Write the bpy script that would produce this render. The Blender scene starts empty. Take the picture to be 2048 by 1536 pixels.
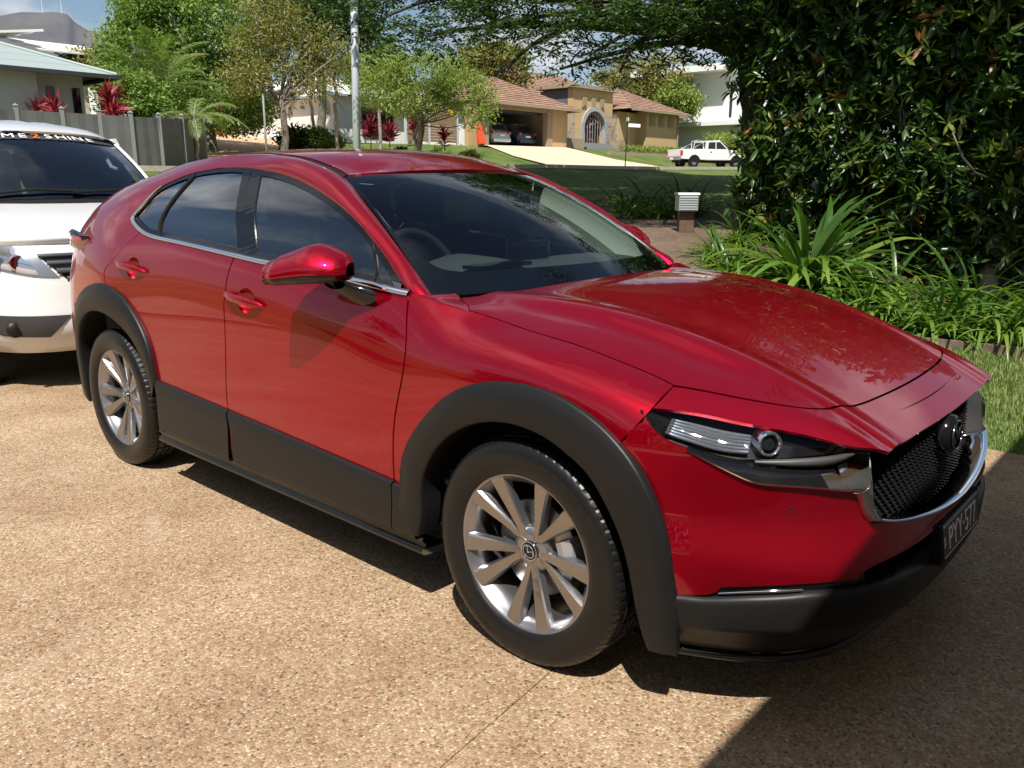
import bpy, bmesh, math, random
import numpy as np
from mathutils import Vector, Matrix, Euler, noise
from mathutils.geometry import delaunay_2d_cdt

SC = bpy.context.scene
COL = SC.collection
R = math.radians
PI = math.pi
random.seed(7)

# ---------------------------------------------------------------- camera
cam_d = bpy.data.cameras.new('camera')
cam = bpy.data.objects.new('camera', cam_d); COL.objects.link(cam)
CAM = Vector((1.444, -2.543, 1.399))
_yaw, _pit, _rol = 2.29615, -0.241902, 0.003043
_f = Vector((math.cos(_yaw)*math.cos(_pit), math.sin(_yaw)*math.cos(_pit), math.sin(_pit)))
_r = _f.cross(Vector((0, 0, 1))).normalized(); _u = _r.cross(_f)
_r2 = math.cos(_rol)*_r+math.sin(_rol)*_u; _u2 = -math.sin(_rol)*_r+math.cos(_rol)*_u
cam.matrix_world = Matrix(((_r2.x, _u2.x, -_f.x, CAM.x), (_r2.y, _u2.y, -_f.y, CAM.y), (_r2.z, _u2.z, -_f.z, CAM.z), (0, 0, 0, 1)))
cam_d.sensor_width = 36; cam_d.lens = 36*1649/2048
cam_d.clip_start = .05; cam_d.clip_end = 6000
SC.camera = cam

# ---------------------------------------------------------------- light
SUN = Vector((.40, -.52, 1.0)).normalized()
sun_d = bpy.data.lights.new('sun', 'SUN'); sun_d.energy = 5.0; sun_d.angle = R(.55); sun_d.color = (1, .955, .88)
sun = bpy.data.objects.new('sun', sun_d); COL.objects.link(sun)
sun.rotation_euler = SUN.to_track_quat('Z', 'Y').to_euler()
world = bpy.data.worlds.new('World'); SC.world = world; world.use_nodes = True
nt = world.node_tree; nt.nodes.clear()
def wn(t, **k):
    n = nt.nodes.new(t)
    for a, b in k.items(): setattr(n, a, b)
    return n
sky = wn('ShaderNodeTexSky', sky_type='NISHITA', sun_disc=False)
sky.sun_elevation = math.asin(SUN.z); sky.sun_rotation = math.atan2(SUN.x, SUN.y)
sky.air_density = 1.0; sky.dust_density = 1.2; sky.ozone_density = 1.5
tc = wn('ShaderNodeTexCoord')
sep = wn('ShaderNodeSeparateXYZ'); nt.links.new(tc.outputs['Generated'], sep.inputs[0])
zz = wn('ShaderNodeMath', operation='MAXIMUM'); nt.links.new(sep.outputs[2], zz.inputs[0]); zz.inputs[1].default_value = 0
za = wn('ShaderNodeMath', operation='ADD'); nt.links.new(zz.outputs[0], za.inputs[0]); za.inputs[1].default_value = .22
dv = wn('ShaderNodeVectorMath', operation='DIVIDE'); nt.links.new(tc.outputs['Generated'], dv.inputs[0]); nt.links.new(za.outputs[0], dv.inputs[1])
nz = wn('ShaderNodeTexNoise'); nz.inputs['Scale'].default_value = 1.35; nz.inputs['Detail'].default_value = 9; nz.inputs['Roughness'].default_value = .56; nz.inputs['Distortion'].default_value = .35
of = wn('ShaderNodeVectorMath', operation='ADD'); of.inputs[1].default_value = (0.3, 5.1, 2.2); nt.links.new(dv.outputs[0], of.inputs[0]); nt.links.new(of.outputs[0], nz.inputs['Vector'])
cr = wn('ShaderNodeValToRGB'); cr.color_ramp.elements[0].position = .46; cr.color_ramp.elements[1].position = .62
cr.color_ramp.elements[0].color = (0, 0, 0, 1); cr.color_ramp.elements[1].color = (1, 1, 1, 1)
nt.links.new(nz.outputs[0], cr.inputs[0])
nz2 = wn('ShaderNodeTexNoise'); nz2.inputs['Scale'].default_value = 3.1; nz2.inputs['Detail'].default_value = 6
nt.links.new(dv.outputs[0], nz2.inputs['Vector'])
cc = wn('ShaderNodeValToRGB'); cc.color_ramp.elements[0].position = .38; cc.color_ramp.elements[1].position = .62
cc.color_ramp.elements[0].color = (3.2, 3.5, 4.1, 1); cc.color_ramp.elements[1].color = (7.8, 8.0, 8.4, 1)
nt.links.new(nz2.outputs[0], cc.inputs[0])
mx = wn('ShaderNodeMix', data_type='RGBA'); nt.links.new(cr.outputs[0], mx.inputs[0]); nt.links.new(sky.outputs[0], mx.inputs[6]); nt.links.new(cc.outputs[0], mx.inputs[7])
bg = wn('ShaderNodeBackground'); bg.inputs[1].default_value = .068; nt.links.new(mx.outputs[2], bg.inputs[0])
wo = wn('ShaderNodeOutputWorld'); nt.links.new(bg.outputs[0], wo.inputs[0])
SC.view_settings.view_transform = 'Standard'; SC.view_settings.look = 'None'
SC.view_settings.exposure = 0.6; SC.view_settings.gamma = 1
SC.cycles.max_bounces = 8; SC.cycles.transparent_max_bounces = 24; SC.cycles.sample_clamp_indirect = 6
SC.cycles.caustics_reflective = False; SC.cycles.caustics_refractive = False

# ---------------------------------------------------------------- materials
MAT = {}
def mat(name, col=(.5, .5, .5), rough=.6, metal=0, coat=0, coat_rough=.03, spec=.5, noise_amt=0, noise_scale=20, col2=None, bump=0, bump_scale=60, sheen=0, trans=0, coord='Object'):
    if name in MAT: return MAT[name]
    m = bpy.data.materials.new(name); m.use_nodes = True; n = m.node_tree.nodes; L = m.node_tree.links
    b = n['Principled BSDF']; b.inputs['Base Color'].default_value = (*col, 1); b.inputs['Roughness'].default_value = rough
    b.inputs['Metallic'].default_value = metal; b.inputs['Specular IOR Level'].default_value = spec
    b.inputs['Coat Weight'].default_value = coat; b.inputs['Coat Roughness'].default_value = coat_rough
    if noise_amt or col2 or bump:
        t = n.new('ShaderNodeTexCoord')
    if col2:
        q = n.new('ShaderNodeTexNoise'); q.inputs['Scale'].default_value = noise_scale; q.inputs['Detail'].default_value = 6; q.inputs['Roughness'].default_value = .62
        L.new(t.outputs[coord], q.inputs['Vector'])
        r = n.new('ShaderNodeValToRGB'); r.color_ramp.elements[0].position = .35; r.color_ramp.elements[1].position = .66
        r.color_ramp.elements[0].color = (*col, 1); r.color_ramp.elements[1].color = (*col2, 1)
        L.new(q.outputs[0], r.inputs[0]); L.new(r.outputs[0], b.inputs['Base Color'])
    if bump:
        q = n.new('ShaderNodeTexNoise'); q.inputs['Scale'].default_value = bump_scale; q.inputs['Detail'].default_value = 4
        L.new(t.outputs[coord], q.inputs['Vector'])
        u = n.new('ShaderNodeBump'); u.inputs['Strength'].default_value = bump; u.inputs['Distance'].default_value = .01
        L.new(q.outputs[0], u.inputs['Height']); L.new(u.outputs[0], b.inputs['Normal'])
    MAT[name] = m
    return m
def glass(name, tint, refl=1.0, rough=.0, ior=1.52):
    """thin pane: transparent tint under a fresnel reflection"""
    m = bpy.data.materials.new(name); m.use_nodes = True; n = m.node_tree.nodes; L = m.node_tree.links; n.clear()
    o = n.new('ShaderNodeOutputMaterial'); x = n.new('ShaderNodeMixShader'); t = n.new('ShaderNodeBsdfTransparent'); g = n.new('ShaderNodeBsdfGlossy')
    # Schlick reflectance of a thin pane, the same from both sides
    ge = n.new('ShaderNodeNewGeometry'); dt = n.new('ShaderNodeVectorMath'); dt.operation = 'DOT_PRODUCT'; L.new(ge.outputs['Normal'], dt.inputs[0]); L.new(ge.outputs['Incoming'], dt.inputs[1])
    ab = n.new('ShaderNodeMath'); ab.operation = 'ABSOLUTE'; L.new(dt.outputs['Value'], ab.inputs[0]); om = n.new('ShaderNodeMath'); om.operation = 'SUBTRACT'; om.inputs[0].default_value = 1; L.new(ab.outputs[0], om.inputs[1])
    pw = n.new('ShaderNodeMath'); pw.operation = 'POWER'; pw.inputs[1].default_value = 5; L.new(om.outputs[0], pw.inputs[0]); r0 = ((ior-1)/(ior+1))**2
    f = n.new('ShaderNodeMath'); f.operation = 'MULTIPLY_ADD'; f.inputs[1].default_value = 1-r0; f.inputs[2].default_value = r0; L.new(pw.outputs[0], f.inputs[0])
    mu = n.new('ShaderNodeMath'); mu.operation = 'MULTIPLY'; mu.inputs[1].default_value = refl; mu.use_clamp = True
    t.inputs[0].default_value = (*tint, 1); g.inputs['Roughness'].default_value = rough
    L.new(f.outputs[0], mu.inputs[0]); L.new(mu.outputs[0], x.inputs[0]); L.new(t.outputs[0], x.inputs[1]); L.new(g.outputs[0], x.inputs[2]); L.new(x.outputs[0], o.inputs[0])
    MAT[name] = m
    return m

# ---------------------------------------------------------------- helpers
def tag(o, label=None, cat=None, group=None, kind=None):
    if label: o['label'] = label
    if cat: o['category'] = cat
    if group: o['group'] = group
    if kind: o['kind'] = kind
    return o
def empty(name, loc=(0, 0, 0), rz=0, label=None, cat=None, group=None):
    o = bpy.data.objects.new(name, None); COL.objects.link(o); o.location = loc; o.rotation_euler = (0, 0, rz); o.empty_display_size = .2
    return tag(o, label, cat, group)
def mo(name, V, F, m, parent=None, smooth=False, normals=None, mats=None, fm=None):
    """one mesh object from vertices and faces"""
    me = bpy.data.meshes.new(name); me.from_pydata([tuple(v) for v in V], [], [tuple(f) for f in F])
    for k in (mats or [m]): me.materials.append(k)
    if fm is not None: me.polygons.foreach_set('material_index', fm)
    if smooth: me.polygons.foreach_set('use_smooth', [True]*len(me.polygons))
    me.update()
    if normals is not None: me.normals_split_custom_set_from_vertices([tuple(q) for q in normals])
    o = bpy.data.objects.new(name, me); COL.objects.link(o)
    if parent is not None: o.parent = parent
    return o
def inst(name, me, parent=None, loc=(0, 0, 0), rot=(0, 0, 0), scale=(1, 1, 1)):
    o = bpy.data.objects.new(name, me); COL.objects.link(o); o.location = loc; o.rotation_euler = rot; o.scale = scale
    if parent is not None: o.parent = parent
    return o
def copy_tree(o, parent=None):
    c = o.copy(); COL.objects.link(c); c.parent = parent
    for ch in list(o.children): copy_tree(ch, c)
    return c
class MB:
    """mesh collector"""
    def __init__(s): s.V = []; s.F = []; s.M = []
    def add(s, V, F, m=0):
        k = len(s.V); s.V += [tuple(v) for v in V]; s.F += [tuple(i+k for i in f) for f in F]; s.M += [m]*len(F); return s
    def box(s, x0, x1, y0, y1, z0, z1, m=0):
        return s.add([(x0,y0,z0),(x1,y0,z0),(x1,y1,z0),(x0,y1,z0),(x0,y0,z1),(x1,y0,z1),(x1,y1,z1),(x0,y1,z1)],
                     [(0,3,2,1),(4,5,6,7),(0,1,5,4),(1,2,6,5),(2,3,7,6),(3,0,4,7)], m)
    def tube(s, pts, rad, n=8, cap=True, m=0):
        pts = [Vector(p) for p in pts]; k = len(pts); rad = rad if hasattr(rad, '__len__') else [rad]*k
        d0 = (pts[1]-pts[0]).normalized(); a = d0.orthogonal().normalized(); V = []
        for i, p in enumerate(pts):
            d = (pts[min(i+1, k-1)]-pts[max(i-1, 0)]).normalized(); a = (a-d*a.dot(d)).normalized(); b = d.cross(a)
            V += [p+rad[i]*(math.cos(2*PI*j/n)*a+math.sin(2*PI*j/n)*b) for j in range(n)]
        F = [(i*n+j, i*n+(j+1) % n, (i+1)*n+(j+1) % n, (i+1)*n+j) for i in range(k-1) for j in range(n)]
        if cap: F += [tuple(range(n))[::-1], tuple(range((k-1)*n, k*n))]
        return s.add(V, F, m)
    def prism(s, poly, axis, a, b, m=0):
        """extrude a 2D polygon along axis (0,1,2) from a to b"""
        def p3(q, h):
            return {0: (h, q[0], q[1]), 1: (q[0], h, q[1]), 2: (q[0], q[1], h)}[axis]
        n = len(poly); V = [p3(q, a) for q in poly]+[p3(q, b) for q in poly]
        F = [tuple(range(n))[::-1], tuple(range(n, 2*n))]+[(i, (i+1) % n, n+(i+1) % n, n+i) for i in range(n)]
        return s.add(V, F, m)
    def lathe(s, prof, n=32, axis='z', c=(0, 0, 0), m=0):
        """prof: (radius, height)"""
        V = []
        for r, h in prof:
            for j in range(n):
                a = 2*PI*j/n; q = (r*math.cos(a), r*math.sin(a), h)
                q = {'z': q, 'y': (q[0], q[2], q[1]), 'x': (q[2], q[0], q[1])}[axis]
                V.append((q[0]+c[0], q[1]+c[1], q[2]+c[2]))
        F = [(i*n+j, i*n+(j+1) % n, (i+1)*n+(j+1) % n, (i+1)*n+j) for i in range(len(prof)-1) for j in range(n)]
        return s.add(V, F, m)
    def obj(s, name, m, parent=None, smooth=False, mats=None):
        return mo(name, s.V, s.F, m, parent, smooth, mats=mats, fm=s.M if mats else None)
def boxo(name, x0, x1, y0, y1, z0, z1, m, parent=None): return MB().box(x0, x1, y0, y1, z0, z1).obj(name, m, parent)
def recalc(o):
    bm = bmesh.new(); bm.from_mesh(o.data); bmesh.ops.recalc_face_normals(bm, faces=bm.faces); bm.to_mesh(o.data); bm.free(); return o
def bevel(o, w=.01, seg=2):
    """bake a bevel into the mesh"""
    bm = bmesh.new(); bm.from_mesh(o.data); bmesh.ops.recalc_face_normals(bm, faces=bm.faces)
    bmesh.ops.bevel(bm, geom=list(bm.edges), offset=w, segments=seg, affect='EDGES', profile=.6, clamp_overlap=True)
    for f in bm.faces: f.smooth = False
    bm.to_mesh(o.data); bm.free(); return o
def loft(rows, close=False):
    """grid faces over rows of equal length"""
    n = len(rows[0]); V = [v for r in rows for v in r]
    F = [(i*n+j, i*n+(j+1) % n, (i+1)*n+(j+1) % n, (i+1)*n+j) for i in range(len(rows)-1) for j in range(n if close else n-1)]
    return V, F
def text_obj(name, s, size, m, parent, M4, extrude=.001, align='CENTER', sx=1, shear=0):
    c = bpy.data.curves.new(name, 'FONT'); c.body = s; c.size = size; c.extrude = extrude; c.align_x = align; c.align_y = 'CENTER'; c.shear = shear; c.resolution_u = 3
    t = bpy.data.objects.new(name, c); COL.objects.link(t)
    me = bpy.data.meshes.new_from_object(t.evaluated_get(bpy.context.evaluated_depsgraph_get())); bpy.data.objects.remove(t); bpy.data.curves.remove(c)
    me.materials.clear(); me.materials.append(m); me.transform(M4 @ Matrix.Diagonal((sx, 1, 1, 1)))
    o = bpy.data.objects.new(name, me); COL.objects.link(o); o.parent = parent; return o
def frame3(o, x, y):
    """matrix with local x, y axes and origin"""
    x = Vector(x).normalized(); y = Vector(y); y = (y-x*y.dot(x)).normalized(); z = x.cross(y)
    return Matrix(((x.x, y.x, z.x, o[0]), (x.y, y.y, z.y, o[1]), (x.z, y.z, z.z, o[2]), (0, 0, 0, 1)))
# ---------------------------------------------------------------- car surfaces (numpy)
def nspline(t, Y):
    """natural cubic spline through (t, Y); returns evaluator (numpy, vectorised)"""
    t = np.asarray(t, float); Y = np.asarray(Y, float); n = len(t); h = np.diff(t)
    A = np.eye(n); B = np.zeros_like(Y)
    for i in range(1, n - 1):
        A[i, i-1] = h[i-1]; A[i, i] = 2*(h[i-1]+h[i]); A[i, i+1] = h[i]
        B[i] = 6*((Y[i+1]-Y[i])/h[i]-(Y[i]-Y[i-1])/h[i-1])
    M = np.linalg.solve(A, B)
    def ev(x):
        x = np.asarray(x, float); i = np.clip(np.searchsorted(t, x)-1, 0, n-2)
        hi = h[i]; a = (t[i+1]-x)/hi; b = (x-t[i])/hi
        if Y.ndim > 1:
            a = a[..., None]; b = b[..., None]; hi = hi[..., None]
        return a*Y[i]+b*Y[i+1]+((a**3-a)*M[i]+(b**3-b)*M[i+1])*hi*hi/6
    return ev

SX = [.62,.45,.25,.0,-.25,-.5,-.85,-1.25,-1.65,-2.05,-2.4,-2.655,-2.9,-3.15,-3.35,-3.48]
# rows of the lower body side, per column: (z, half width)
SIDE_LOW = [
 [(.185,.74),(.235,.77),(.35,.79),(.47,.80),(.58,.80),(.72,.79),(.80,.75),(.855,.60)],
 [(.185,.83),(.235,.845),(.35,.855),(.47,.862),(.59,.865),(.74,.855),(.825,.81),(.878,.685)],
 [(.185,.84),(.235,.86),(.35,.87),(.47,.875),(.60,.880),(.77,.876),(.875,.838),(.919,.727)],
 [(.185,.84),(.235,.865),(.35,.875),(.47,.88),(.60,.886),(.80,.884),(.912,.850),(.962,.736)],
 [(.185,.84),(.235,.865),(.35,.874),(.47,.878),(.60,.882),(.77,.879),(.915,.845),(.995,.730)],
 [(.185,.838),(.235,.868),(.35,.872),(.47,.874),(.59,.874),(.76,.865),(.91,.840),(1.040,.785)],
 [(.185,.838),(.235,.868),(.35,.871),(.47,.872),(.60,.870),(.79,.860),(.94,.842),(1.066,.800)],
 [(.185,.838),(.235,.868),(.35,.871),(.48,.872),(.60,.870),(.81,.861),(.955,.847),(1.084,.812)],
 [(.185,.838),(.235,.868),(.35,.871),(.49,.873),(.61,.871),(.83,.863),(.97,.849),(1.106,.815)],
 [(.185,.838),(.235,.868),(.35,.872),(.50,.876),(.62,.876),(.84,.868),(.985,.852),(1.135,.812)],
 [(.185,.838),(.235,.865),(.35,.874),(.51,.881),(.63,.884),(.85,.880),(1.0,.858),(1.16,.806)],
 [(.185,.835),(.235,.865),(.35,.875),(.52,.882),(.65,.890),(.88,.889),(1.015,.862),(1.18,.797)],
 [(.185,.82),(.235,.85),(.35,.865),(.52,.873),(.65,.880),(.88,.874),(1.02,.842),(1.19,.772)],
 [(.185,.79),(.235,.82),(.35,.84),(.52,.848),(.65,.850),(.88,.838),(1.02,.803),(1.18,.730)],
 [(.185,.71),(.235,.74),(.35,.765),(.52,.775),(.65,.775),(.88,.758),(1.02,.725),(1.15,.655)],
 [(.185,.59),(.235,.61),(.35,.64),(.52,.65),(.65,.65),(.88,.63),(1.02,.60),(1.13,.54)]]
SIDE_UP = {  # x: rows above the belt
 -.5:[(1.068,.765),(1.18,.705),(1.30,.645),(1.40,.59),(1.47,.54)],
 -.85:[(1.094,.780),(1.22,.730),(1.33,.672),(1.42,.615),(1.49,.56)],
 -1.25:[(1.112,.792),(1.24,.742),(1.35,.680),(1.44,.618),(1.51,.56)],
 -1.65:[(1.134,.795),(1.25,.748),(1.36,.684),(1.44,.625),(1.501,.547)],
 -2.05:[(1.163,.792),(1.26,.750),(1.36,.686),(1.44,.622),(1.502,.537)],
 -2.4:[(1.19,.793),(1.27,.748),(1.36,.684),(1.425,.618),(1.478,.525)],
 -2.655:[(1.215,.780),(1.28,.740),(1.355,.675),(1.405,.602),(1.447,.512)],
 -2.9:[(1.22,.755),(1.27,.718),(1.32,.668),(1.37,.595),(1.408,.495)],
 -3.15:[(1.20,.715),(1.25,.675),(1.29,.625),(1.33,.56),(1.36,.47)],
 -3.35:[(1.17,.635),(1.21,.595),(1.25,.54),(1.28,.48),(1.30,.42)],
 -3.48:[(1.15,.52),(1.18,.48),(1.21,.43),(1.24,.38),(1.26,.33)]}
_sx = [-x for x in SX]
_low = nspline(_sx, np.array([[c for p in col for c in p] for col in SIDE_LOW]))
_ux = [-x for x in sorted(SIDE_UP, reverse=True)]
_up = nspline([-.2]+_ux, np.array([[1.04,.74,1.14,.675,1.26,.61,1.36,.55,1.44,.50]]+[[c for p in SIDE_UP[-x] for c in p] for x in _ux]))
_vv = np.linspace(0, 1, 1201)
def _ycol(x, full):
    L = _low(-x).reshape(-1, 2)
    R = np.vstack([L, _up(-x).reshape(-1, 2)]) if full else np.vstack([L, L[-1]+(L[-1]-L[-2])*np.array([.35, .55])])
    d = np.concatenate([[0], np.cumsum(np.hypot(*np.diff(R, axis=0).T))]); d /= d[-1]
    q = nspline(d, R)(_vv)
    return q[:, 0], q[:, 1]
class Grid:
    """bicubic (Catmull-Rom) lookup on a regular grid"""
    def __init__(s, u0, du, v0, dv, A): s.u0, s.du, s.v0, s.dv, s.A = u0, du, v0, dv, A
    def __call__(s, u, v):
        u = np.atleast_1d(np.asarray(u, float)); v = np.atleast_1d(np.asarray(v, float)); u, v = np.broadcast_arrays(u, v)
        a = (u-s.u0)/s.du; b = (v-s.v0)/s.dv
        i = np.clip(np.floor(a).astype(int), 1, s.A.shape[0]-3); j = np.clip(np.floor(b).astype(int), 1, s.A.shape[1]-3)
        def w(t): return [-.5*t+t*t-.5*t**3, 1-2.5*t*t+1.5*t**3, .5*t+2*t*t-1.5*t**3, -.5*t*t+.5*t**3]
        wa = w(a-i); wb = w(b-j); o = 0
        for m in range(4):
            for n in range(4): o = o+wa[m]*wb[n]*s.A[i+m-1, j+n-1]
        return o
def _sgrid(full):
    xs = np.arange(-3.50, .66, .02); zs = np.arange(.18, 1.56, .008); A = np.empty((len(xs), len(zs)))
    for i, x in enumerate(xs):
        Z, Y = _ycol(x, full); y = np.interp(zs, Z, Y)
        hi = zs > Z[-1]; y[hi] = Y[-1]+(zs[hi]-Z[-1])*(Y[-1]-Y[-40])/(Z[-1]-Z[-40])
        A[i] = y
    return Grid(-3.50, .02, .18, .008, A)
_SG = {False: _sgrid(False), True: _sgrid(True)}
def side_y(x, z, full=False): return _SG[full](x, z)
def SIDE(u, v, full=False):
    u = np.atleast_1d(u); v = np.atleast_1d(v)
    return np.stack([u, -side_y(u, v, full), v], -1)
def SIDEF(u, v): return SIDE(u, v, True)

# front face: rows (z, x at centre, half width)
FR = np.array([(.165,.77,.80),(.21,.83,.845),(.29,.885,.873),(.38,.918,.884),(.48,.926,.890),(.58,.892,.878),(.68,.882,.874),(.78,.872,.868),(.87,.84,.85)])
_fr = nspline(np.arange(9.), FR)
def FRONT(t, v):
    """t 0 centre .. 1 wheel arch (right side), v row index 0..8"""
    t = np.atleast_1d(np.asarray(t, float)); v = np.atleast_1d(np.asarray(v, float))
    r = _fr(v); s = np.sin(np.clip(t, -1, 1)*np.pi/2)
    x = r[:, 1]-.08*s**2-.45*s**6-np.maximum(0, t-1)
    return np.stack([x, -s*r[:, 2], r[:, 0]], -1)

# bonnet: ridge and outer edge along x; the outer edge is the shut line on the body side
SHUT = [(-.3300,1.0085),(-.3000,1.0035),(-.2591,.9965),(-.1677,.982),(-.05,.968),(.0742,.9529),(.17,.936),(.2515,.9193),(.33,.901),(.3855,.886)]
_shy = side_y([q[0] for q in SHUT], [q[1] for q in SHUT])
_sh = nspline([-.75,-.55,-.44,-.385]+[q[0] for q in SHUT]+[.49,.69,.80,.90], np.array([(.72,1.030),(.735,1.030),(.745,1.0225),(.745,1.015)]+[(y, q[1]) for y, q in zip(_shy, SHUT)]+[(.668,.872),(.58,.838),(.54,.80),(.53,.745)]))
_bx = [-.75,-.5,-.3,-.05,.22,.49,.69,.80,.90]
_br = nspline(_bx, np.array([(.60,1.030,1.050),(.59,1.034,1.056),(.58,1.038,1.061),(.555,1.031,1.055),(.53,.995,1.018),(.505,.925,.942),(.495,.848,.858),(.49,.798,.803),(.485,.745,.748)]))
def _bn(x):
    r = _br(x); h = _sh(x); return np.concatenate([r[..., :2], h, r[..., 2:]], -1)
def bonnet_z(x, y):
    x = np.atleast_1d(np.asarray(x, float)); y = np.abs(np.atleast_1d(np.asarray(y, float)))
    x, y = np.broadcast_arrays(x, y)
    b = _bn(x); o = np.empty(x.shape)
    for i in range(x.size):
        ry, rz, oy, oz, cz = b[i]; w = oy-ry
        f = max(0.05, min(1, w/.12))
        Y = np.array([0, .5*ry, .82*ry, ry-.012, ry, ry+.045*f, ry+.5*w+.012*f, oy, oy+.10])
        drop = rz-oz
        Z = np.array([cz, cz-.25*(cz-rz), cz-.72*(cz-rz)-.001, rz+.0035, rz, rz-.36*drop, rz-.60*drop, oz, oz-.045])
        o[i] = pchip(Y, Z, y[i])
    return o
def pchip(X, Y, x):
    h = np.diff(X); d = np.diff(Y)/h; n = len(X); m = np.zeros(n)
    for i in range(1, n-1):
        m[i] = (d[i-1]*h[i]+d[i]*h[i-1])/(h[i-1]+h[i])
    m[0] = 0; m[-1] = d[-1]
    i = int(np.clip(np.searchsorted(X, x)-1, 0, n-2)); t = (x-X[i])/h[i]
    return (2*t**3-3*t*t+1)*Y[i]+(t**3-2*t*t+t)*h[i]*m[i]+(-2*t**3+3*t*t)*Y[i+1]+(t**3-t*t)*h[i]*m[i+1]
_bg_u = np.arange(-.78, .96, .02); _bg_v = np.arange(-.02, .92, .01)
_BG = Grid(-.78, .02, -.02, .01, np.array([bonnet_z(np.full(len(_bg_v), x), _bg_v) for x in _bg_u]))
def BONNET(u, v):
    u = np.atleast_1d(u); v = np.atleast_1d(v)
    return np.stack([u, v, _BG(u, np.abs(v))], -1)

# windscreen: (s across -1..1, t up 0..1)
def WSCREEN(s, t):
    s = np.atleast_1d(np.asarray(s, float)); t = np.atleast_1d(np.asarray(t, float)); q = np.abs(s)
    cow = np.stack([-.305-.20*q**2.2, .735*s, 1.052-.014*q**2], -1)
    hed = np.stack([-1.015-.144*q**2.2, .566*s, 1.437-.022*q**2.4], -1)
    P = cow+(hed-cow)*t[:, None]
    b = 4*t*(1-t)
    P[:, 2] += .034*b*(1-.45*q**4); P[:, 0] += .020*b
    P[:, 1] += .012*b*s
    return P
# cant rail / A-pillar upper edge and roof
E2 = np.array([(-.50,.735,1.038),(-.65,.700,1.136),(-.82,.660,1.240),(-1.0,.613,1.338),(-1.159,.573,1.412),(-1.31,.560,1.456),(-1.445,.553,1.482),
 (-1.6,.548,1.498),(-1.8,.543,1.507),(-2.1,.535,1.500),(-2.4,.525,1.478),(-2.7,.510,1.440),(-3.0,.485,1.390),(-3.15,.47,1.36)])
_e2 = nspline(-E2[:, 0], E2[:, 1:])
_rc = nspline([.9,1.015,1.2,1.5,1.8,2.2,2.6,3.0,3.15,3.3], np.array([1.395,1.441,1.496,1.533,1.540,1.532,1.508,1.462,1.44,1.41]))
def ROOF(u, v):
    """u = x, v = fraction -1..1 of the roof half width"""
    u = np.atleast_1d(np.asarray(u, float)); v = np.atleast_1d(np.asarray(v, float)); q = np.abs(v)
    e = _e2(np.clip(-u, 1.16, 9)); hw = e[..., 0]-.030
    zc = _rc(-u); ze = np.where(u > -1.16, zc-.022, e[..., 1]+.004)
    hu = -1.015-.144*q**2.2; hz = 1.441-.022*q**2.4
    def z0(u_):
        c = _rc(-u_); e_ = _e2(np.clip(-u_, 1.16, 9))[..., 1]+.004
        return c-(c-e_)*np.where(u_ > -1.16, 1-np.clip((u_+1.16)/.145, 0, 1)*(1-.022/np.maximum(c-e_, .03)), 1)*(.72*q**2+.28*q**6)
    z = z0(u)+(hz-z0(hu))*np.exp(-(np.minimum(0, u-hu)/.16)**2)
    return np.stack([u, hw*v, z], -1)
# ================================================================ GROUND AND SETTING
FH = Vector((-.66339668, .7482679)); RH = Vector((.7482679, .66339668))
def PX(px, py, s):
    """point at depth s metres in front of the camera, on the bearing measured in the photo"""
    d = _f+_r2*((px-1024)/1649)-_u2*((py-768)/1649); t = s/(d.x*FH.x+d.y*FH.y); return CAM+d*t
def sstep(a, b, x):
    t = np.clip((np.asarray(x, float)-a)/(b-a), 0, 1); return t*t*(3-2*t)
def terrain(x, y):
    """the street lies above the driveway, the house plots above the street"""
    x = np.asarray(x, float); y = np.asarray(y, float); d = -x
    base = np.interp(d, [8.5, 10.5, 18.5, 20.5, 27], [0, .13, 1.70, 1.95, 2.0])*(1-.15*(1-sstep(12, 24, y))*sstep(10, 20, d))
    w = sstep(24, 30, y)
    far = w*np.interp(d, [27, 28, 32.5, 60, 400], [0, .15, 1.32, 2.4, 6])+(1-w)*np.interp(d, [27, 32, 36, 50, 400], [0, .40, .85, 2.4, 6])
    z = base+far+np.interp(y, [30, 60, 400], [0, .35, 4])*sstep(9, 20, d)
    # the garden on the right climbs away from the driveway
    s = (x-1.444)*-.66339668+(y+2.543)*.7482679; l = (x-1.444)*.7482679+(y+2.543)*.66339668
    return np.maximum(z, np.interp(s, [8.4, 9.5, 11.6, 20, 40, 46], [-.2, .22, .72, .95, 1.76, 1.9])*sstep(-2.5, 1.2, l)*sstep(4.5, 6.5, y)*(1-sstep(40, 44, s)))
def tz(p): return float(terrain(p[0], p[1]))
def sheet(name, X, Y, m, dz=0., kind='structure', zf=None):
    V = [(x, y, (float(terrain(x, y)) if zf is None else zf)+dz) for y in Y for x in X]; n = len(X)
    F = [(j*n+i, j*n+i+1, (j+1)*n+i+1, (j+1)*n+i) for j in range(len(Y)-1) for i in range(n-1)]
    o = mo(name, V, F, m, None, True); tag(o, kind=kind); return o

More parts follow.
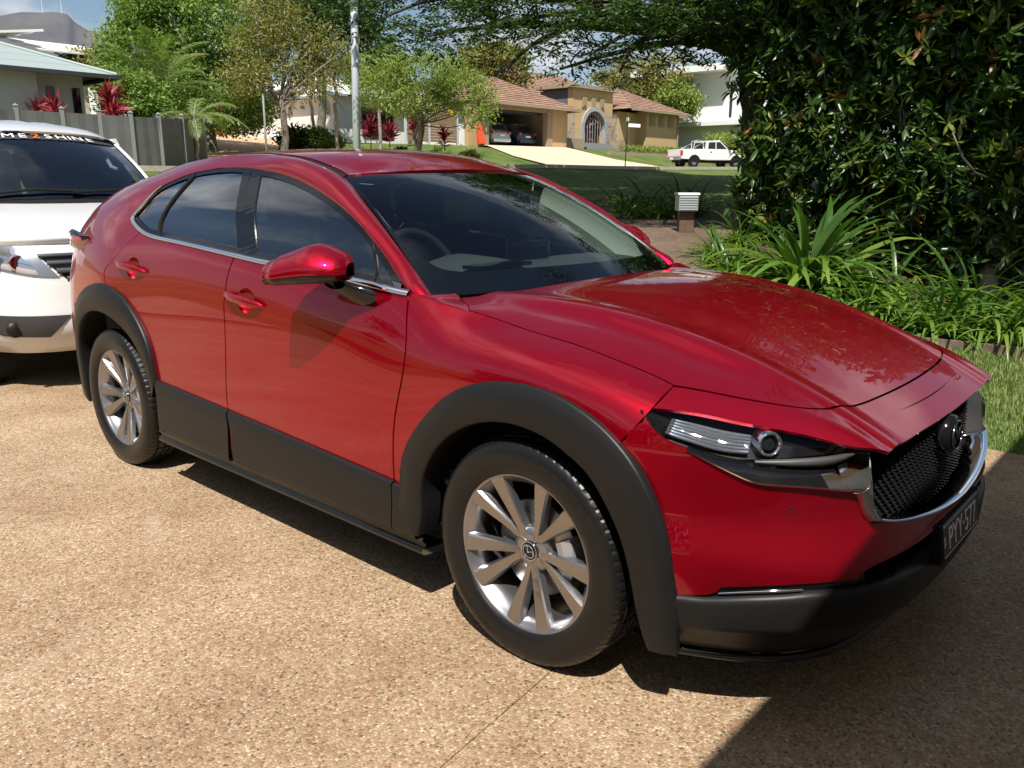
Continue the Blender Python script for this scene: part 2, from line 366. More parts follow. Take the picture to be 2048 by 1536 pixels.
def mat_aggregate():
    m = bpy.data.materials.new('exposed_aggregate'); m.use_nodes = True; n = m.node_tree.nodes; L = m.node_tree.links; b = n['Principled BSDF']
    t = n.new('ShaderNodeTexCoord')
    v = n.new('ShaderNodeTexVoronoi'); v.inputs['Scale'].default_value = 118; L.new(t.outputs['Object'], v.inputs['Vector'])
    sp = n.new('ShaderNodeSeparateColor'); L.new(v.outputs['Color'], sp.inputs[0])
    r = n.new('ShaderNodeValToRGB'); r.color_ramp.interpolation = 'CONSTANT'
    cols = [(0, (.37, .26, .16)), (.18, (.48, .355, .23)), (.38, (.56, .43, .295)), (.54, (.42, .29, .175)), (.66, (.62, .50, .37)), (.78, (.27, .175, .105)), (.86, (.70, .61, .49)), (.93, (.17, .125, .095)), (.972, (.38, .18, .10))]
    for i, (p, c) in enumerate(cols):
        e = r.color_ramp.elements[i] if i < 2 else r.color_ramp.elements.new(p)
        e.position = p; e.color = (*c, 1)
    L.new(sp.outputs[0], r.inputs[0])
    # cement between the pebbles
    v2 = n.new('ShaderNodeTexVoronoi'); v2.feature = 'DISTANCE_TO_EDGE'; v2.inputs['Scale'].default_value = 118; L.new(t.outputs['Object'], v2.inputs['Vector'])
    e = n.new('ShaderNodeValToRGB'); e.color_ramp.elements[0].position = .02; e.color_ramp.elements[1].position = .12; L.new(v2.outputs[0], e.inputs[0])
    mx = n.new('ShaderNodeMix'); mx.data_type = 'RGBA'; mx.inputs[6].default_value = (.43, .335, .23, 1); L.new(e.outputs[0], mx.inputs[0]); L.new(r.outputs[0], mx.inputs[7])
    # stains and wear at larger scale
    q = n.new('ShaderNodeTexNoise'); q.inputs['Scale'].default_value = 1.3; q.inputs['Detail'].default_value = 7; q.inputs['Roughness'].default_value = .65; L.new(t.outputs['Object'], q.inputs['Vector'])
    s = n.new('ShaderNodeValToRGB'); s.color_ramp.elements[0].position = .30; s.color_ramp.elements[0].color = (.58, .50, .42, 1); s.color_ramp.elements[1].position = .66; s.color_ramp.elements[1].color = (.88, .84, .79, 1); L.new(q.outputs[0], s.inputs[0])
    mu = n.new('ShaderNodeMix'); mu.data_type = 'RGBA'; mu.blend_type = 'MULTIPLY'; mu.inputs[0].default_value = 1; L.new(mx.outputs[2], mu.inputs[6]); L.new(s.outputs[0], mu.inputs[7])
    # pale curved scuff left by a tyre
    w = n.new('ShaderNodeVectorMath'); w.operation = 'DISTANCE'; w.inputs[1].default_value = (-2.2, -2.3, 0); L.new(t.outputs['Object'], w.inputs[0])
    sm = n.new('ShaderNodeMath'); sm.operation = 'SUBTRACT'; sm.inputs[1].default_value = 1.23; L.new(w.outputs['Value'], sm.inputs[0])
    ab = n.new('ShaderNodeMath'); ab.operation = 'ABSOLUTE'; L.new(sm.outputs[0], ab.inputs[0])
    rg = n.new('ShaderNodeMapRange'); rg.inputs[1].default_value = .0; rg.inputs[2].default_value = .05; rg.inputs[3].default_value = .28; rg.inputs[4].default_value = 0; L.new(ab.outputs[0], rg.inputs[0])
    qn = n.new('ShaderNodeTexNoise'); qn.inputs['Scale'].default_value = 2.3; L.new(t.outputs['Object'], qn.inputs['Vector'])
    qr = n.new('ShaderNodeMapRange'); qr.inputs[1].default_value = .5; qr.inputs[2].default_value = .62; L.new(qn.outputs[0], qr.inputs[0])
    mm = n.new('ShaderNodeMath'); mm.operation = 'MULTIPLY'; L.new(rg.outputs[0], mm.inputs[0]); L.new(qr.outputs[0], mm.inputs[1])
    m3 = n.new('ShaderNodeMix'); m3.data_type = 'RGBA'; m3.inputs[7].default_value = (.55, .46, .36, 1); L.new(mm.outputs[0], m3.inputs[0]); L.new(mu.outputs[2], m3.inputs[6])
    L.new(m3.outputs[2], b.inputs['Base Color'])
    bp = n.new('ShaderNodeBump'); bp.inputs['Strength'].default_value = .55; bp.inputs['Distance'].default_value = .004
    mh = n.new('ShaderNodeMapRange'); mh.inputs[1].default_value = 0; mh.inputs[2].default_value = .35; L.new(v2.outputs[0], mh.inputs[0])
    L.new(mh.outputs[0], bp.inputs['Height']); L.new(bp.outputs[0], b.inputs['Normal'])
    b.inputs['Roughness'].default_value = .62; b.inputs['Specular IOR Level'].default_value = .3
    return m
AGG = mat_aggregate()
def ground_mat(name, stops, scale, scale2, rough=.95, bump=.5, bscale=60):
    m = bpy.data.materials.new(name); m.use_nodes = True; n = m.node_tree.nodes; L = m.node_tree.links; b = n['Principled BSDF']
    t = n.new('ShaderNodeTexCoord'); a = n.new('ShaderNodeTexNoise'); a.inputs['Scale'].default_value = scale; a.inputs['Detail'].default_value = 8; a.inputs['Roughness'].default_value = .7
    c = n.new('ShaderNodeTexNoise'); c.inputs['Scale'].default_value = scale2; c.inputs['Detail'].default_value = 4
    for q in (a, c): L.new(t.outputs['Object'], q.inputs['Vector'])
    ad = n.new('ShaderNodeMix'); ad.data_type = 'FLOAT'; ad.inputs[0].default_value = .5; L.new(a.outputs[0], ad.inputs[2]); L.new(c.outputs[0], ad.inputs[3])
    r = n.new('ShaderNodeValToRGB')
    for i, (p, col) in enumerate(stops):
        e = r.color_ramp.elements[i] if i < 2 else r.color_ramp.elements.new(p)
        e.position = p; e.color = (*col, 1)
    L.new(ad.outputs[0], r.inputs[0]); L.new(r.outputs[0], b.inputs['Base Color']); b.inputs['Roughness'].default_value = rough; b.inputs['Specular IOR Level'].default_value = .2
    bp = n.new('ShaderNodeBump'); bp.inputs['Strength'].default_value = bump; bp.inputs['Distance'].default_value = .03
    q = n.new('ShaderNodeTexNoise'); q.inputs['Scale'].default_value = bscale; q.inputs['Detail'].default_value = 5; L.new(t.outputs['Object'], q.inputs['Vector']); L.new(q.outputs[0], bp.inputs['Height']); L.new(bp.outputs[0], b.inputs['Normal'])
    return m
LAWN = ground_mat('lawn_grass', [(.30, (.04, .065, .014)), (.46, (.075, .115, .025)), (.60, (.12, .15, .042)), (.72, (.19, .18, .07))], 9, .7, bscale=90)
SOIL = ground_mat('mulch_soil', [(.3, (.035, .022, .014)), (.5, (.085, .055, .035)), (.65, (.16, .105, .065)), (.75, (.06, .04, .025))], 30, 3, bscale=70, bump=.9)
PATHM = ground_mat('worn_path', [(.3, (.07, .05, .035)), (.55, (.14, .10, .07)), (.72, (.22, .165, .115))], 14, 1.5, bscale=50)
CONC = ground_mat('pink_concrete', [(.3, (.50, .38, .27)), (.55, (.58, .45, .33)), (.75, (.66, .53, .40))], 3, .3, rough=.85, bump=.1)
SANDC = ground_mat('sandy_paving', [(.3, (.46, .29, .165)), (.55, (.54, .35, .21)), (.75, (.60, .41, .26))], 3, .4, rough=.9, bump=.1)
ROADM = ground_mat('worn_bitumen', [(.3, (.28, .24, .20)), (.55, (.34, .29, .245)), (.75, (.40, .34, .29))], 12, .6, rough=.9, bump=.2)
KERB = mat('kerb_concrete', (.46, .41, .34), rough=.9, col2=(.36, .32, .27), noise_scale=4)

# lawn and land out to the horizon
xs = np.concatenate([[-2500, -900, -400, -200, -120], np.arange(-80, -24, 1.5), np.arange(-24, 6.5, .5), [10, 20, 60, 300, 2000]])
ys = np.concatenate([[-2000, -400, -100, -40, -20], np.arange(-10, 24, .5), np.arange(24, 80, 2), [100, 160, 300, 700, 2500]])
sheet('lawn', list(xs), list(ys), LAWN, -.03)
# driveway slabs with a control joint between them
J0, J1 = (.42, -1.62), (-.10, -.99)
def joint_x(y): return .107+(y+.863)*(-.109)
def slab(name, x0f, x1f):
    Y = np.linspace(-9, 2.34, 24); V = []; F = []
    for y in Y:
        a, b = x0f(y), x1f(y)
        for x in np.linspace(a, b, 8): V.append((x, y, 0))
    n = 8; k = len(V); F = [(j*n+i, j*n+i+1, (j+1)*n+i+1, (j+1)*n+i) for j in range(len(Y)-1) for i in range(n-1)]
    lo = [(x, y, -.10) for x, y, z in V]; V2 = V+lo; edge = [j*n for j in range(len(Y))], [j*n+n-1 for j in range(len(Y))], list(range(n)), list(range((len(Y)-1)*n, len(Y)*n))
    for e in edge: F += [(e[i], e[i+1], e[i+1]+k, e[i]+k) for i in range(len(e)-1)]
    o = mo(name, V2, F, AGG); recalc(o); tag(o, kind='structure'); return o
slab('driveway', lambda y: -9.4, lambda y: joint_x(y)-.0022)
slab('driveway', lambda y: joint_x(y)+.0022, lambda y: 6.0)
# kerbside strip of the driveway that climbs to the street
sheet('driveway_apron', list(np.arange(-20.2, -9.3, .6)), list(np.linspace(-6.5, 2.3, 6)), AGG, .0)
# garden bed and worn path on the right
def patch(name, poly, m, dz):
    P = [Vector((x, y)) for x, y in poly]; lo = [min(p[i] for p in P) for i in (0, 1)]; hi = [max(p[i] for p in P) for i in (0, 1)]; pts = list(P)
    A = np.array([(p.x, p.y) for p in P]); st = max(.25, (hi[0]-lo[0])/60)
    g = np.array([(x, y) for x in np.arange(lo[0], hi[0], st) for y in np.arange(lo[1], hi[1], st)])
    def ins(Q):
        r = np.zeros(len(Q), bool)
        for i in range(len(A)):
            x1, y1 = A[i]; x2, y2 = A[(i+1) % len(A)]
            if y1 != y2: r ^= ((y1 > Q[:, 1]) != (y2 > Q[:, 1])) & (Q[:, 0] < (x2-x1)*(Q[:, 1]-y1)/(y2-y1)+x1)
        return r
    if len(g): pts += [Vector(q) for q in g[ins(g)]]
    n = len(P); r = delaunay_2d_cdt(pts, [(i, (i+1) % n) for i in range(n)], [list(range(n))], 1, 1e-5)
    V = [(v.x, v.y, tz(v)+dz) for v in r[0]]
    o = mo(name, V, [tuple(f) for f in r[2]], m, None, True); recalc(o); tag(o, kind='structure'); return o
patch('garden_bed', [(-9.5, 10.5), (-6, 6.9), (-2.2, 5.75), (-.6, 5.25), (.6, 5.35), (3, 5.6), (9, 6.5), (9, 18), (-2, 20), (-6, 15)], SOIL, -.006)
patch('garden_path', [(-12.5, 13.5), (-10.5, 9.2), (-7.5, 6.6), (-5.0, 5.2), (-3.2, 5.6), (-3.6, 7.6), (-4.6, 10.5), (-7.0, 13.6), (-10, 15.5)], PATHM, .006)
# timber edging of the bed: single boards
EDG = mat('weathered_timber', (.10, .07, .05), rough=.9, col2=(.19, .14, .10), noise_scale=9, bump=.3, bump_scale=40)
ed = empty('garden_edging', (-.6, 5.25, 0), 0, 'weathered timber boards edging the garden bed beside the lawn', 'edging')
ep = [(-6, 6.9), (-4, 6.3), (-2.2, 5.75), (-.6, 5.25), (.6, 5.35), (1.8, 5.47), (3, 5.6)]
for a, b in zip(ep[:-1], ep[1:]):
    d = Vector((b[0]-a[0], b[1]-a[1])); o = boxo('board', .006, d.length-.006, -.02, .02, -.05, .07, EDG, ed); o.location = (a[0]+.6, a[1]-5.25, random.uniform(-.008, .008)); o.rotation_euler = (random.uniform(-.05, .05), 0, math.atan2(d.y, d.x))
# street, kerbs, far paving
sheet('road', list(np.linspace(-26.6, -20.4, 6)), list(np.concatenate([np.arange(-60, 100, 4)])), ROADM, .02)
for x0, nm in ((-20.4, 'kerb'), (-26.9, 'kerb')):
    V = []; F = []; Y = list(np.arange(-60, 100, 4))
    for y in Y:
        z = float(terrain(x0, y)); V += [(x0, y, z-.05), (x0, y, z+.09), (x0+.3, y, z+.10), (x0+.3, y, z-.05)]
    for j in range(len(Y)-1):
        for i in range(3): F.append((4*j+i, 4*j+i+1, 4*j+i+5, 4*j+i+4))
    tag(recalc(mo(nm, V, F, KERB)), kind='structure')
patch('house_driveway', [(-27, 33.5), (-27, 44.5), (-29.5, 42.2), (-32.4, 41.0), (-33.5, 41), (-33.5, 33.4), (-32.4, 33.4), (-30, 33)], CONC, .03)
patch('house_driveway', [(-27, 13.8), (-27, 22.5), (-34, 22.0), (-50, 32), (-52, 24), (-40, 17.5), (-33, 16.4)], SANDC, .03)
# ================================================================ THE RED CAR
PAINT = mat('red_metallic_paint', (.37, .0003, .012), rough=.29, metal=.74, coat=1, coat_rough=.008, spec=0)
def _flakes():
    n = PAINT.node_tree.nodes; L = PAINT.node_tree.links; b = n['Principled BSDF']
    t = n.new('ShaderNodeTexCoord'); v = n.new('ShaderNodeTexVoronoi'); v.inputs['Scale'].default_value = 900
    L.new(t.outputs['Object'], v.inputs['Vector'])
    bp = n.new('ShaderNodeBump'); bp.inputs['Strength'].default_value = .10; bp.inputs['Distance'].default_value = .002
    L.new(v.outputs['Distance'], bp.inputs['Height']); L.new(bp.outputs[0], b.inputs['Normal'])
CLAD = mat('grey_black_plastic', (.010, .0097, .0094), rough=.42, spec=.28, bump=.06, bump_scale=900)
BLACK = mat('gloss_black', (.006, .006, .007), rough=.08, spec=.5)
MATTE = mat('matte_black', (.008, .008, .008), rough=.75, spec=.2)
RUBBER = mat('tyre_rubber', (.008, .0078, .0076), rough=.34, spec=.32, bump=.03, bump_scale=300)
CHROME = mat('chrome', (.82, .83, .85), rough=.035, metal=1)
ALLOY = mat('machined_alloy', (.38, .365, .365), rough=.27, metal=1)
ALLOYD = mat('silver_alloy_paint', (.34, .335, .35), rough=.30, metal=.9)
STEEL = mat('brake_steel', (.38, .37, .36), rough=.38, metal=1)
DASH = mat('dashboard_plastic', (.09, .093, .097), rough=.6)
SEATM = mat('dark_seat_cloth', (.012, .012, .014), rough=.9)
TRIM = mat('pale_pillar_trim', (.80, .83, .74), rough=.75)
WHITEM = mat('white_print', (.85, .85, .85), rough=.5)
GLASS_S = glass('tinted_side_glass', (.045, .055, .06), 4.4)
GLASS_W = glass('windscreen_glass', (.50, .57, .55), 1.8)
LENS = glass('lamp_lens', (.93, .94, .95), .5)
AMBER = mat('amber_lamp', (.7, .22, .03), rough=.2, coat=1)
REDLAMP = mat('red_lamp', (.35, .01, .01), rough=.15, coat=1)

car = empty('parked_car', (-1.3, 0, 0), 0, 'glossy red hatchback with black wheel arches parked in front, plate PYY 577', 'car')
CARI = Matrix.Translation((1.3, 0, 0))
def cpart(o):
    """vertices were written in scene coordinates: move them under the car"""
    o.data.transform(CARI); return o
def resample(pts, step, spl=True):
    P = np.array(pts, float)
    if len(P) > 2 and spl:
        d = np.concatenate([[0], np.cumsum(np.linalg.norm(np.diff(P, axis=0), axis=1)**.5)])
        q = nspline(d, P)(np.linspace(0, d[-1], 40*len(P)))
    else: q = P
    s = np.concatenate([[0], np.cumsum(np.linalg.norm(np.diff(q, axis=0), axis=1))])
    n = max(1, int(round(s[-1]/step))); t = np.linspace(0, s[-1], n+1)
    return np.stack([np.interp(t, s, q[:, k]) for k in range(q.shape[1])], -1)
def path(*segs, step=.02):
    """closed outline from smooth segments (corners between them)"""
    out = []
    for i, s in enumerate(segs):
        s = list(s)
        nxt = segs[(i+1) % len(segs)][0]
        q = resample(s, step)
        if np.hypot(q[-1][0]-nxt[0], q[-1][1]-nxt[1]) < 1e-5: q = q[:-1]
        else:
            e = resample([tuple(q[-1]), tuple(nxt)], step)[1:-1]; q = np.vstack([q, e]) if len(e) else q
        out.append(q)
    return np.vstack(out)
def inside(P, poly):
    x, y = P[:, 0], P[:, 1]; r = np.zeros(len(P), bool); n = len(poly)
    for i in range(n):
        x1, y1 = poly[i]; x2, y2 = poly[(i+1) % n]
        if y1 == y2: continue
        c = ((y1 > y) != (y2 > y)) & (x < (x2-x1)*(y-y1)/(y2-y1)+x1); r ^= c
    return r
def surf_n(S, U, V, e=2e-3, eu=1, ev=1):
    a = S(U+e*eu, V)-S(U-e*eu, V); b = S(U, V+e*ev)-S(U, V-e*ev); n = np.cross(a, b); n /= np.linalg.norm(n, axis=1)[:, None]+1e-12
    P = S(U, V); C = np.stack([.6*P[:, 0]-.55, 0*P[:, 0], 0*P[:, 0]+.45], -1)
    s = np.sign(((P-C)*n).sum(1)); s[s == 0] = 1
    return P, n*s[:, None]
def panel(name, S, outline, m, parent=car, off=0., thick=.012, holes=(), step=.03, sc=(1, 1), sgn=-1, lip=0., noise_fn=None):
    O = np.array(outline, float)*sc; H = [np.array(h, float)*sc for h in holes]
    lo, hi = O.min(0), O.max(0)
    gx = np.arange(lo[0]+step*.5, hi[0], step); gy = np.arange(lo[1]+step*.43, hi[1], step*.9)
    G = np.array([(x+(step*.5 if j % 2 else 0), y) for j, y in enumerate(gy) for x in gx])
    G = G[inside(G, O)]
    B = np.vstack([O]+H)
    for h in H: G = G[~inside(G, h)]
    if len(G):
        keep = np.ones(len(G), bool)
        for k in range(0, len(G), 2000):
            d = ((G[k:k+2000, None]-B[None])**2).sum(2).min(1); keep[k:k+2000] = d > (step*.45)**2
        G = G[keep]
    pts = np.vstack([B, G]) if len(G) else B
    E = []; k = 0; loops = []
    for L in [O]+H:
        n = len(L); E += [(k+i, k+(i+1) % n) for i in range(n)]; loops.append(list(range(k, k+n))); k += n
    res = delaunay_2d_cdt([Vector(q) for q in pts], E, [loops[0]], 1, 1e-6)
    vs = np.array([(v.x, v.y) for v in res[0]]); T = [tuple(f) for f in res[2]]
    for h in H:
        c = np.array([vs[list(f)].mean(0) for f in T]); k = ~inside(c, h); T = [t for t, q in zip(T, k) if q]
    UV = vs/np.array(sc)
    P, N = surf_n(S, UV[:, 0].copy(), UV[:, 1].copy(), eu=1/sc[0], ev=1/sc[1])
    P = P+N*off
    F = []
    for f in T:
        a, b, c = P[list(f)]; F.append(f if np.cross(b-a, c-a)@N[f[0]] > 0 else f[::-1])
    V = list(P); NN = list(N)
    if thick:   # folded edge
        cnt = {}
        for f in F:
            for i in range(3): cnt[(f[i], f[(i+1) % 3])] = 1
        for (a, b) in list(cnt):
            if (b, a) in cnt: continue
            t = P[b]-P[a]; l = np.linalg.norm(t)
            if l < 1e-9: continue
            o = np.cross(t/l, N[a]); k = len(V)
            for q in (a, b): V += [P[q], P[q]-N[q]*thick]; NN += [o, o]
            F.append((k, k+1, k+3, k+2))
    V = np.array(V); NN = np.array(NN)
    if sgn > 0: V[:, 1] *= -1; NN[:, 1] *= -1; F = [f[::-1] for f in F]
    return cpart(mo(name, V, F, m, parent, True, NN))
def both(fn):
    for s in (-1, 1): fn(s)
def strip(name, rows, m, sgn=-1, parent=car, close=False, smooth=True, flip=False):
    V, F = loft(rows, close); V = [Vector(v) for v in V]
    if (sgn > 0) != flip: F = [f[::-1] for f in F]
    if sgn > 0: V = [Vector((v.x, -v.y, v.z)) for v in V]
    o = mo(name, V, F, m, parent, smooth); recalc(o); return cpart(o)
def arcp(cx, cz, r, a0, a1, n=24): return [(cx+r*math.cos(R(a0+(a1-a0)*i/n)), cz+r*math.sin(R(a0+(a1-a0)*i/n))) for i in range(n+1)]

FARC = [(-.53,.36),(-.5178,.4129),(-.5092,.494),(-.4666,.5949),(-.3821,.6938),(-.2935,.77),(-.2066,.8159),(-.11,.845),(-.0078,.8568),(.0905,.853),(.1709,.8352),(.2511,.8043),(.3222,.7632),(.3873,.7056),(.4347,.6317),(.4679,.5514),(.4877,.4738),(.4987,.3902),(.505,.30),(.50,.212)]
FIN = [(-.43,.275),(-.4122,.3616),(-.41,.4313),(-.3891,.5042),(-.3242,.6018),(-.2357,.6736),(-.1458,.7161),(-.0574,.7372),(.0318,.7392),(.1172,.7224),(.1842,.6932),(.2448,.6571),(.2966,.5978),(.3411,.5247),(.3721,.4359),(.3908,.3432),(.405,.285),(.425,.212)]
RARC = [(-3.15,.27),(-3.14,.46),(-3.11,.60),(-3.0428,.7478),(-2.948,.8325),(-2.8433,.8799),(-2.7022,.9117),(-2.568,.9041),(-2.4346,.8623),(-2.3233,.783),(-2.2518,.7004),(-2.2126,.6069),(-2.1947,.5078)]
RIN = [(-3.06,.25),(-3.06,.40),(-3.05,.55),(-2.985,.67),(-2.918,.7200),(-2.826,.758),(-2.713,.775),(-2.596,.768),(-2.480,.732),(-2.385,.682),(-2.310,.612),(-2.262,.532),(-2.240,.42)]
DLO = [(-.5594,1.0529),(-.6565,1.1003),(-.7432,1.1612),(-.8258,1.2185),(-.9296,1.2736),(-1.0498,1.3207),(-1.1765,1.3596),(-1.3112,1.3934),(-1.4443,1.4197),(-1.5788,1.4358),(-1.7392,1.4489),(-1.9531,1.4506),(-2.1492,1.4324),(-2.2618,1.4106),(-2.3754,1.3745),(-2.4247,1.3403),(-2.4661,1.2787),(-2.4969,1.2418),(-2.5047,1.2189)]
BELT = [(-2.5047,1.2189),(-2.4474,1.1893),(-2.3754,1.1654),(-2.2524,1.1446),(-2.0532,1.1328),(-1.83,1.1196),(-1.5598,1.1015),(-1.306,1.0856),(-.85,1.0615),(-.548,1.0406)]
FDOOR = [(-.5574,.32),(-.5574,.4303),(-.5507,.6227),(-.5216,.7565),(-.5101,.8348),(-.513,.8988),(-.5315,.9748),(-.544,1.0254)]
SPLIT = [(-1.5582,1.1017),(-1.5802,1.031),(-1.5863,.9781),(-1.5932,.9161),(-1.5890,.8544),(-1.5895,.7299),(-1.5985,.6012),(-1.5906,.4553),(-1.5385,.3022)]
RDOOR = [(-2.62,.8900),(-2.6375,.9313),(-2.6515,.9678),(-2.6032,1.0109),(-2.525,1.0707),(-2.3754,1.1654)]
G = .0035
def shift(L, dx=0, dz=0): return [(a+dx, b+dz) for a, b in L]
def zclad(x): return .43+(.5078-.43)*((-.557-x)/1.638)
def handle_cup(cx, cz): return [(cx+.062*math.cos(2*PI*i/28), cz+.048*math.sin(2*PI*i/28)) for i in range(28)]
CUPF = (-1.437, .944); CUPR = (-2.378, 1.005)

def side_panels(s):
    fo = path(shift(FDOOR, G), [(-.544,1.0254),(-.552,1.042)], [(-.552,1.042),(-.50,1.038),(-.44,1.026),(-.38,1.014),(-.33,1.0085)], SHUT,
              [(.3855,.886),(.386,.855),(.3671,.8124),(.327,.7568),(.297,.715)], arcp(0, .35, .465, 50, 172), step=.018)
    panel('front_fender', SIDE, fo, PAINT, sgn=s, step=.022)
    d1 = path(shift(FDOOR, -G)[::-1], [(-.56,.32),(-1.535,.31)], shift(SPLIT, G)[::-1], [b for b in BELT if b[0] > -1.56], step=.018)
    fd = panel('front_door', SIDE, d1, PAINT, sgn=s, holes=[handle_cup(*CUPF)], step=.024)
    d2 = path(shift(SPLIT, -G), [(-1.545,.31),(-2.20,.31)], arcp(-2.655, .40, .465, -12, 88)[:], shift(RDOOR, G), [b for b in BELT if -2.38 < b[0] < -1.5598]+[(-1.5615,1.1017)], step=.018)
    rd = panel('rear_door', SIDE, d2, PAINT, sgn=s, holes=[handle_cup(*CUPR)], step=.024)
    dl = [q for q in DLO if q[0] <= -1.94]
    e2 = [(x, float(_e2(np.array(-x))[1])) for x in np.arange(-1.95, -3.06, -.1)]
    qo = path(shift(RDOOR, -G), [(-2.3754,1.1654),(-2.4474,1.1893),(-2.5047,1.2189)], dl[::-1], [dl[0], (-1.95,1.503)], e2, [(-3.05,1.375),(-3.10,1.30),(-3.22,1.16),(-3.36,1.08)],
              [(-3.36,1.08),(-3.44,.80),(-3.46,.50)], [(-3.46,.50),(-3.42,.24)], [(-3.42,.24),(-3.05,.22)], arcp(-2.655, .40, .475, 205, 88, 30), step=.02)
    qp = panel('rear_quarter', SIDEF, qo, PAINT, sgn=s, step=.026)
    # handles: cup, bar
    for par, (cx, cz), L in ((fd, CUPF, .135), (rd, CUPR, .135)):
        rim = np.array(handle_cup(cx, cz)); rows = []
        for k, dpt in ((1, 0), (.93, .012), (.75, .028), (.4, .036), (.02, .038)):
            q = (rim-[cx, cz])*k+[cx, cz]; P, N = surf_n(SIDE, q[:, 0].copy(), q[:, 1].copy()); rows.append([Vector(v) for v in P-N*dpt])
        o = strip('handle_cup', rows, PAINT, s, par, close=True); 
        o.data.transform(Matrix.Translation((0, 0, 0)))
        rows = []
        for t in np.linspace(-1, 1, 25):
            x = cx-.005+t*L; z = cz+.006-t*.012+(.002*(1-t*t)); P = SIDE(x, z)[0]; w = .0165*(1-abs(t)**3.5)**.5+.0005; out = .034-.026*abs(t)**2.6
            rows.append([Vector((P[0], P[1]-out-.011*w/.0165*math.cos(a)*1.0, P[2]+w*math.sin(a))) for a in np.linspace(0, 2*PI, 13)[:-1]])
        strip('door_handle', rows, PAINT, s, par, close=True)
    return fd, rd, qp
DOORS = {s: side_panels(s) for s in (-1, 1)}

def frame_paths(s):
    # cant rail and A-pillar: red strip between window graphic and windscreen / roof channel
    E1 = resample([q for q in DLO if q[0] >= -1.96], .03)
    E1 = np.array([(a, b) for a, b in E1]); P1, N1 = surf_n(SIDEF, E1[:, 0].copy(), E1[:, 1].copy())
    t = np.linspace(0, 1, len(E1)); e2x = resample([(-.512, 0), (-.65, .2), (-.82, .4), (-1.0, .6), (-1.159, .75), (-1.31, .9), (-1.95, 1.55)], .01)
    # pair the two edges by fraction of length
    L1 = np.concatenate([[0], np.cumsum(np.linalg.norm(np.diff(P1, axis=0), axis=1))]); L1 /= L1[-1]
    xs = np.linspace(-.505, -1.95, 200); Q = np.array([(x, -_e2(np.array(-x))[0], _e2(np.array(-x))[1]) for x in xs])
    L2 = np.concatenate([[0], np.cumsum(np.linalg.norm(np.diff(Q, axis=0), axis=1))]); L2 /= L2[-1]
    P2 = np.stack([np.interp(L1, L2, Q[:, k]) for k in range(3)], -1)
    rows = []
    for i in range(len(P1)):
        a, b = P1[i], P2[i]; c = b-a; w = np.linalg.norm(c); n1 = N1[i]
        axis = P1[min(i+1, len(P1)-1)]-P1[max(i-1, 0)]; axis /= np.linalg.norm(axis)
        n = np.cross(axis, c/w); n /= np.linalg.norm(n); n *= np.sign(n @ n1) or 1
        up = (-n1+(n1 @ (c/w))*(c/w)); row = []
        for k, v in enumerate(np.linspace(0, 1, 11)):
            pp = a+c*v+n*(w*.26*4*v*(1-v)*(.75+.25*(1-v))); bl = float(np.clip((-1.35-pp[0])/.5, 0, 1)); bl = bl*bl*(3-2*bl); ps = np.array([pp[0], -float(side_y(pp[0], a[2]+c[2]*v, True)[0]), a[2]+c[2]*v]); row.append(Vector(pp*(1-bl)+ps*bl))
        row = [Vector(a-n1*.012)]+row+[Vector(b-n*.012)]
        rows.append(row)
    rows.insert(0, [p+Vector((.04, .004, -.035)) for p in rows[0]])
    strip('roof_rail_and_pillar', rows, PAINT, s)
    # black channel between rail and roof
    rows = []
    for x in np.linspace(-1.165, -3.0, 60):
        y, z = _e2(np.array(-x)); y2 = ROOF(x, -1)[0]
        rows.append([Vector((x, -y+.001, z-.012)), Vector((x, -y+.004, z-.003)), Vector((x, y2[1]-.004, y2[2]-.004)), Vector((x, y2[1]-.001, y2[2]-.014))])
    strip('roof_channel_moulding', rows, CLAD, s)
both(frame_paths)
def fx_roof():
    o = path([(-1.02-.144*abs(v)**2.2*.97, v) for v in np.linspace(-1, 1, 21)], [(-1.165, 1), (-3.06, 1)], [(-3.06-.08*(1-v*v), v) for v in np.linspace(1, -1, 21)], [(-3.06, -1), (-1.165, -1)], step=.04)
    panel('roof', ROOF, o, PAINT, step=.045, sc=(1, .55))
fx_roof()
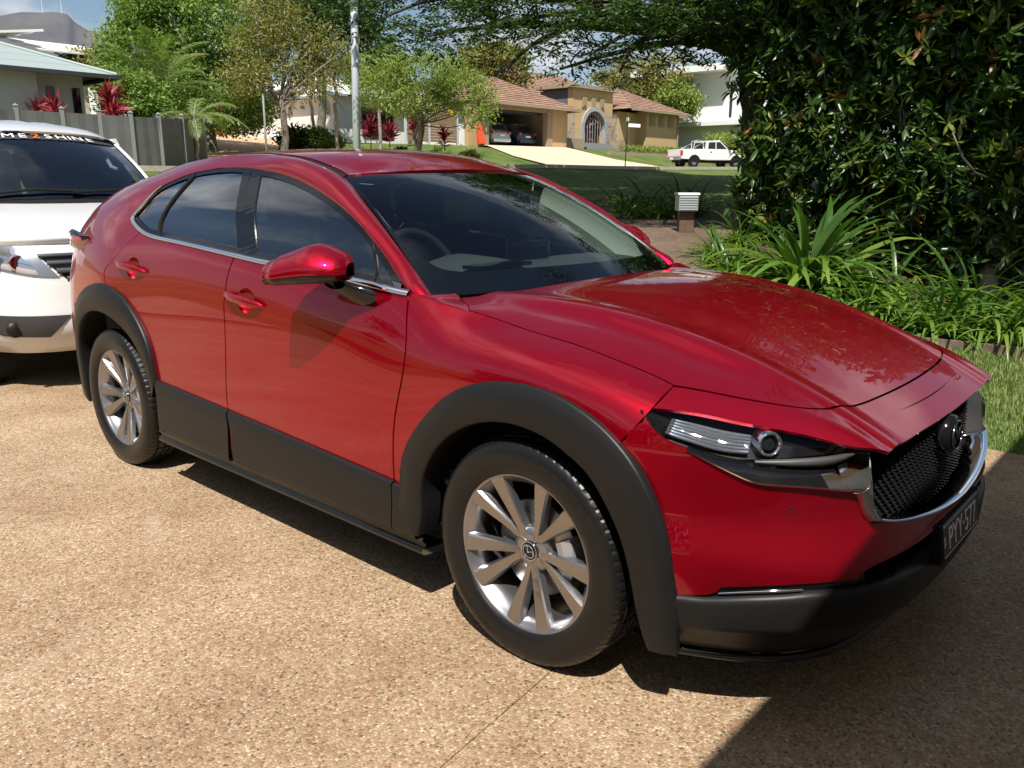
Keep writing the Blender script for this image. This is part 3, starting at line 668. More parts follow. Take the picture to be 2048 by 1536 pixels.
def fx_bonnet():
    half = [(.3852,-.7223),(.4714,-.677),(.558,-.6363),(.6506,-.5818),(.7048,-.508),(.7377,-.3647),(.7520,-.1577),(.7545,0)]
    fr = half+[(x, -y) for x, y in half[-2::-1]]
    sh = [(x, -(y-.004)) for (x, z), y in zip(SHUT, _shy)]
    rear = [(-.33,-.722),(-.362,-.712),(-.40,-.692)]+[(float(WSCREEN(v, 0)[0, 0])+.018, float(WSCREEN(v, 0)[0, 1])) for v in np.linspace(-.90, .90, 25)]+[(-.40,.692),(-.362,.712),(-.33,.722)]
    fr2 = [(x-.003, y*.997) for x, y in fr]
    shm = [(x, -y) for x, y in sh][::-1]
    panel('bonnet', BONNET, path(sh, [sh[-1]]+fr2[1:-1]+[shm[0]], shm, [shm[-1]]+rear[::-1][1:4], rear[::-1][3:-3], rear[::-1][-4:-1]+[sh[0]], step=.02), PAINT, step=.024)
    hl = [(.3626,-.8299),(.4171,-.7932),(.491,-.749),(.564,-.7158),(.6484,-.6747),(.734,-.6288),(.8165,-.5781),(.8673,-.5154)]
    ed = [(.8673,-.5154),(.8690,-.3532),(.8740,-.1992),(.8766,0)]
    ed = ed+[(x, -y) for x, y in ed[-2::-1]]
    fr3 = [(x+.003, y*1.003) for x, y in fr]
    hlm = [(x, -y) for x, y in hl][::-1]
    R0 = (.384,-.8145); L0 = (.384,.8145)
    left = [L0]+[(x, -y) for x, y in hl[1:]]
    panel('nose_panel', BONNET, path([R0,(.3865,-.7932),fr3[0]], fr3, [fr3[-1],(.3865,.7932),L0], left, [left[-1]]+ed[::-1][1:], [ed[0]]+hl[::-1][1:-1]+[R0], step=.018), PAINT, step=.022, thick=.010)
fx_bonnet()
def corner_fill(s):
    # top of the fender between door corner, windscreen foot and bonnet corner
    ua = resample([(-.552,1.042),(-.50,1.038),(-.44,1.026),(-.38,1.014),(-.33,1.0085)], .012); A = SIDE(ua[:, 0], ua[:, 1]); n = len(A)
    tg = SIDE(ua[:, 0], ua[:, 1])-SIDE(ua[:, 0], ua[:, 1]-.006); tg /= np.linalg.norm(tg, axis=1)[:, None]
    w = [WSCREEN(-q, 0.0)[0] for q in (1.0, .97, .93, .90)]; c0 = float(WSCREEN(-.90, 0)[0, 0])+.014
    B = np.array(w+[BONNET(c0, -.664)[0], BONNET(-.40, -.696)[0], BONNET(-.362, -.716)[0], A[-1]]); B = resample(B, .006); u = np.linspace(0, len(B)-1, n); B = np.stack([np.interp(u, range(len(B)), B[:, k]) for k in range(3)], -1)
    rows = []
    for i in range(n):
        C = A[i]+tg[i]*np.linalg.norm(B[i]-A[i])*.12; rows.append([Vector(A[i]*(1-t)**2+2*C*t*(1-t)+B[i]*t*t) for t in np.linspace(0, 1, 9)])
    strip('fender_corner', rows, PAINT, s)
both(corner_fill)
# windscreen with ceramic border
wsc = panel('windscreen', WSCREEN, path([(v, .0) for v in np.linspace(-1, 1, 9)], [(1, 0), (1, 1)], [(v, 1) for v in np.linspace(1, -1, 9)], [(-1, 1), (-1, 0)], step=.06), GLASS_W, step=.08, thick=0, sc=(.65, .75), off=-.004)
def fx_border():
    O = path([(v, .0) for v in np.linspace(-.997, .997, 9)], [(.997, 0), (.997, 1)], [(v, 1) for v in np.linspace(.997, -.997, 9)], [(-.997, 1), (-.997, 0)], step=.04)
    h = path([(-.80,.135),(0,.115),(.80,.135),(.89,.17),(.925,.26)], [(.93,.24),(.972,.40),(.975,.85)], [(.975,.85),(.95,.92),(.84,.945),(0,.955),(-.86,.945),(-.95,.92),(-.975,.85)], [(-.975,.85),(-.972,.40),(-.93,.24),(-.89,.17),(-.80,.135)], step=.03)
    panel('windscreen_border', WSCREEN, O, BLACK, wsc, holes=[h], step=.06, thick=0, sc=(.65, .75), off=-.008)
fx_border()

# ---- side windows
def offset_in(poly, d):
    P = np.array(poly); n = len(P); t = np.roll(P, -1, 0)-np.roll(P, 1, 0); t /= np.linalg.norm(t, axis=1)[:, None]+1e-9
    nn = np.stack([-t[:, 1], t[:, 0]], -1); A = .5*np.sum(P[:, 0]*np.roll(P[:, 1], -1)-np.roll(P[:, 0], -1)*P[:, 1])
    return P+nn*(d if A > 0 else -d)
def side_glass(s):
    fd, rd, qp = DOORS[s]
    blo = shift(BELT, 0, .014)
    full = path(DLO, [(-2.5047,1.2189)]+blo[1:-1]+[(-.5594,1.0529)], step=.02)
    fin = offset_in(full, .020)
    frm = panel('window_surround', SIDEF, full, BLACK, sgn=s, holes=[fin], off=-.003, thick=0, step=.03)
    def zt(x): return float(np.interp(-x, [-q[0] for q in DLO], [q[1] for q in DLO]))
    def zb(x): return float(np.interp(x, [q[0] for q in blo], [q[1] for q in blo]))
    def pane(nm, x0b, x0t, x1b, x1t, par, mid0=None, mid1=None):
        """pane between two near-vertical edges, front (x0) and rear (x1); follows the surround"""
        top = [(x, zt(x)-.004) for x in np.linspace(x0t, x1t, 24)]; bot = [(x, zb(x)+.001) for x in np.linspace(x1b, x0b, 16)]
        e1 = [top[-1]]+(mid1 or [])+[bot[0]]; e0 = [bot[-1]]+(mid0 or [])+[top[0]]
        panel(nm, SIDEF, path(top, e1, bot, e0, step=.03), GLASS_S, par, sgn=s, off=-.007, thick=0, step=.05)
    dv = [(-2.235,1.2206)]
    pane('quarter_light', -.60, -.615, -.722, -.802, fd)
    pane('front_door_glass', -.728, -.808, -1.445, -1.617, fd)
    pane('rear_door_glass', -1.54, -1.735, -2.195, -2.145, rd, None, dv)
    x1 = -2.49
    top = [(x, zt(x)-.004) for x in np.linspace(-2.155, -2.42, 12)]+[(-2.46,1.28),(-2.492,1.235)]
    bot = [(x, zb(x)+.001) for x in np.linspace(-2.48, -2.205, 8)]
    panel('quarter_glass', SIDEF, path(top, [top[-1], bot[0]], bot, [bot[-1],(-2.245,1.2206),top[0]], step=.03), GLASS_S, rd, sgn=s, off=-.007, thick=0, step=.05)
    def bar(nm, pts, w, m, par, off=.0):
        a = resample(pts, .02); t = np.gradient(a, axis=0); t /= np.linalg.norm(t, axis=1)[:, None]; nn = np.stack([-t[:, 1], t[:, 0]], -1); rows = []
        for k, o in ((-1, -.006), (-.9, off), (.9, off), (1, -.006)):
            q = a+nn*w*.5*k; P, N = surf_n(SIDEF, q[:, 0].copy(), q[:, 1].copy()); rows.append([Vector(v) for v in P+N*o])
        return strip(nm, [list(r) for r in zip(*rows)], m, s, par, smooth=False)
    bar('window_divider', [(-2.15,1.425),(-2.239,1.2206),(-2.199,1.15)], .020, MATTE, rd, .0)
    bar('window_divider', [(-.800,1.19),(-.725,1.062)], .007, CLAD, fd, .001)
    # pillar covers
    for nm, a, b, w, par in (('pillar_cover', (-1.655,1.435), (-1.472,1.108), .075, fd), ('pillar_cover', (-1.728,1.44), (-1.536,1.112), .052, rd)):
        bar(nm, [a, b], w, BLACK, par, -.002)
    # bright moulding along the sill and round the rear corner
    ch = BELT[::-1][:-1]+[(-2.5047,1.2189),(-2.4969,1.2418),(-2.4661,1.2787),(-2.4247,1.3403),(-2.3754,1.3745)]
    a = resample(shift(ch[:len(BELT)-1], 0, .008)+[(-2.492,1.222),(-2.487,1.242),(-2.457,1.279),(-2.418,1.336),(-2.37,1.369)], .015)
    t = np.gradient(a, axis=0); t /= np.linalg.norm(t, axis=1)[:, None]; nn = np.stack([-t[:, 1], t[:, 0]], -1); rows = []
    tip = np.minimum(1, np.linspace(0, 1, len(a))[::-1]*9+.15)
    for k, o in ((-1, -.004), (-.95, .003), (-.5, .0065), (.5, .0065), (.95, .003), (1, -.004)):
        q = a+nn*.0085*k*tip[:, None]; P, N = surf_n(SIDEF, q[:, 0].copy(), q[:, 1].copy(), 6e-3); P = SIDEF(a[:, 0], a[:, 1]-0)+(SIDEF(q[:, 0], q[:, 1])-SIDEF(a[:, 0], a[:, 1]))
        rows.append([Vector(v)+Vector((0, -1, .25)).normalized()*(o+.004) for v in P])
    strip('bright_sill_moulding', [list(r) for r in zip(*rows)], CHROME, s)
both(side_glass)

# ---- cladding
def cladding(s):
    for nm, A, B in (('front_arch_cladding', FARC, FIN), ('rear_arch_cladding', RARC, RIN)):
        a = resample(A, .01); b = resample(B, .01); n = 90
        def rs(q): u = np.linspace(0, len(q)-1, n); return np.stack([np.interp(u, range(len(q)), q[:, k]) for k in (0, 1)], -1)
        a, b = rs(a), rs(b); rows = []
        for w, o in ((-.005, -.012), (.0, .006), (.02, .014), (.06, .018), (.5, .020), (.93, .020), (.975, .017), (1, .009)):
            q = a+(b-a)*w; P, N = surf_n(SIDE, np.clip(q[:, 0], -3.45, .6), q[:, 1].copy()); rows.append([Vector(v) for v in P+N*o])
        rows.append([Vector((v.x, v.y+.03, v.z)) for v in rows[-1]]); rows.append([Vector((v.x, v.y+.05, v.z)) for v in rows[-1]])
        strip(nm, [list(r) for r in zip(*rows)], CLAD, s)
    fd, rd, qp = DOORS[s]
    for nm, x0, x1, par in (('door_cladding', -.5585, -1.582, fd), ('door_cladding', -1.589, -2.20, rd), ('sill_cladding_end', -.44, -.5535, car)):
        if par is car: top = [(-.5535,.427),(-.50,.42),(-.44,.36)]; lo = [(-.44,.262),(-.5535,.262)]
        else: top = [(x, zclad(x)) for x in np.linspace(x1, x0, 12)]; lo = [(x0+.0, .262), (x1+(.03 if x1 > -2 else .0), .268)]
        rows = []
        T = resample(top[::-1] if par is not car else top[::-1], .03); n = len(T); Lw = np.stack([np.linspace(lo[0][0], lo[1][0], n), np.linspace(lo[0][1], lo[1][1], n)], -1)
        for w, o in ((0, -.01), (.0, .010), (.055, .017), (.35, .0165), (.9, .018), (1, .014), (1.01, -.01)):
            q = T+(Lw-T)*w; P, N = surf_n(SIDE, q[:, 0].copy(), q[:, 1].copy()); rows.append([Vector(v) for v in P+N*o])
        rows = [list(r) for r in zip(*rows)]
        strip(nm, rows, CLAD, s, par)
    # rocker below
    rows = []
    for x in np.linspace(-.42, -2.24, 40):
        P = SIDE(x, .262)[0]; y = P[1]; rows.append([Vector((x, y+.0, .268)), Vector((x, y-.004, .255)), Vector((x, y+.012, .24)), Vector((x, y-.006, .228)), Vector((x, y-.008, .214)), Vector((x, y+.004, .205)), Vector((x, y+.15, .19))])
    strip('rocker_panel', rows, BLACK, s)
    for cx in (0, -2.655):
        rr = .435 if cx == 0 else .455; zc = .345
        rows = []
        for a in np.linspace(-8, 188, 40):
            ca, sa = math.cos(R(a)), math.sin(R(a)); rows.append([Vector((cx+rr*ca, -.858, zc+rr*sa)), Vector((cx+rr*ca, -.70, zc+rr*sa)), Vector((cx+rr*ca, -.52, zc+rr*sa)), Vector((cx, -.50, zc))])
        strip('wheel_arch_liner', rows, MATTE, s)
    # liner clips visible behind the front wheel
    if True:
        mb = MB()
        for z in (.46, .355): mb.lathe([(.001, -.012), (.012, -.010), (.014, 0)], 12, 'y', (-.375, -.80, z))
        mb.box(-.37, -.30, -.80, -.79, .39, .50)
        o = mb.obj('liner_clips', MATTE, car)
        if s > 0: o.data.transform(Matrix.Diagonal((1, -1, 1, 1)))
        cpart(o)
    mb = MB().prism([(.43,.20),(.50,.20),(.48,.165),(.45,.16)], 1, -.76, -.66); o = mb.obj('air_deflector', MATTE, car)
    if s > 0: o.data.transform(Matrix.Diagonal((1, -1, 1, 1)))
    cpart(o)
both(cladding)

# ---- front end
HLBOT = [(.8865,7.7398),(.8747,7.5272),(.853,7.2026),(.8206,6.9669),(.7829,6.833),(.7298,6.674),(.6861,6.6279),(.6244,6.6728),(.5497,6.7475),(.4734,6.7599),(.3706,6.6749)]
WING_O = [(.7832,6.7843),(.7169,6.3946),(.6638,6.108),(.634,6.0584),(.5691,6.0246),(.478,5.8587),(.4545,5.80),(.4419,5.6148),(.4269,5.2167),(.4130,5.00),(.3499,4.8112),(.1992,4.50),(.1005,4.36),(0,4.30)]
WING_I = [(.7829,6.833),(.7299,6.66),(.6578,6.5472),(.6181,6.5119),(.5675,6.4945),(.4964,6.5241),(.4500,6.70),(.3733,6.66),(.3699,6.1361),(.3690,5.7239),(.3491,5.05),(.3091,4.88),(.198,4.68),(.0986,4.56),(0,4.50)]
BUMP_BOT = [(.8129,3.0429),(.7577,3.1789),(.7328,3.4736),(.5749,3.7373),(.4629,3.7661),(.3999,3.9865),(.2247,3.9906),(0,3.98)]
CLAD_TOP = [(.8129,3.0429),(.7602,3.0811),(.6781,3.2943),(.5745,3.4771),(.4794,3.5),(.285,3.30),(.1212,3.05),(0,2.98)]
def F3(L): return FRONT(*np.array(L).T)
def NOSE_BEV(s): pass
def front_end(s):
    sc = (1.4, .1)
    out = path(HLBOT[1:5], WING_O[:6], WING_O[5:9], WING_O[8:], [(0,4.30),(0,3.98)], BUMP_BOT[::-1][:2], BUMP_BOT[::-1][1:4], BUMP_BOT[::-1][3:6], BUMP_BOT[::-1][5:],
               [(.8129,3.0429),(.84,3.936),(.86,4.689),(.90,5.488),(.98,6.10),(1.054,6.42)], [(1.054,6.42),(1.018,6.77),(.893,7.33),(.8747,7.5272)], step=.03)
    # outline steps are in mixed units: resample in scaled space
    q = np.array(out)*sc; d = [0]
    keep = [0]
    for i in range(1, len(q)):
        if np.linalg.norm(q[i]-q[keep[-1]]) > .006: keep.append(i)
    bc = panel('bumper_cover', FRONT, np.array(out)[keep], PAINT, sgn=s, step=.026, sc=sc)
    # lower bumper in grey plastic
    low = []
    for t in np.linspace(0, .845, 50):
        vt = np.interp(t, [a for a, b in CLAD_TOP[::-1]], [b for a, b in CLAD_TOP[::-1]]); vt = min(vt, 3.08) if t > .76 else vt
        r = []
        f = min(1, max(0, (.80-t)/.08)); ctr = min(1, max(0, (.42-t)/.2))
        for w, o in ((1.0, -.03), (1.0, .002), (.97, .010), (.92, .014), (.66, .030*f+.016*(1-f)), (.60, .030*f+.016*(1-f)), (.52, .016), (.30, .010), (.10, .006), (.04, .0)):
            v = .95+(vt-.95)*w; P, N = surf_n(FRONT, np.array([t]), np.array([v])); r.append(Vector(P[0]+N[0]*o))
        r.append(r[-1]+Vector((-.05, .02, -.004)))
        low.append(r)
    strip('lower_bumper', low, CLAD, s)
    lip = []
    for t in np.linspace(0, .80, 40):
        P, N = surf_n(FRONT, np.array([t]), np.array([.98])); p = Vector(P[0]); n = Vector((N[0][0], N[0][1], 0)).normalized()
        lip.append([p+n*.004+Vector((0, 0, -.004)), p+n*.016+Vector((0, 0, -.012)), p+n*.014+Vector((0, 0, -.022)), p-n*.06+Vector((0, 0, -.03))])
    strip('lower_lip', lip, BLACK, s)
    # indicator insert
    def band(nm, L, m, o0=-.012, par=car):
        a, b = L; A = resample(a, .012); u = np.linspace(0, len(A)-1, 30); A = np.stack([np.interp(u, range(len(A)), A[:, k]) for k in (0, 1)], -1)
        B = resample(b, .012); u = np.linspace(0, len(B)-1, 30); B = np.stack([np.interp(u, range(len(B)), B[:, k]) for k in (0, 1)], -1); rows = []
        for w, o in ((0, o0-.01), (0, o0), (.5, o0+.004), (1, o0), (1, o0-.01)):
            q = A+(B-A)*w; P, N = surf_n(FRONT, q[:, 0].copy(), q[:, 1].copy()); rows.append([Vector(v) for v in P+N*o])
        return strip(nm, rows, m, s, par)
    band('indicator_insert', ([(.77,3.13),(.7328,3.50),(.5749,3.76),(.44,3.80)], [(.77,3.08),(.6781,3.25),(.5745,3.43),(.44,3.48)]), BLACK, -.010)
    band('indicator_strip', ([(.735,3.28),(.66,3.47),(.585,3.575)], [(.735,3.21),(.66,3.385),(.585,3.50)]), CHROME, -.004)
    # intake behind the plate: dark recess and fins
    rows = []
    for t in np.linspace(0, .50, 20):
        a = FRONT(t, 4.02)[0]; b = FRONT(t, 2.9)[0]; rows.append([Vector((a[0]-.005, a[1], a[2])), Vector((a[0]-.08, a[1]*.97, a[2])), Vector((b[0]-.09, b[1]*.97, b[2]-.02)), Vector((b[0]-.01, b[1], b[2]-.02))])
    strip('lower_intake', rows, MATTE, s)
    for t in (.30, .345, .39, .435):
        a = FRONT(t, 3.86)[0]; b = FRONT(t+.02, 3.3)[0]
        P = [Vector((a[0]-.03, a[1], a[2])), Vector((a[0]-.012, a[1]-.012, a[2]-.012)), Vector((b[0]-.008, b[1]-.02, b[2])), Vector((b[0]-.04, b[1], b[2]))]
        strip('intake_fin', [[P[0], P[1]], [P[3], P[2]]], CLAD, s)
    # bright wing moulding: two runs (along the lamp, down and under the grille)
    A = np.array(WING_O); B = np.array(WING_I)
    def edge(L, n, seg):
        q = np.vstack([resample(np.array(L[i:j])*sc, .004) for i, j in seg])/np.array(sc)
        d = np.concatenate([[0], np.cumsum(np.linalg.norm(np.diff(q*sc, axis=0), axis=1))]); u = np.linspace(0, d[-1], n); return np.stack([np.interp(u, d, q[:, k]) for k in (0, 1)], -1)
    ww = [(edge(WING_O, 50, [(0, 6)]), edge(WING_I, 50, [(0, 6)])), (edge(WING_O, 14, [(5, 7)]), edge(WING_I, 14, [(5, 8)])), (edge(WING_O, 30, [(6, 10)]), edge(WING_I, 30, [(7, 11)])), (edge(WING_O, 40, [(9, 14)]), edge(WING_I, 40, [(10, 15)]))]
    ao = np.vstack([a for a, b in ww]); bo = np.vstack([b for a, b in ww]); rows = []
    k = len(ao)
    depth = np.interp(np.arange(k), [0, 10, 50, 64, 94, k-1], [.0, .012, .018, .030, .045, .05])
    for w, o in ((-.0, -.02), (0, .002), (.10, .016), (.22, .019), (.55, .004), (.97, -1), (1.0, -2)):
        q = ao+(bo-ao)*w; P, N = surf_n(FRONT, q[:, 0].copy(), q[:, 1].copy())
        oo = np.full(k, o) if o > -.5 else (-depth if o == -1 else -depth-.05)
        if w == .10 or w == .22: oo = oo*np.interp(np.arange(k), [0, 30, 55, 70, k-1], [.35, .8, 1.2, 1.6, 1.2])
        rows.append([Vector(v) for v in P+N*oo[:, None]])
    strip('wing_inner_face', [r[:43] for r in rows[3:]], BLACK, s)  # gloss black stands in for the dark reflection on the chrome
    strip('bright_wing_moulding', [r[:43] for r in rows[:4]], CHROME, s)
    strip('bright_grille_surround', [r[42:] for r in rows], CHROME, s)
    # headlamp
    hl = [(.3626,-.8299),(.4171,-.7932),(.491,-.749),(.564,-.7158),(.6484,-.6747),(.734,-.6288),(.8165,-.5781),(.8673,-.5154)]
    T = resample(hl, .01); T3 = BONNET(T[:, 0], T[:, 1]); T3[:, 2] -= .004
    Bq = resample(np.array([(.8865,7.72)]+HLBOT[1:])*sc, .006)/np.array(sc); B3 = FRONT(Bq[:, 0], Bq[:, 1])
    n = 48
    def rs3(q):
        d = np.concatenate([[0], np.cumsum(np.linalg.norm(np.diff(q, axis=0), axis=1))]); u = np.linspace(0, d[-1], n); return np.stack([np.interp(u, d, q[:, k]) for k in range(3)], -1)
    T3, B3 = rs3(T3), rs3(B3)
    nrm = np.array([.72, -.66, .2]); nrm /= np.linalg.norm(nrm)
    def lf(d, bul, w0=0, w1=1, i0=0, i1=n, m=9):
        rows = []
        for i in range(i0, i1):
            e = min(1, i/8)
            rows.append([Vector(T3[i]+(B3[i]-T3[i])*w+nrm*(bul*4*w*(1-w)-d*e)) for w in np.linspace(w0, w1, m)])
        return rows
    hs = strip('headlamp', lf(.045, .0), BLACK, s)
    strip('lamp_lens', lf(.004, .012), LENS, s, hs)
    # pale reflector with ribs
    r0 = lf(.030, .004, .27, .82, 7, 23, 13)
    rb = []
    for r in r0:
        rb.append([v-Vector(nrm)*(.005 if j % 2 else 0) for j, v in enumerate(r)])
    strip('lamp_reflector', rb, mat('lamp_silver', (.60, .64, .70), rough=.2, metal=1), s, hs, smooth=False)
    c = Vector(T3[25]+(B3[25]-T3[25])*.50); ax = Vector((.80, -.58, .05)).normalized(); a1 = ax.cross(Vector((0, 0, 1))).normalized(); a2 = ax.cross(a1)
    def ring(prof, nm, m, cen):
        rows = [[cen+ax*h+(a1*math.cos(q)+a2*math.sin(q))*r for q in np.linspace(0, 2*PI, 33)[:-1]] for r, h in prof]
        return strip(nm, rows, m, s, hs, close=True)
    ring([(.032, -.05), (.032, -.010), (.030, -.006), (.025, -.008), (.022, -.03), (.0225, -.05)], 'projector_ring', CHROME, c)
    ring([(.022, -.035), (.018, -.022), (.012, -.015), (.001, -.013)], 'projector_lens', BLACK, c)
    # grey strip under the lamp
    gq = [(.66,6.66),(.60,6.72),(.53,6.76),(.455,6.80)]; gb = [(.66,6.60),(.60,6.55),(.53,6.55),(.455,6.74)]
    band('lamp_bezel', (gq, gb), mat('satin_grey', (.05, .05, .05), rough=.45), -.004)
    # parking sensor
    P, N = surf_n(FRONT, np.array([.5924]), np.array([5.4141])); P = Vector(P[0]); Nn = Vector(N[0]); a1 = Nn.orthogonal().normalized(); a2 = Nn.cross(a1)
    rows = [[P+Nn*h+(a1*math.cos(q)+a2*math.sin(q))*r for q in np.linspace(0, 2*PI, 21)[:-1]] for r, h in ((.0125, -.001), (.0120, .0006), (.0112, -.0004), (.0105, .0006), (.001, .0008))]
    mbs = MB(); mbs.tube([P+Nn*.0004+(a1*math.cos(q)+a2*math.sin(q))*.012 for q in np.linspace(0, 2*PI, 25)], .0011, 5); os_ = mbs.obj('parking_sensor', MATTE, car)
    if s > 0: os_.data.transform(Matrix.Diagonal((1, -1, 1, 1)))
    cpart(os_)
both(front_end)
def grille():
    # backing and mesh of small wedges (too small to tell apart singly)
    V = []
    bk = MB()
    def gp(y, z): return .862-.05*(y/.5)**2-.10*(z-.62)*.6
    rows = [[Vector((gp(y, z)-.035, y, z)) for y in np.linspace(-.54, .54, 25)] for z in np.linspace(.46, .80, 12)]
    v, f = loft(rows); o = mo('grille_backing', v, f, MATTE, car, True); cpart(o)
    mb = MB(); k = 0
    for iz in range(21):
        z = .505+iz*.0132
        for iy in range(-17, 18):
            y = (iy+(.5 if iz % 2 else 0))*.0285
            hw = .50 if z > .58 else .50-.35*((.58-z)/.075)**2
            if abs(y) > min(.495, hw) or z > .772: continue
            if y*y/.055**2+(z-.693)**2/.055**2 < 1.15: continue
            x = gp(y, z); w = .0125; h = .0062
            mb.add([(x-.022, y-w, z), (x-.022, y+w, z), (x-.022, y, z+h), (x-.022, y, z-h), (x+.004, y-.004, z-.001), (x+.004, y+.004, z-.001)],
                   [(0, 4, 2), (2, 4, 5), (1, 2, 5), (1, 5, 3), (0, 3, 4), (3, 5, 4)])
    o = mb.obj('grille_mesh', mat('grille_black', (.014, .014, .015), rough=.10, spec=.9), car); tag(o, kind='stuff'); recalc(o); cpart(o)
    # round plaque and emblem
    cx, cz = .893, .693
    tilt = Matrix.Translation((cx, 0, cz)) @ Matrix.Rotation(R(-4), 4, 'Y')
    mb = MB().lathe([(.001, .004), (.050, .002), (.058, -.004), (.060, -.03)], 40, 'x'); pl = mb.obj('badge_plaque', BLACK, car, True); pl.data.transform(tilt); recalc(pl); cpart(pl)
    e = MB(); e.tube([(.006, .050*math.cos(t), .041*math.sin(t)) for t in np.linspace(0, 2*PI, 41)], .0042, 8)
    wing = [(-.046, .012), (-.030, .021), (-.016, .014), (0, -.010), (.016, .014), (.030, .021), (.046, .012)]
    e.tube([(.006, a, b) for a, b in [(q.x, q.y) for q in [Vector(w) for w in wing]]], [.0025, .0045, .005, .0045, .005, .0045, .0025], 8)
    em = e.obj('badge_emblem', mat('dark_chrome', (.30, .31, .34), rough=.12, metal=1), pl, True); em.data.transform(tilt); recalc(em); cpart(em)
grille()
def plate():
    M = frame3((.936, 0, .430), (0, 1, 0), (-.16, 0, 1))
    fr = MB().box(-.205, .205, -.058, .058, -.02, .004); o = fr.obj('plate_holder', MATTE, car); o.data.transform(M); bevel(o, .005, 2); cpart(o)
    pl = MB().box(-.186, .186, -.05, .05, 0, .0065).obj('number_plate', mat('plate_black', (.012, .012, .012), rough=.3), car); pl.data.transform(M); bevel(pl, .002, 1); cpart(pl)
    tx = text_obj('plate_characters', 'PYY\u00b7577', .092, WHITEM, pl, M @ Matrix.Translation((.010, -.004, .0068)), .0008, sx=.92); cpart(tx)
    b = MB()
    for x0, x1, y0, y1 in ((-.18, .18, .0425, .0445), (-.18, .18, -.0445, -.0425)): b.box(x0, x1, y0, y1, .0066, .0072)
    bo = b.obj('plate_border', WHITEM, pl); bo.data.transform(M); cpart(bo)
    t2 = text_obj('plate_side_print', 'QLD', .016, WHITEM, pl, M @ Matrix.Translation((-.172, 0, .0068)) @ Matrix.Rotation(PI/2, 4, 'Z'), .0006); cpart(t2)
plate()

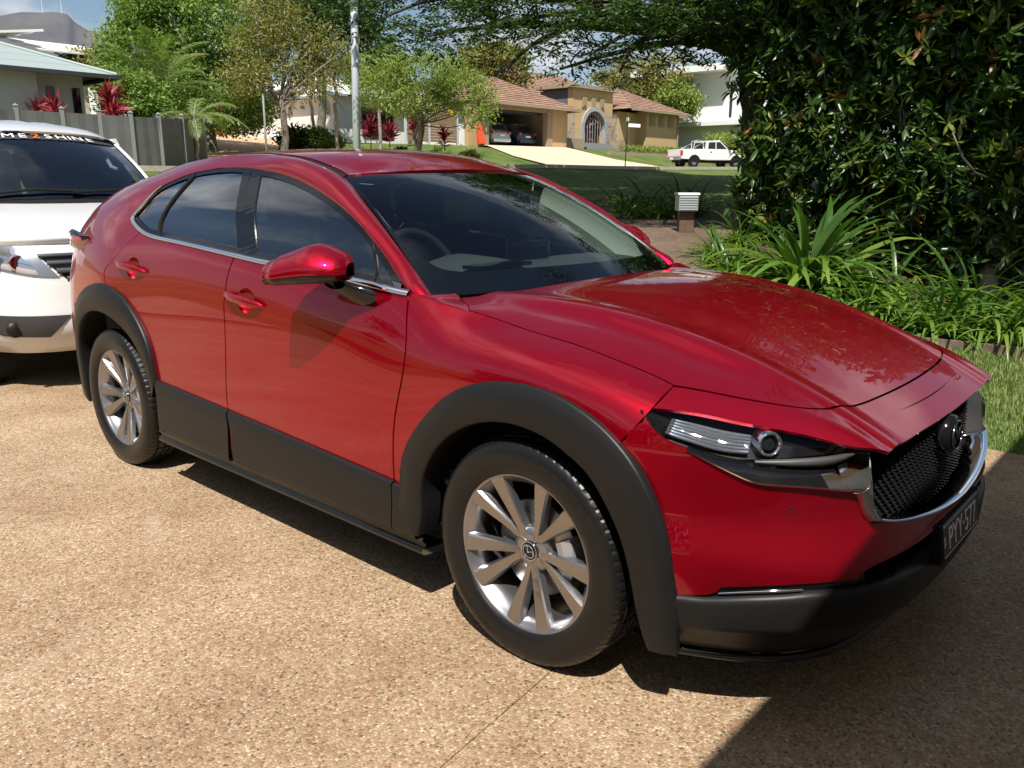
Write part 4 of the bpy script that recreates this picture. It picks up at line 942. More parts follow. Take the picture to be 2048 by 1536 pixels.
# ---- wheels
def make_wheel(name):
    w = empty(name)      # axis y, outer face towards -y
    b = MB().lathe([(.218, .09), (.212, .04), (.206, -.02), (.212, -.06), (.226, -.076), (.2335, -.084), (.2365, -.090), (.2425, -.0905), (.2435, -.086), (.238, -.080)], 72, 'y')
    rim = b.obj('rim_barrel', ALLOYD, w, True); recalc(rim)
    # tyre
    prof = [(.236, -.080), (.243, -.093), (.252, -.0985), (.268, -.104), (.290, -.1065), (.310, -.1045), (.324, -.100), (.3345, -.0935), (.3405, -.085), (.3435, -.076)]
    tr = [(.3452, -.064), (.3455, -.055), (.3390, -.0535), (.3390, -.047), (.3460, -.0455), (.3468, -.018), (.3400, -.0165), (.3400, -.0095), (.3468, -.008)]
    prof = prof+tr; full = prof+[(r, -h) for r, h in prof[::-1]]; n = 288; V = []
    for r, h in full:
        for j in range(n):
            a = 2*PI*j/n; rr = r
            if .3335 < r < .3458 and abs(h) > .05 and (j % 4) == 0: rr = r-.0024
            if .345 < r and abs(h) < .05 and (j % 8) == 1: rr = r-.005
            V.append((rr*math.cos(a), h, rr*math.sin(a)))
    k = len(full); F = [(i*n+j, i*n+(j+1) % n, (i+1)*n+(j+1) % n, (i+1)*n+j) for i in range(k-1) for j in range(n)]
    ty = mo('tyre', V, F, RUBBER, w, True); recalc(ty)
    ty.data.polygons.foreach_set('use_smooth', [not (.333 < full[i//n][0] and .333 < full[min(k-1, i//n+1)][0]) for i in range(len(F))])
    # raised sidewall ring and lettering blocks
    mb = MB()
    for (a0, a1, r0, r1) in ((70, 76, .292, .312), (78, 83, .292, .312), (85, 91, .292, .312), (93, 98, .292, .312), (100, 106, .292, .312), (245, 262, .296, .308), (268, 280, .296, .308)):
        V = []
        for q in np.linspace(a0, a1, 5):
            for r in (r0, r1): V.append((r*math.cos(R(q)), -.1072 if r < .3 else -.1058, r*math.sin(R(q))))
        mb.add(V, [(2*i, 2*i+1, 2*i+3, 2*i+2) for i in range(4)])
    tag(mb.obj('sidewall_lettering', RUBBER, ty), kind='stuff')
    # spokes
    for kk in range(5):
        for d in (-1, 1):
            a0 = 90+72*kk
            rows = []
            for r, wd, yf, th, da in ((.030, .022, -.052, .03, 6), (.055, .023, -.054, .03, 9.5), (.085, .026, -.058, .03, 11.5), (.12, .032, -.065, .028, 13), (.16, .041, -.074, .025, 14), (.195, .049, -.081, .022, 14.4), (.222, .056, -.0855, .02, 14.6), (.236, .060, -.087, .02, 14.6)):
                a = R(a0+d*da*1.02); c = Vector((r*math.cos(a), 0, r*math.sin(a))); t = Vector((-math.sin(a), 0, math.cos(a))); y = Vector((0, 1, 0))
                tl = .006*d
                rows.append([c-t*wd*.5+y*(yf+.008), c-t*wd*.40+y*(yf+.001-tl*.3), c+t*wd*.40+y*(yf+.001+tl*.3), c+t*wd*.5+y*(yf+.008), c+t*wd*.58+y*(yf+th), c-t*wd*.58+y*(yf+th)])
            V, F = loft(rows, True)
            o = mo('spoke', V, F, ALLOY, w, False, mats=[ALLOY, ALLOYD], fm=[0 if (i % 6) in (1,) else 1 for i in range(len(F))]); recalc(o)
    h = MB().lathe([(.001, -.052), (.030, -.052), (.046, -.050), (.066, -.046), (.072, -.030), (.074, .01)], 40, 'y').obj('hub', ALLOYD, w, True); recalc(h)
    c = MB().lathe([(.001, -.0605), (.024, -.060), (.028, -.058), (.029, -.05)], 32, 'y').obj('hub_cap', BLACK, w, True); recalc(c)
    e = MB(); e.tube([(.021*math.cos(t), -.0612, .018*math.sin(t)) for t in np.linspace(0, 2*PI, 33)], .0018, 6)
    e.tube([(-.019, -.0612, .006), (-.010, -.0612, .010), (0, -.0612, -.005), (.010, -.0612, .010), (.019, -.0612, .006)], .0019, 6)
    e.tube([(.0285*math.cos(t), -.0585, .0285*math.sin(t)) for t in np.linspace(0, 2*PI, 33)], .0016, 6)
    recalc(e.obj('cap_emblem', CHROME, c, True))
    for kk in range(5):
        a = R(90+36+72*kk+36); r = .057
        pk = MB().lathe([(.0165, -.0525), (.0145, -.049), (.0135, -.030), (.001, -.028)], 18, 'y', (r*math.cos(a), 0, r*math.sin(a))).obj('nut_pocket', MATTE, w, True)
        nu = MB().lathe([(.001, -.052), (.007, -.0515), (.0095, -.048), (.0098, -.03)], 6, 'y', (r*math.cos(a), 0, r*math.sin(a))).obj('wheel_nut', CHROME, w); recalc(nu)
    di = MB().lathe([(.07, -.02), (.145, -.02), (.147, -.018), (.147, .005), (.07, .005)], 48, 'y').obj('brake_disc', STEEL, w, True); recalc(di)
    return w
def caliper(w):
    rows = []
    for a in np.linspace(-38, 28, 12):
        ca, sa = math.cos(R(a)), math.sin(R(a)); rows.append([Vector((r*ca, y, r*sa)) for r, y in ((.095, -.022), (.10, -.046), (.125, -.052), (.155, -.045), (.160, -.01), (.160, .03), (.10, .03))])
    V, F = loft(rows, True); F += [tuple(range(7)), tuple(range(77, 84))]
    recalc(mo('brake_caliper', V, F, mat('caliper_grey', (.42, .43, .44), rough=.42, metal=.6), w, False))
WZ = .342
w0 = make_wheel('wheel'); caliper(w0)
def put_wheel(w, x, y, rot, flip):
    w.parent = car; w.location = (x+1.3, y, WZ); w.rotation_euler = (0, R(rot), PI if flip else 0)
ws_ = [w0]+[copy_tree(w0) for _ in range(3)]
put_wheel(ws_[0], 0, -.7785, 31, False); put_wheel(ws_[1], -2.655, -.7785, 40, False); put_wheel(ws_[2], 0, .7785, 10, True); put_wheel(ws_[3], -2.655, .7785, 0, True)
for w in ws_:      # the brakes do not turn with the wheel
    for c in w.children:
        if c.name.startswith('brake_caliper'): c.rotation_euler = (0, -w.rotation_euler.y, 0)

# ---- door mirrors
def mirror(s):
    A = Vector((-.760, -.864, 1.122)); B = Vector((-1.030, -.992, 1.110)); ax = (B-A)
    side = Vector((ax.x, ax.y, 0)).normalized(); fw = Vector((-side.y, side.x, 0))
    if fw.x < 0: fw = -fw
    # stations along the housing: fraction, z top, z bottom, front depth, rear depth
    st = [(-.01,.015,-.030,.03,.03),(.02,.030,-.040,.055,.045),(.10,.050,-.046,.078,.055),(.25,.070,-.050,.092,.06),(.38,.078,-.052,.098,.06),(.55,.070,-.054,.098,.06),(.72,.054,-.055,.092,.058),(.86,.038,-.055,.082,.052),(.95,.026,-.053,.066,.045),(1.0,.010,-.048,.045,.035),(1.012,-.010,-.036,.02,.02)]
    f = np.array([q[0] for q in st]); sp = nspline(f, np.array([q[1:] for q in st])); cap = []; low = []
    for t in np.linspace(-.01, 1.012, 40):
        zt, zb, df, dr = sp(np.array(t)); c = A+ax*t; mid = zb+(zt-zb)*.26
        def P(d, z): return c+fw*d+Vector((0, 0, z))
        h = zt-mid
        top = [P(-dr, mid), P(-dr, mid+h*.55), P(-dr*.85, mid+h*.92), P(-dr*.3, zt), P(df*.25, mid+h*.93), P(df*.62, mid+h*.72), P(df*.90, mid+h*.42), P(df, mid+h*.14), P(df*.985, mid)]
        cap.append(top)
        low.append([P(df*.955, mid-.002), P(df*.93, mid-.3*(mid-zb)), P(df*.72, zb+.15*(mid-zb)), P(df*.3, zb), P(-dr*.6, zb), P(-dr, zb+.2*(mid-zb)), P(-dr, mid)])
    mc = strip('mirror_cap', cap, PAINT, s, car)
    strip('mirror_base', low, BLACK, s, mc)
    # reflecting face
    gl = []
    for t in np.linspace(.06, .94, 16):
        zt, zb, df, dr = sp(np.array(t)); c = A+ax*t-fw*(dr+.003); gl.append([c+Vector((0, 0, zb+.012)), c+Vector((0, 0, zt-.012))])
    strip('mirror_glass', gl, CHROME, s, mc)
    rows = []
    for t in np.linspace(0, 1, 10):
        c = Vector((-.79, -.905, 1.070)).lerp(Vector((-.73, -.845, 1.030)), t); w = .05-.012*math.sin(PI*t)+.02*t; h = .020+.012*t
        d = Vector((.8, .1, 0)).normalized(); rows.append([c+d*w*math.cos(q)+Vector((0, 0, h*math.sin(q))) for q in np.linspace(0, 2*PI, 15)[:-1]])
    strip('mirror_arm', rows, BLACK, s, mc, close=True)
    sl = [[A.lerp(B, t)+fw*(.097 if .15 < t < .8 else .075)*1+Vector((0, 0, z)) for z in (-.028, -.020)] for t in np.linspace(.1, .9, 12)]
both(mirror)

# ---- rear end (turned away from the camera)
def rear():
    rows = []
    for z in np.linspace(.24, 1.13, 14):
        y0 = float(side_y(-3.45, min(z, 1.1))[0]); xx = -3.455-.02*math.sin((z-.24)/.89*PI)
        rows.append([Vector((xx-.02*(1-(q*q)), y0*q, z)) for q in np.linspace(-1, 1, 17)])
    V, F = loft(rows); o = mo('tailgate', V, F, PAINT, car, True); recalc(o); cpart(o)
    rows = []
    for t in np.linspace(0, 1, 9):
        x = -3.47+.37*t; z = 1.10+.29*t+.03*math.sin(t*PI); y0 = .46-.08*t
        rows.append([Vector((x-.03*(1-q*q), y0*q, z+.01*(1-q*q))) for q in np.linspace(-1, 1, 13)])
    V, F = loft(rows); o = mo('rear_window', V, F, BLACK, car, True); recalc(o); cpart(o)
    mb = MB().prism([(-3.05,1.442),(-3.20,1.40),(-3.19,1.385),(-3.05,1.40)], 1, -.28, .28).obj('roof_spoiler', PAINT, car); bevel(mb, .008, 2); cpart(mb)
    mb = MB().box(-3.52, -3.40, -.62, .62, .24, .46).obj('rear_bumper', CLAD, car); bevel(mb, .03, 3); cpart(mb)
    for s in (-1, 1):
        rows = []
        for t in np.linspace(0, 1, 14):
            c = Vector((-2.98-.36*t, 0, 1.105-.02*t)); y = -float(side_y(c.x, 1.09)[0])-.002-.014*math.sin(min(1, t*1.6)*PI/2); c.y = y; h = .012+.036*min(1, t*2.2)
            rows.append([c+Vector((.01, .02, h*.6)), c+Vector((0, -.004, h)), c+Vector((-.01, -.02, h*.5)), c+Vector((-.01, -.02, -h*.7)), c+Vector((0, .012, -h*1.3))])
        strip('tail_lamp', rows, REDLAMP, s)
        rows = [[r[0]+Vector((0, 0, .004)), r[1]+Vector((0, -.006, .004)), r[2]+Vector((0, -.006, .010))] for r in rows]
        strip('tail_lamp_hood', rows, BLACK, s)
rear()
# ---- cabin
def cabin():
    b = MB().box(-3.3, .62, -.66, .66, .20, .42).obj('underbody', MATTE, car); cpart(b)
    # cowl cover under the windscreen
    rows = [[Vector(BONNET(float(WSCREEN(v, 0)[0, 0])+.03, float(WSCREEN(v, 0)[0, 1]))[0])+Vector((0, 0, -.03)), Vector(WSCREEN(v, .0)[0])+Vector((0, 0, -.02))] for v in np.linspace(-.98, .98, 20)]
    V, F = loft(rows); cpart(recalc(mo('cowl_cover', V, F, MATTE, car)))
    rows = []
    for x, z, hw in ((-.36, 1.0, .64), (-.46, 1.05, .66), (-.62, 1.085, .68), (-.76, 1.09, .69), (-.83, 1.05, .69), (-.85, .82, .69)):
        rows.append([Vector((x-.05*q*q, hw*q, z+(.045*math.exp(-((q+.52)/.25)**2) if x < -.5 else 0)-.02*q**4)) for q in np.linspace(-1, 1, 25)])
    V, F = loft(rows); cpart(recalc(mo('dashboard', V, F, DASH, car, True)))
    d = MB().box(-.74, -.72, -.13, .13, 1.09, 1.165).obj('dash_display', BLACK, car); bevel(d, .008, 2); cpart(d)
    h = MB().box(-.60, -.52, -.50, -.22, 1.10, 1.112).obj('head_up_display_bay', BLACK, car); cpart(h)
    M = frame3((-.95, -.37, 1.035), (0, 1, 0), (-.45, 0, 1)); sw = MB().tube([(.185*math.cos(t), .185*math.sin(t), 0) for t in np.linspace(0, 2*PI, 41)], .016, 10)
    sw.box(-.18, .18, -.02, .03, -.02, -.005); sw.box(-.03, .03, -.18, 0, -.02, -.005); sw.lathe([(.001, .01), (.05, .005), (.07, -.02)], 20)
    o = sw.obj('steering_wheel', mat('leather_black', (.03, .03, .032), rough=.45), car, True); o.data.transform(M); cpart(o)
    for y in (-.37, .37):
        s = MB(); s.prism([(-1.05,.45),(-1.55,.42),(-1.60,.58),(-1.05,.62)], 1, y-.25, y+.25); s.prism([(-1.50,.55),(-1.62,.55),(-1.80,1.15),(-1.72,1.17),(-1.66,1.15)], 1, y-.24, y+.24)
        s.prism([(-1.72,1.20),(-1.80,1.19),(-1.82,1.36),(-1.75,1.38)], 1, y-.13, y+.13); s.tube([(-1.76, y-.05, 1.13), (-1.77, y-.05, 1.22)], .008); s.tube([(-1.76, y+.05, 1.13), (-1.77, y+.05, 1.22)], .008)
        o = s.obj('front_seat', SEATM, car); recalc(o); bevel(o, .03, 2); cpart(o)
    s = MB(); s.prism([(-1.95,.45),(-2.45,.42),(-2.5,.55),(-1.95,.58)], 1, -.62, .62); s.prism([(-2.38,.5),(-2.5,.5),(-2.72,1.12),(-2.62,1.14)], 1, -.62, .62)
    for y in (-.36, .36): s.prism([(-2.66,1.14),(-2.75,1.13),(-2.78,1.29),(-2.70,1.30)], 1, y-.12, y+.12)
    o = s.obj('rear_bench', SEATM, car); recalc(o); bevel(o, .03, 2); cpart(o)
    for sg in (-1, 1):   # pillar trims
        rows = []
        for t in np.linspace(.06, .96, 16):
            a = Vector(WSCREEN(sg*.995, t)[0]); b = Vector(WSCREEN(sg*.80, t)[0]); b = Vector(WSCREEN(sg*.962, t)[0]); rows.append([b+Vector((-.012, sg*.004, -.014)), b+Vector((-.014, 0, -.014)), b+Vector((-.05, -sg*.022, -.018)), b+Vector((-.14, -sg*.055, -.045)), b+Vector((-.18, -sg*.045, -.08))])
        V, F = loft(rows); cpart(recalc(mo('pillar_trim', V, F, TRIM, car, False)))
        rows = []
        for t in np.linspace(.0, 1., 16):
            a = Vector(WSCREEN(sg*.998, t)[0]); b = Vector(WSCREEN(sg*.958, t)[0]); rows.append([a+Vector((-.012, 0, -.012)), b+Vector((-.016, 0, -.018))])
        V, F = loft(rows); cpart(recalc(mo('pillar_inner_edge', V, F, MATTE, car)))
    m = MB().box(-.012, .012, -.11, .11, -.03, .03).obj('interior_mirror', BLACK, car); m.data.transform(Matrix.Translation((-1.06, 0, 1.37)) @ Matrix.Rotation(R(-15), 4, 'Y')); bevel(m, .008, 2); cpart(m)
    rows = [[Vector(v)+Vector((-.03, 0, -.045)) for v in ROOF(np.full(13, x), np.linspace(-.95, .95, 13))] for x in np.linspace(-1.1, -3.0, 14)]
    V, F = loft(rows); cpart(recalc(mo('headliner', V, F, mat('headliner_grey', (.45, .45, .43), rough=.9), car, True)))
    # inner door cards keep the cabin closed
    for sg in (-1, 1):
        rows = [[Vector((x, sg*(float(side_y(x, min(z, .9+.1))[0])-.09), z)) for z in np.linspace(.3, 1.03, 6)] for x in np.linspace(-.6, -2.9, 14)]
        V, F = loft(rows); cpart(recalc(mo('door_card', V, F, SEATM, car, True)))
    b = MB().box(-.40, .55, -.60, .60, .40, .80).obj('engine_cover', MATTE, car); cpart(b)
cabin()
# ================================================================ PLANTS
def leafmat(name, col, col2, trans=.28, rough=.45, scale=3.0):
    if any(k in name for k in ('leaf_green', 'leaf_olive', 'leaf_lime', 'leaf_palm')): col, col2 = [c*1.3 for c in col], [c*1.3 for c in col2]
    m = bpy.data.materials.new(name); m.use_nodes = True; n = m.node_tree.nodes; L = m.node_tree.links; b = n['Principled BSDF']; o = n['Material Output']
    t = n.new('ShaderNodeTexCoord'); q = n.new('ShaderNodeTexNoise'); q.inputs['Scale'].default_value = scale; q.inputs['Detail'].default_value = 5; L.new(t.outputs['Object'], q.inputs['Vector'])
    r = n.new('ShaderNodeValToRGB'); r.color_ramp.elements[0].position = .36; r.color_ramp.elements[1].position = .64; r.color_ramp.elements[0].color = (*col, 1); r.color_ramp.elements[1].color = (*col2, 1)
    L.new(q.outputs[0], r.inputs[0]); L.new(r.outputs[0], b.inputs['Base Color']); b.inputs['Roughness'].default_value = rough; b.inputs['Specular IOR Level'].default_value = .45
    tr = n.new('ShaderNodeBsdfTranslucent'); mu = n.new('ShaderNodeMix'); mu.data_type = 'RGBA'; mu.blend_type = 'MULTIPLY'; mu.inputs[0].default_value = 1; mu.inputs[7].default_value = (1.5, 1.7, .6, 1)
    L.new(r.outputs[0], mu.inputs[6]); L.new(mu.outputs[2], tr.inputs[0])
    x = n.new('ShaderNodeMixShader'); x.inputs[0].default_value = trans; L.new(b.outputs[0], x.inputs[1]); L.new(tr.outputs[0], x.inputs[2]); L.new(x.outputs[0], o.inputs[0])
    MAT[name] = m; return m
LM = {
 'green': [leafmat('leaf_green_a', (.085, .15, .026), (.12, .19, .04), .35), leafmat('leaf_green_b', (.05, .10, .018), (.08, .14, .026), .35), leafmat('leaf_green_c', (.15, .21, .045), (.18, .23, .05), .35)],
 'olive': [leafmat('leaf_olive_a', (.12, .13, .03), (.17, .16, .045)), leafmat('leaf_olive_b', (.075, .095, .022), (.11, .12, .03)), leafmat('leaf_olive_c', (.19, .16, .05), (.21, .15, .05))],
 'lime': [leafmat('leaf_lime_a', (.13, .19, .03), (.18, .23, .04)), leafmat('leaf_lime_b', (.08, .13, .022), (.12, .17, .03)), leafmat('leaf_lime_c', (.20, .24, .06), (.22, .23, .07))],
 'dark': [leafmat('leaf_dark_a', (.022, .048, .010), (.04, .075, .014)), leafmat('leaf_dark_b', (.014, .032, .008), (.026, .05, .010)), leafmat('leaf_dark_c', (.05, .10, .018), (.075, .135, .024))],
 'shrub': [leafmat('leaf_shrub_a', (.042, .088, .018), (.065, .12, .024), .25, .32), leafmat('leaf_shrub_b', (.018, .042, .010), (.032, .066, .014), .2, .32), leafmat('leaf_shrub_c', (.13, .18, .03), (.18, .20, .04), .3, .35), leafmat('leaf_shrub_d', (.24, .115, .035), (.30, .17, .05), .25, .4)],
 'strap': [leafmat('leaf_strap_a', (.085, .17, .025), (.13, .22, .036), .35, .34), leafmat('leaf_strap_b', (.035, .085, .014), (.06, .125, .02), .3, .34), leafmat('leaf_strap_c', (.13, .21, .035), (.17, .24, .05), .3, .36)],
 'red': [leafmat('leaf_red_a', (.24, .014, .03), (.36, .03, .06), .3), leafmat('leaf_red_b', (.13, .012, .02), (.20, .02, .04), .3), leafmat('leaf_red_c', (.42, .05, .10), (.46, .09, .14), .3)],
 'palm': [leafmat('leaf_palm_a', (.07, .12, .028), (.10, .16, .04), .3), leafmat('leaf_palm_b', (.045, .085, .022), (.07, .115, .03), .3), leafmat('leaf_palm_c', (.17, .20, .05), (.20, .21, .06), .3)],
}
BARK = mat('grey_bark', (.10, .085, .07), rough=.95, col2=(.20, .175, .145), noise_scale=5, bump=.6, bump_scale=25)
BARKD = mat('dark_bark', (.035, .028, .022), rough=.95, col2=(.085, .068, .052), noise_scale=5, bump=.7, bump_scale=22)
BARKP = mat('pale_bark', (.26, .235, .20), rough=.9, col2=(.36, .33, .29), noise_scale=6, bump=.4, bump_scale=25)
rng = np.random.default_rng(11)
def unit(v): return v/(np.linalg.norm(v, axis=-1, keepdims=True)+1e-9)
def leaf_mesh(name, C, size, D=None, aspect=.38, mats=None, wts=(.5, .3, .2), parent=None, up=.3, fold=.12, droop=.15, midx=None):
    """many leaves as one mesh: each two folded halves with a real outline"""
    n = len(C); size = np.broadcast_to(size, n)*rng.uniform(.7, 1.25, n)
    D = unit(rng.normal(size=(n, 3))+np.array([0, 0, -.1])) if D is None else unit(D)
    N = rng.normal(size=(n, 3))+np.array([0, 0, up*4]); N = unit(N-(N*D).sum(1)[:, None]*D); S = np.cross(D, N)
    L = size[:, None]; w = L*aspect*.5
    base = C; m1 = C+D*L*.45+N*L*.03; tip = C+D*L-N*L*droop
    a = C+D*L*.30+S*w*.92-N*w*fold*2; b = C+D*L*.66+S*w*.72-N*(w*fold*2+L*droop*.4); c = C+D*L*.66-S*w*.72-N*(w*fold*2+L*droop*.4); d = C+D*L*.30-S*w*.92-N*w*fold*2
    V = np.stack([base, a, b, tip, c, d, m1], 1).reshape(-1, 3)
    k = np.arange(n)[:, None]*7
    F = np.stack([k+[0, 1, 2, 6], k+[6, 2, 3, 3], k+[6, 3, 4, 4], k+[0, 6, 4, 5]], 1)
    me = bpy.data.meshes.new(name)
    quads = np.concatenate([k+np.array([[0, 1, 2, 6]]), k+np.array([[0, 6, 4, 5]])]); tris = k+np.array([[6, 2, 3]]); tris2 = k+np.array([[6, 3, 4]])
    T = np.concatenate([tris, tris2])
    loops = np.concatenate([quads.ravel(), T.ravel()]).astype(np.int32); nq, ntr = len(quads), len(T)
    me.vertices.add(len(V)); me.vertices.foreach_set('co', V.astype(np.float32).ravel()); me.loops.add(len(loops)); me.loops.foreach_set('vertex_index', loops)
    me.polygons.add(nq+ntr); st = np.concatenate([np.arange(nq)*4, nq*4+np.arange(ntr)*3]).astype(np.int32); me.polygons.foreach_set('loop_start', st)
    mi = rng.choice(len(mats), n, p=np.array(wts)/sum(wts)) if midx is None else midx
    for q in mats: me.materials.append(q)
    me.polygons.foreach_set('material_index', np.concatenate([mi, mi, mi, mi]).astype(np.int32))
    me.update(calc_edges=True); me.validate()
    o = bpy.data.objects.new(name, me); COL.objects.link(o); o.parent = parent; return o
def clumps(ells, n, flat=1., inner=.55):
    """clump centres in the outer part of a union of ellipsoids"""
    w = np.array([e[1][0]*e[1][1]*e[1][2] for e in ells])**.67; w /= w.sum(); out = []
    for i in rng.choice(len(ells), n, p=w):
        c, r = ells[i]; u = unit(rng.normal(size=3)); out.append(np.array(c)+u*np.array(r)*rng.uniform(inner, 1.0))
    return np.array(out)
def limb(mb, a, b, r0, r1, n=6, sag=.0, wob=.08):
    a, b = Vector(a), Vector(b); L = (b-a).length; pts = []; k = 6
    j = Vector((random.gauss(0, 1), random.gauss(0, 1), random.gauss(0, .6)))*wob*L
    for i in range(k+1):
        t = i/k; pts.append(a.lerp(b, t)+j*math.sin(PI*t)+Vector((0, 0, sag*L*math.sin(PI*t))))
    mb.tube(pts, [r0+(r1-r0)*i/k for i in range(k+1)], n)
def tree(name, base, fork, r0, ells, nclump, per, spread, size, kind, label, cat='tree', group=None, bark=BARK, nl=14, wts=(.5, .3, .2), aspect=.4, stems=1, inner=.55, trunk_to=None, up=.3):
    base = Vector(base); root = empty(name, base, 0, label, cat, group); inv = np.array(base)
    C = clumps(ells, nclump, inner=inner); mb = MB(); fork = Vector(fork); f0 = fork-base
    for k in range(stems):
        q = f0+Vector((random.uniform(-.6, .6), random.uniform(-.6, .6), random.uniform(-.3, .3)))*(0 if stems == 1 else 1)
        pts = [Vector((0.0, 0, -.15)), Vector((0, 0, .05)), q*.35+Vector((random.gauss(0, .08), random.gauss(0, .08), 0)), q*.7+Vector((random.gauss(0, .1), random.gauss(0, .1), 0)), q]
        rr = r0 if stems == 1 else r0*.6
        mb.tube(pts, [rr*1.35, rr*1.1, rr*.92, rr*.8, rr*.68], 10)
        for c in C[rng.choice(len(C), min(nl, len(C)), replace=False)]:
            e = Vector(c-inv); limb(mb, q*random.uniform(.75, 1) if stems == 1 else q, e, rr*.42, rr*.06, 5)
    mb.obj('trunk', bark, root, True)
    n = nclump*per; cc = np.repeat(C, per, 0); off = rng.normal(size=(n, 3))*np.array([1, 1, .62])*spread
    leaf_mesh('crown', cc+off-inv, size, aspect=aspect, mats=LM[kind], wts=wts, parent=root, up=up)
    return root
def E_(px, py, s, rx, rz, ry=None):
    """ellipsoid: centre on a bearing, radii in metres"""
    return (tuple(PX(px, py, s)), (rx, ry or rx, rz))
def ground_at(px, s):
    p = PX(px, 330, s); return Vector((p.x, p.y, tz(p)))

# --- far trees, left to right
tree('round_leafy_tree', ground_at(425, 40), PX(400, 190, 40), .28, [E_(300, 110, 40, 2.3, 2.3), E_(390, 50, 41, 3.0, 2.6), E_(470, 120, 40, 2.2, 2.2), E_(265, 165, 39, 1.5, 1.4), E_(420, 190, 39, 2.4, 1.7), E_(500, 215, 39, 1.2, 1.0), E_(330, 10, 41, 2.6, 2)], 360, 130, .34, .21, 'green', 'large round leafy green tree at the end of the grey fence', 'tree', 'street trees', wts=(.45, .2, .35))
tree('dense_round_shrub', ground_at(262, 33), PX(262, 230, 33), .12, [E_(262, 190, 33, 1.25, 1.0), E_(285, 205, 33, .9, .8), E_(235, 185, 33, .7, .7)], 90, 90, .2, .16, 'green', 'dense round clipped green shrub just behind the grey fence', 'shrub', wts=(.4, .15, .45))
tree('slender_yellowing_tree', ground_at(566, 37), PX(562, 185, 37), .17, [E_(520, 100, 37, 1.3, 1.1), E_(590, 85, 38, 1.6, 1.2), E_(610, 165, 37, 1.3, .9), E_(490, 150, 36, 1.1, .8), E_(655, 110, 38, 1.2, 1.1), E_(545, 40, 38, 1.6, 1.1)], 210, 42, .30, .20, 'olive', 'slender tree with sparse yellowing olive crown and grey trunk behind the red car roof', 'tree', 'street trees', bark=BARK, aspect=.3, nl=20)
tree('bushy_lime_tree', ground_at(838, 36), PX(850, 235, 36), .16, [E_(850, 150, 36, 2.0, 1.0), E_(770, 180, 36, 1.3, 1.0), E_(925, 185, 36, 1.3, .9), E_(950, 225, 35.5, .7, .6), E_(820, 205, 35.5, 1.2, .7)], 260, 60, .26, .17, 'lime', 'low bushy lime green tree with crooked trunks beside the open garage', 'tree', 'street trees', bark=BARK, stems=4, nl=8, aspect=.26)
tree('tall_dark_tree', ground_at(640, 48), PX(640, 120, 48), .25, [E_(600, 10, 48, 2.6, 2.0), E_(680, 40, 48, 2.2, 1.8), E_(560, -40, 48, 3, 2.5), E_(700, -20, 48, 3, 2.5)], 200, 60, .42, .30, 'dark', 'tall dark green tree rising behind the slender yellowing tree', 'tree', 'trees beyond the street')
for i, (px, py, s, rx, rz, kind, lb) in enumerate([
    (745, 130, 62, 2.0, 2.3, 'palm', 'hazy green tree just right of the grey pole, behind the bushy lime tree'),
    (985, 135, 60, 3.0, 2.2, 'olive', 'olive tree behind the left end of the tan house roof'),
    (1285, 150, 74, 4.2, 2.3, 'olive', 'broad olive tree rising behind the right half of the tan house'),
    (1345, 195, 72, 1.8, 1.3, 'lime', 'small lime tree behind the right corner of the tan house'),
    (1400, 185, 92, 2.6, 3.2, 'green', 'green tree between the tan house and the white two storey house'),
    (183, 128, 60, 1.5, .8, 'olive', 'low olive tree between the two houses on the far left')]):
    g = ground_at(px, s); tree('background_tree', g, Vector((g.x, g.y, PX(px, py, s).z-rz*.5)), .16, [E_(px, py, s, rx, rz), E_(px-25, py+18, s, rx*.7, rz*.7), E_(px+22, py+14, s, rx*.7, rz*.75)], 130, 60, .34, .30, kind, lb, 'tree', 'trees beyond the street', nl=10)

# --- palms
def frond(mb, base, az, el, L, kind, nleaf=26, ll=.5, droop=1.1, wl=.035):
    d = Vector((math.cos(az), math.sin(az), 0)); pts = []; e = el; p = Vector(base); seg = L/10
    for i in range(11):
        pts.append(p.copy()); p = p+(d*math.cos(e)+Vector((0, 0, math.sin(e))))*seg; e -= droop/10
    mb.tube(pts, [.018*(1-i/11)+.004 for i in range(11)], 4, m=1)
    side = d.cross(Vector((0, 0, 1)))
    for i in range(nleaf):
        t = .12+.86*i/nleaf; k = t*10; j = int(min(k, 9)); q = pts[j].lerp(pts[j+1], k-j); tg = (pts[j+1]-pts[j]).normalized(); l = ll*(math.sin(PI*min(1, t*.9+.12)))**.6*random.uniform(.85, 1.1)
        for s in (-1, 1):
            dr = (side*s*.85+tg*.62+Vector((0, 0, .12))).normalized(); tip = q+dr*l+Vector((0, 0, -.28*l)); m = q+dr*l*.5+Vector((0, 0, .02))
            w = tg*wl; mb.add([q-w*.5, q+w*.5, m+w*.6, tip, m-w*.6], [(0, 1, 2, 4), (4, 2, 3)], 0 if random.random() < .7 else 2)
def palm(name, px, s, top_py, r0, nf, L, label, droop=1.2, el=(.1, 1.2), ll=.5, group=None, kind='palm', nleaf=24, wl=.035):
    g = ground_at(px, s); t = PX(px, top_py, s); root = empty(name, g, 0, label, 'palm', group); h = t.z-g.z; mb = MB()
    mb.tube([Vector((random.gauss(0, .03), random.gauss(0, .03), -.1+(h+.1)*i/8)) for i in range(9)], [r0*(1.25-.35*min(1, i/2)) for i in range(9)], 9)
    mb.obj('trunk', BARKP, root, True); cr = MB()
    for i in range(nf): frond(cr, (0, 0, h), 2*PI*i/nf*2.4+random.uniform(-.3, .3), random.uniform(*el), L*random.uniform(.8, 1.1), kind, nleaf, ll, droop, wl)
    cr.obj('crown', None, root, mats=[LM[kind][0], BARKP, LM[kind][2]])
    return root
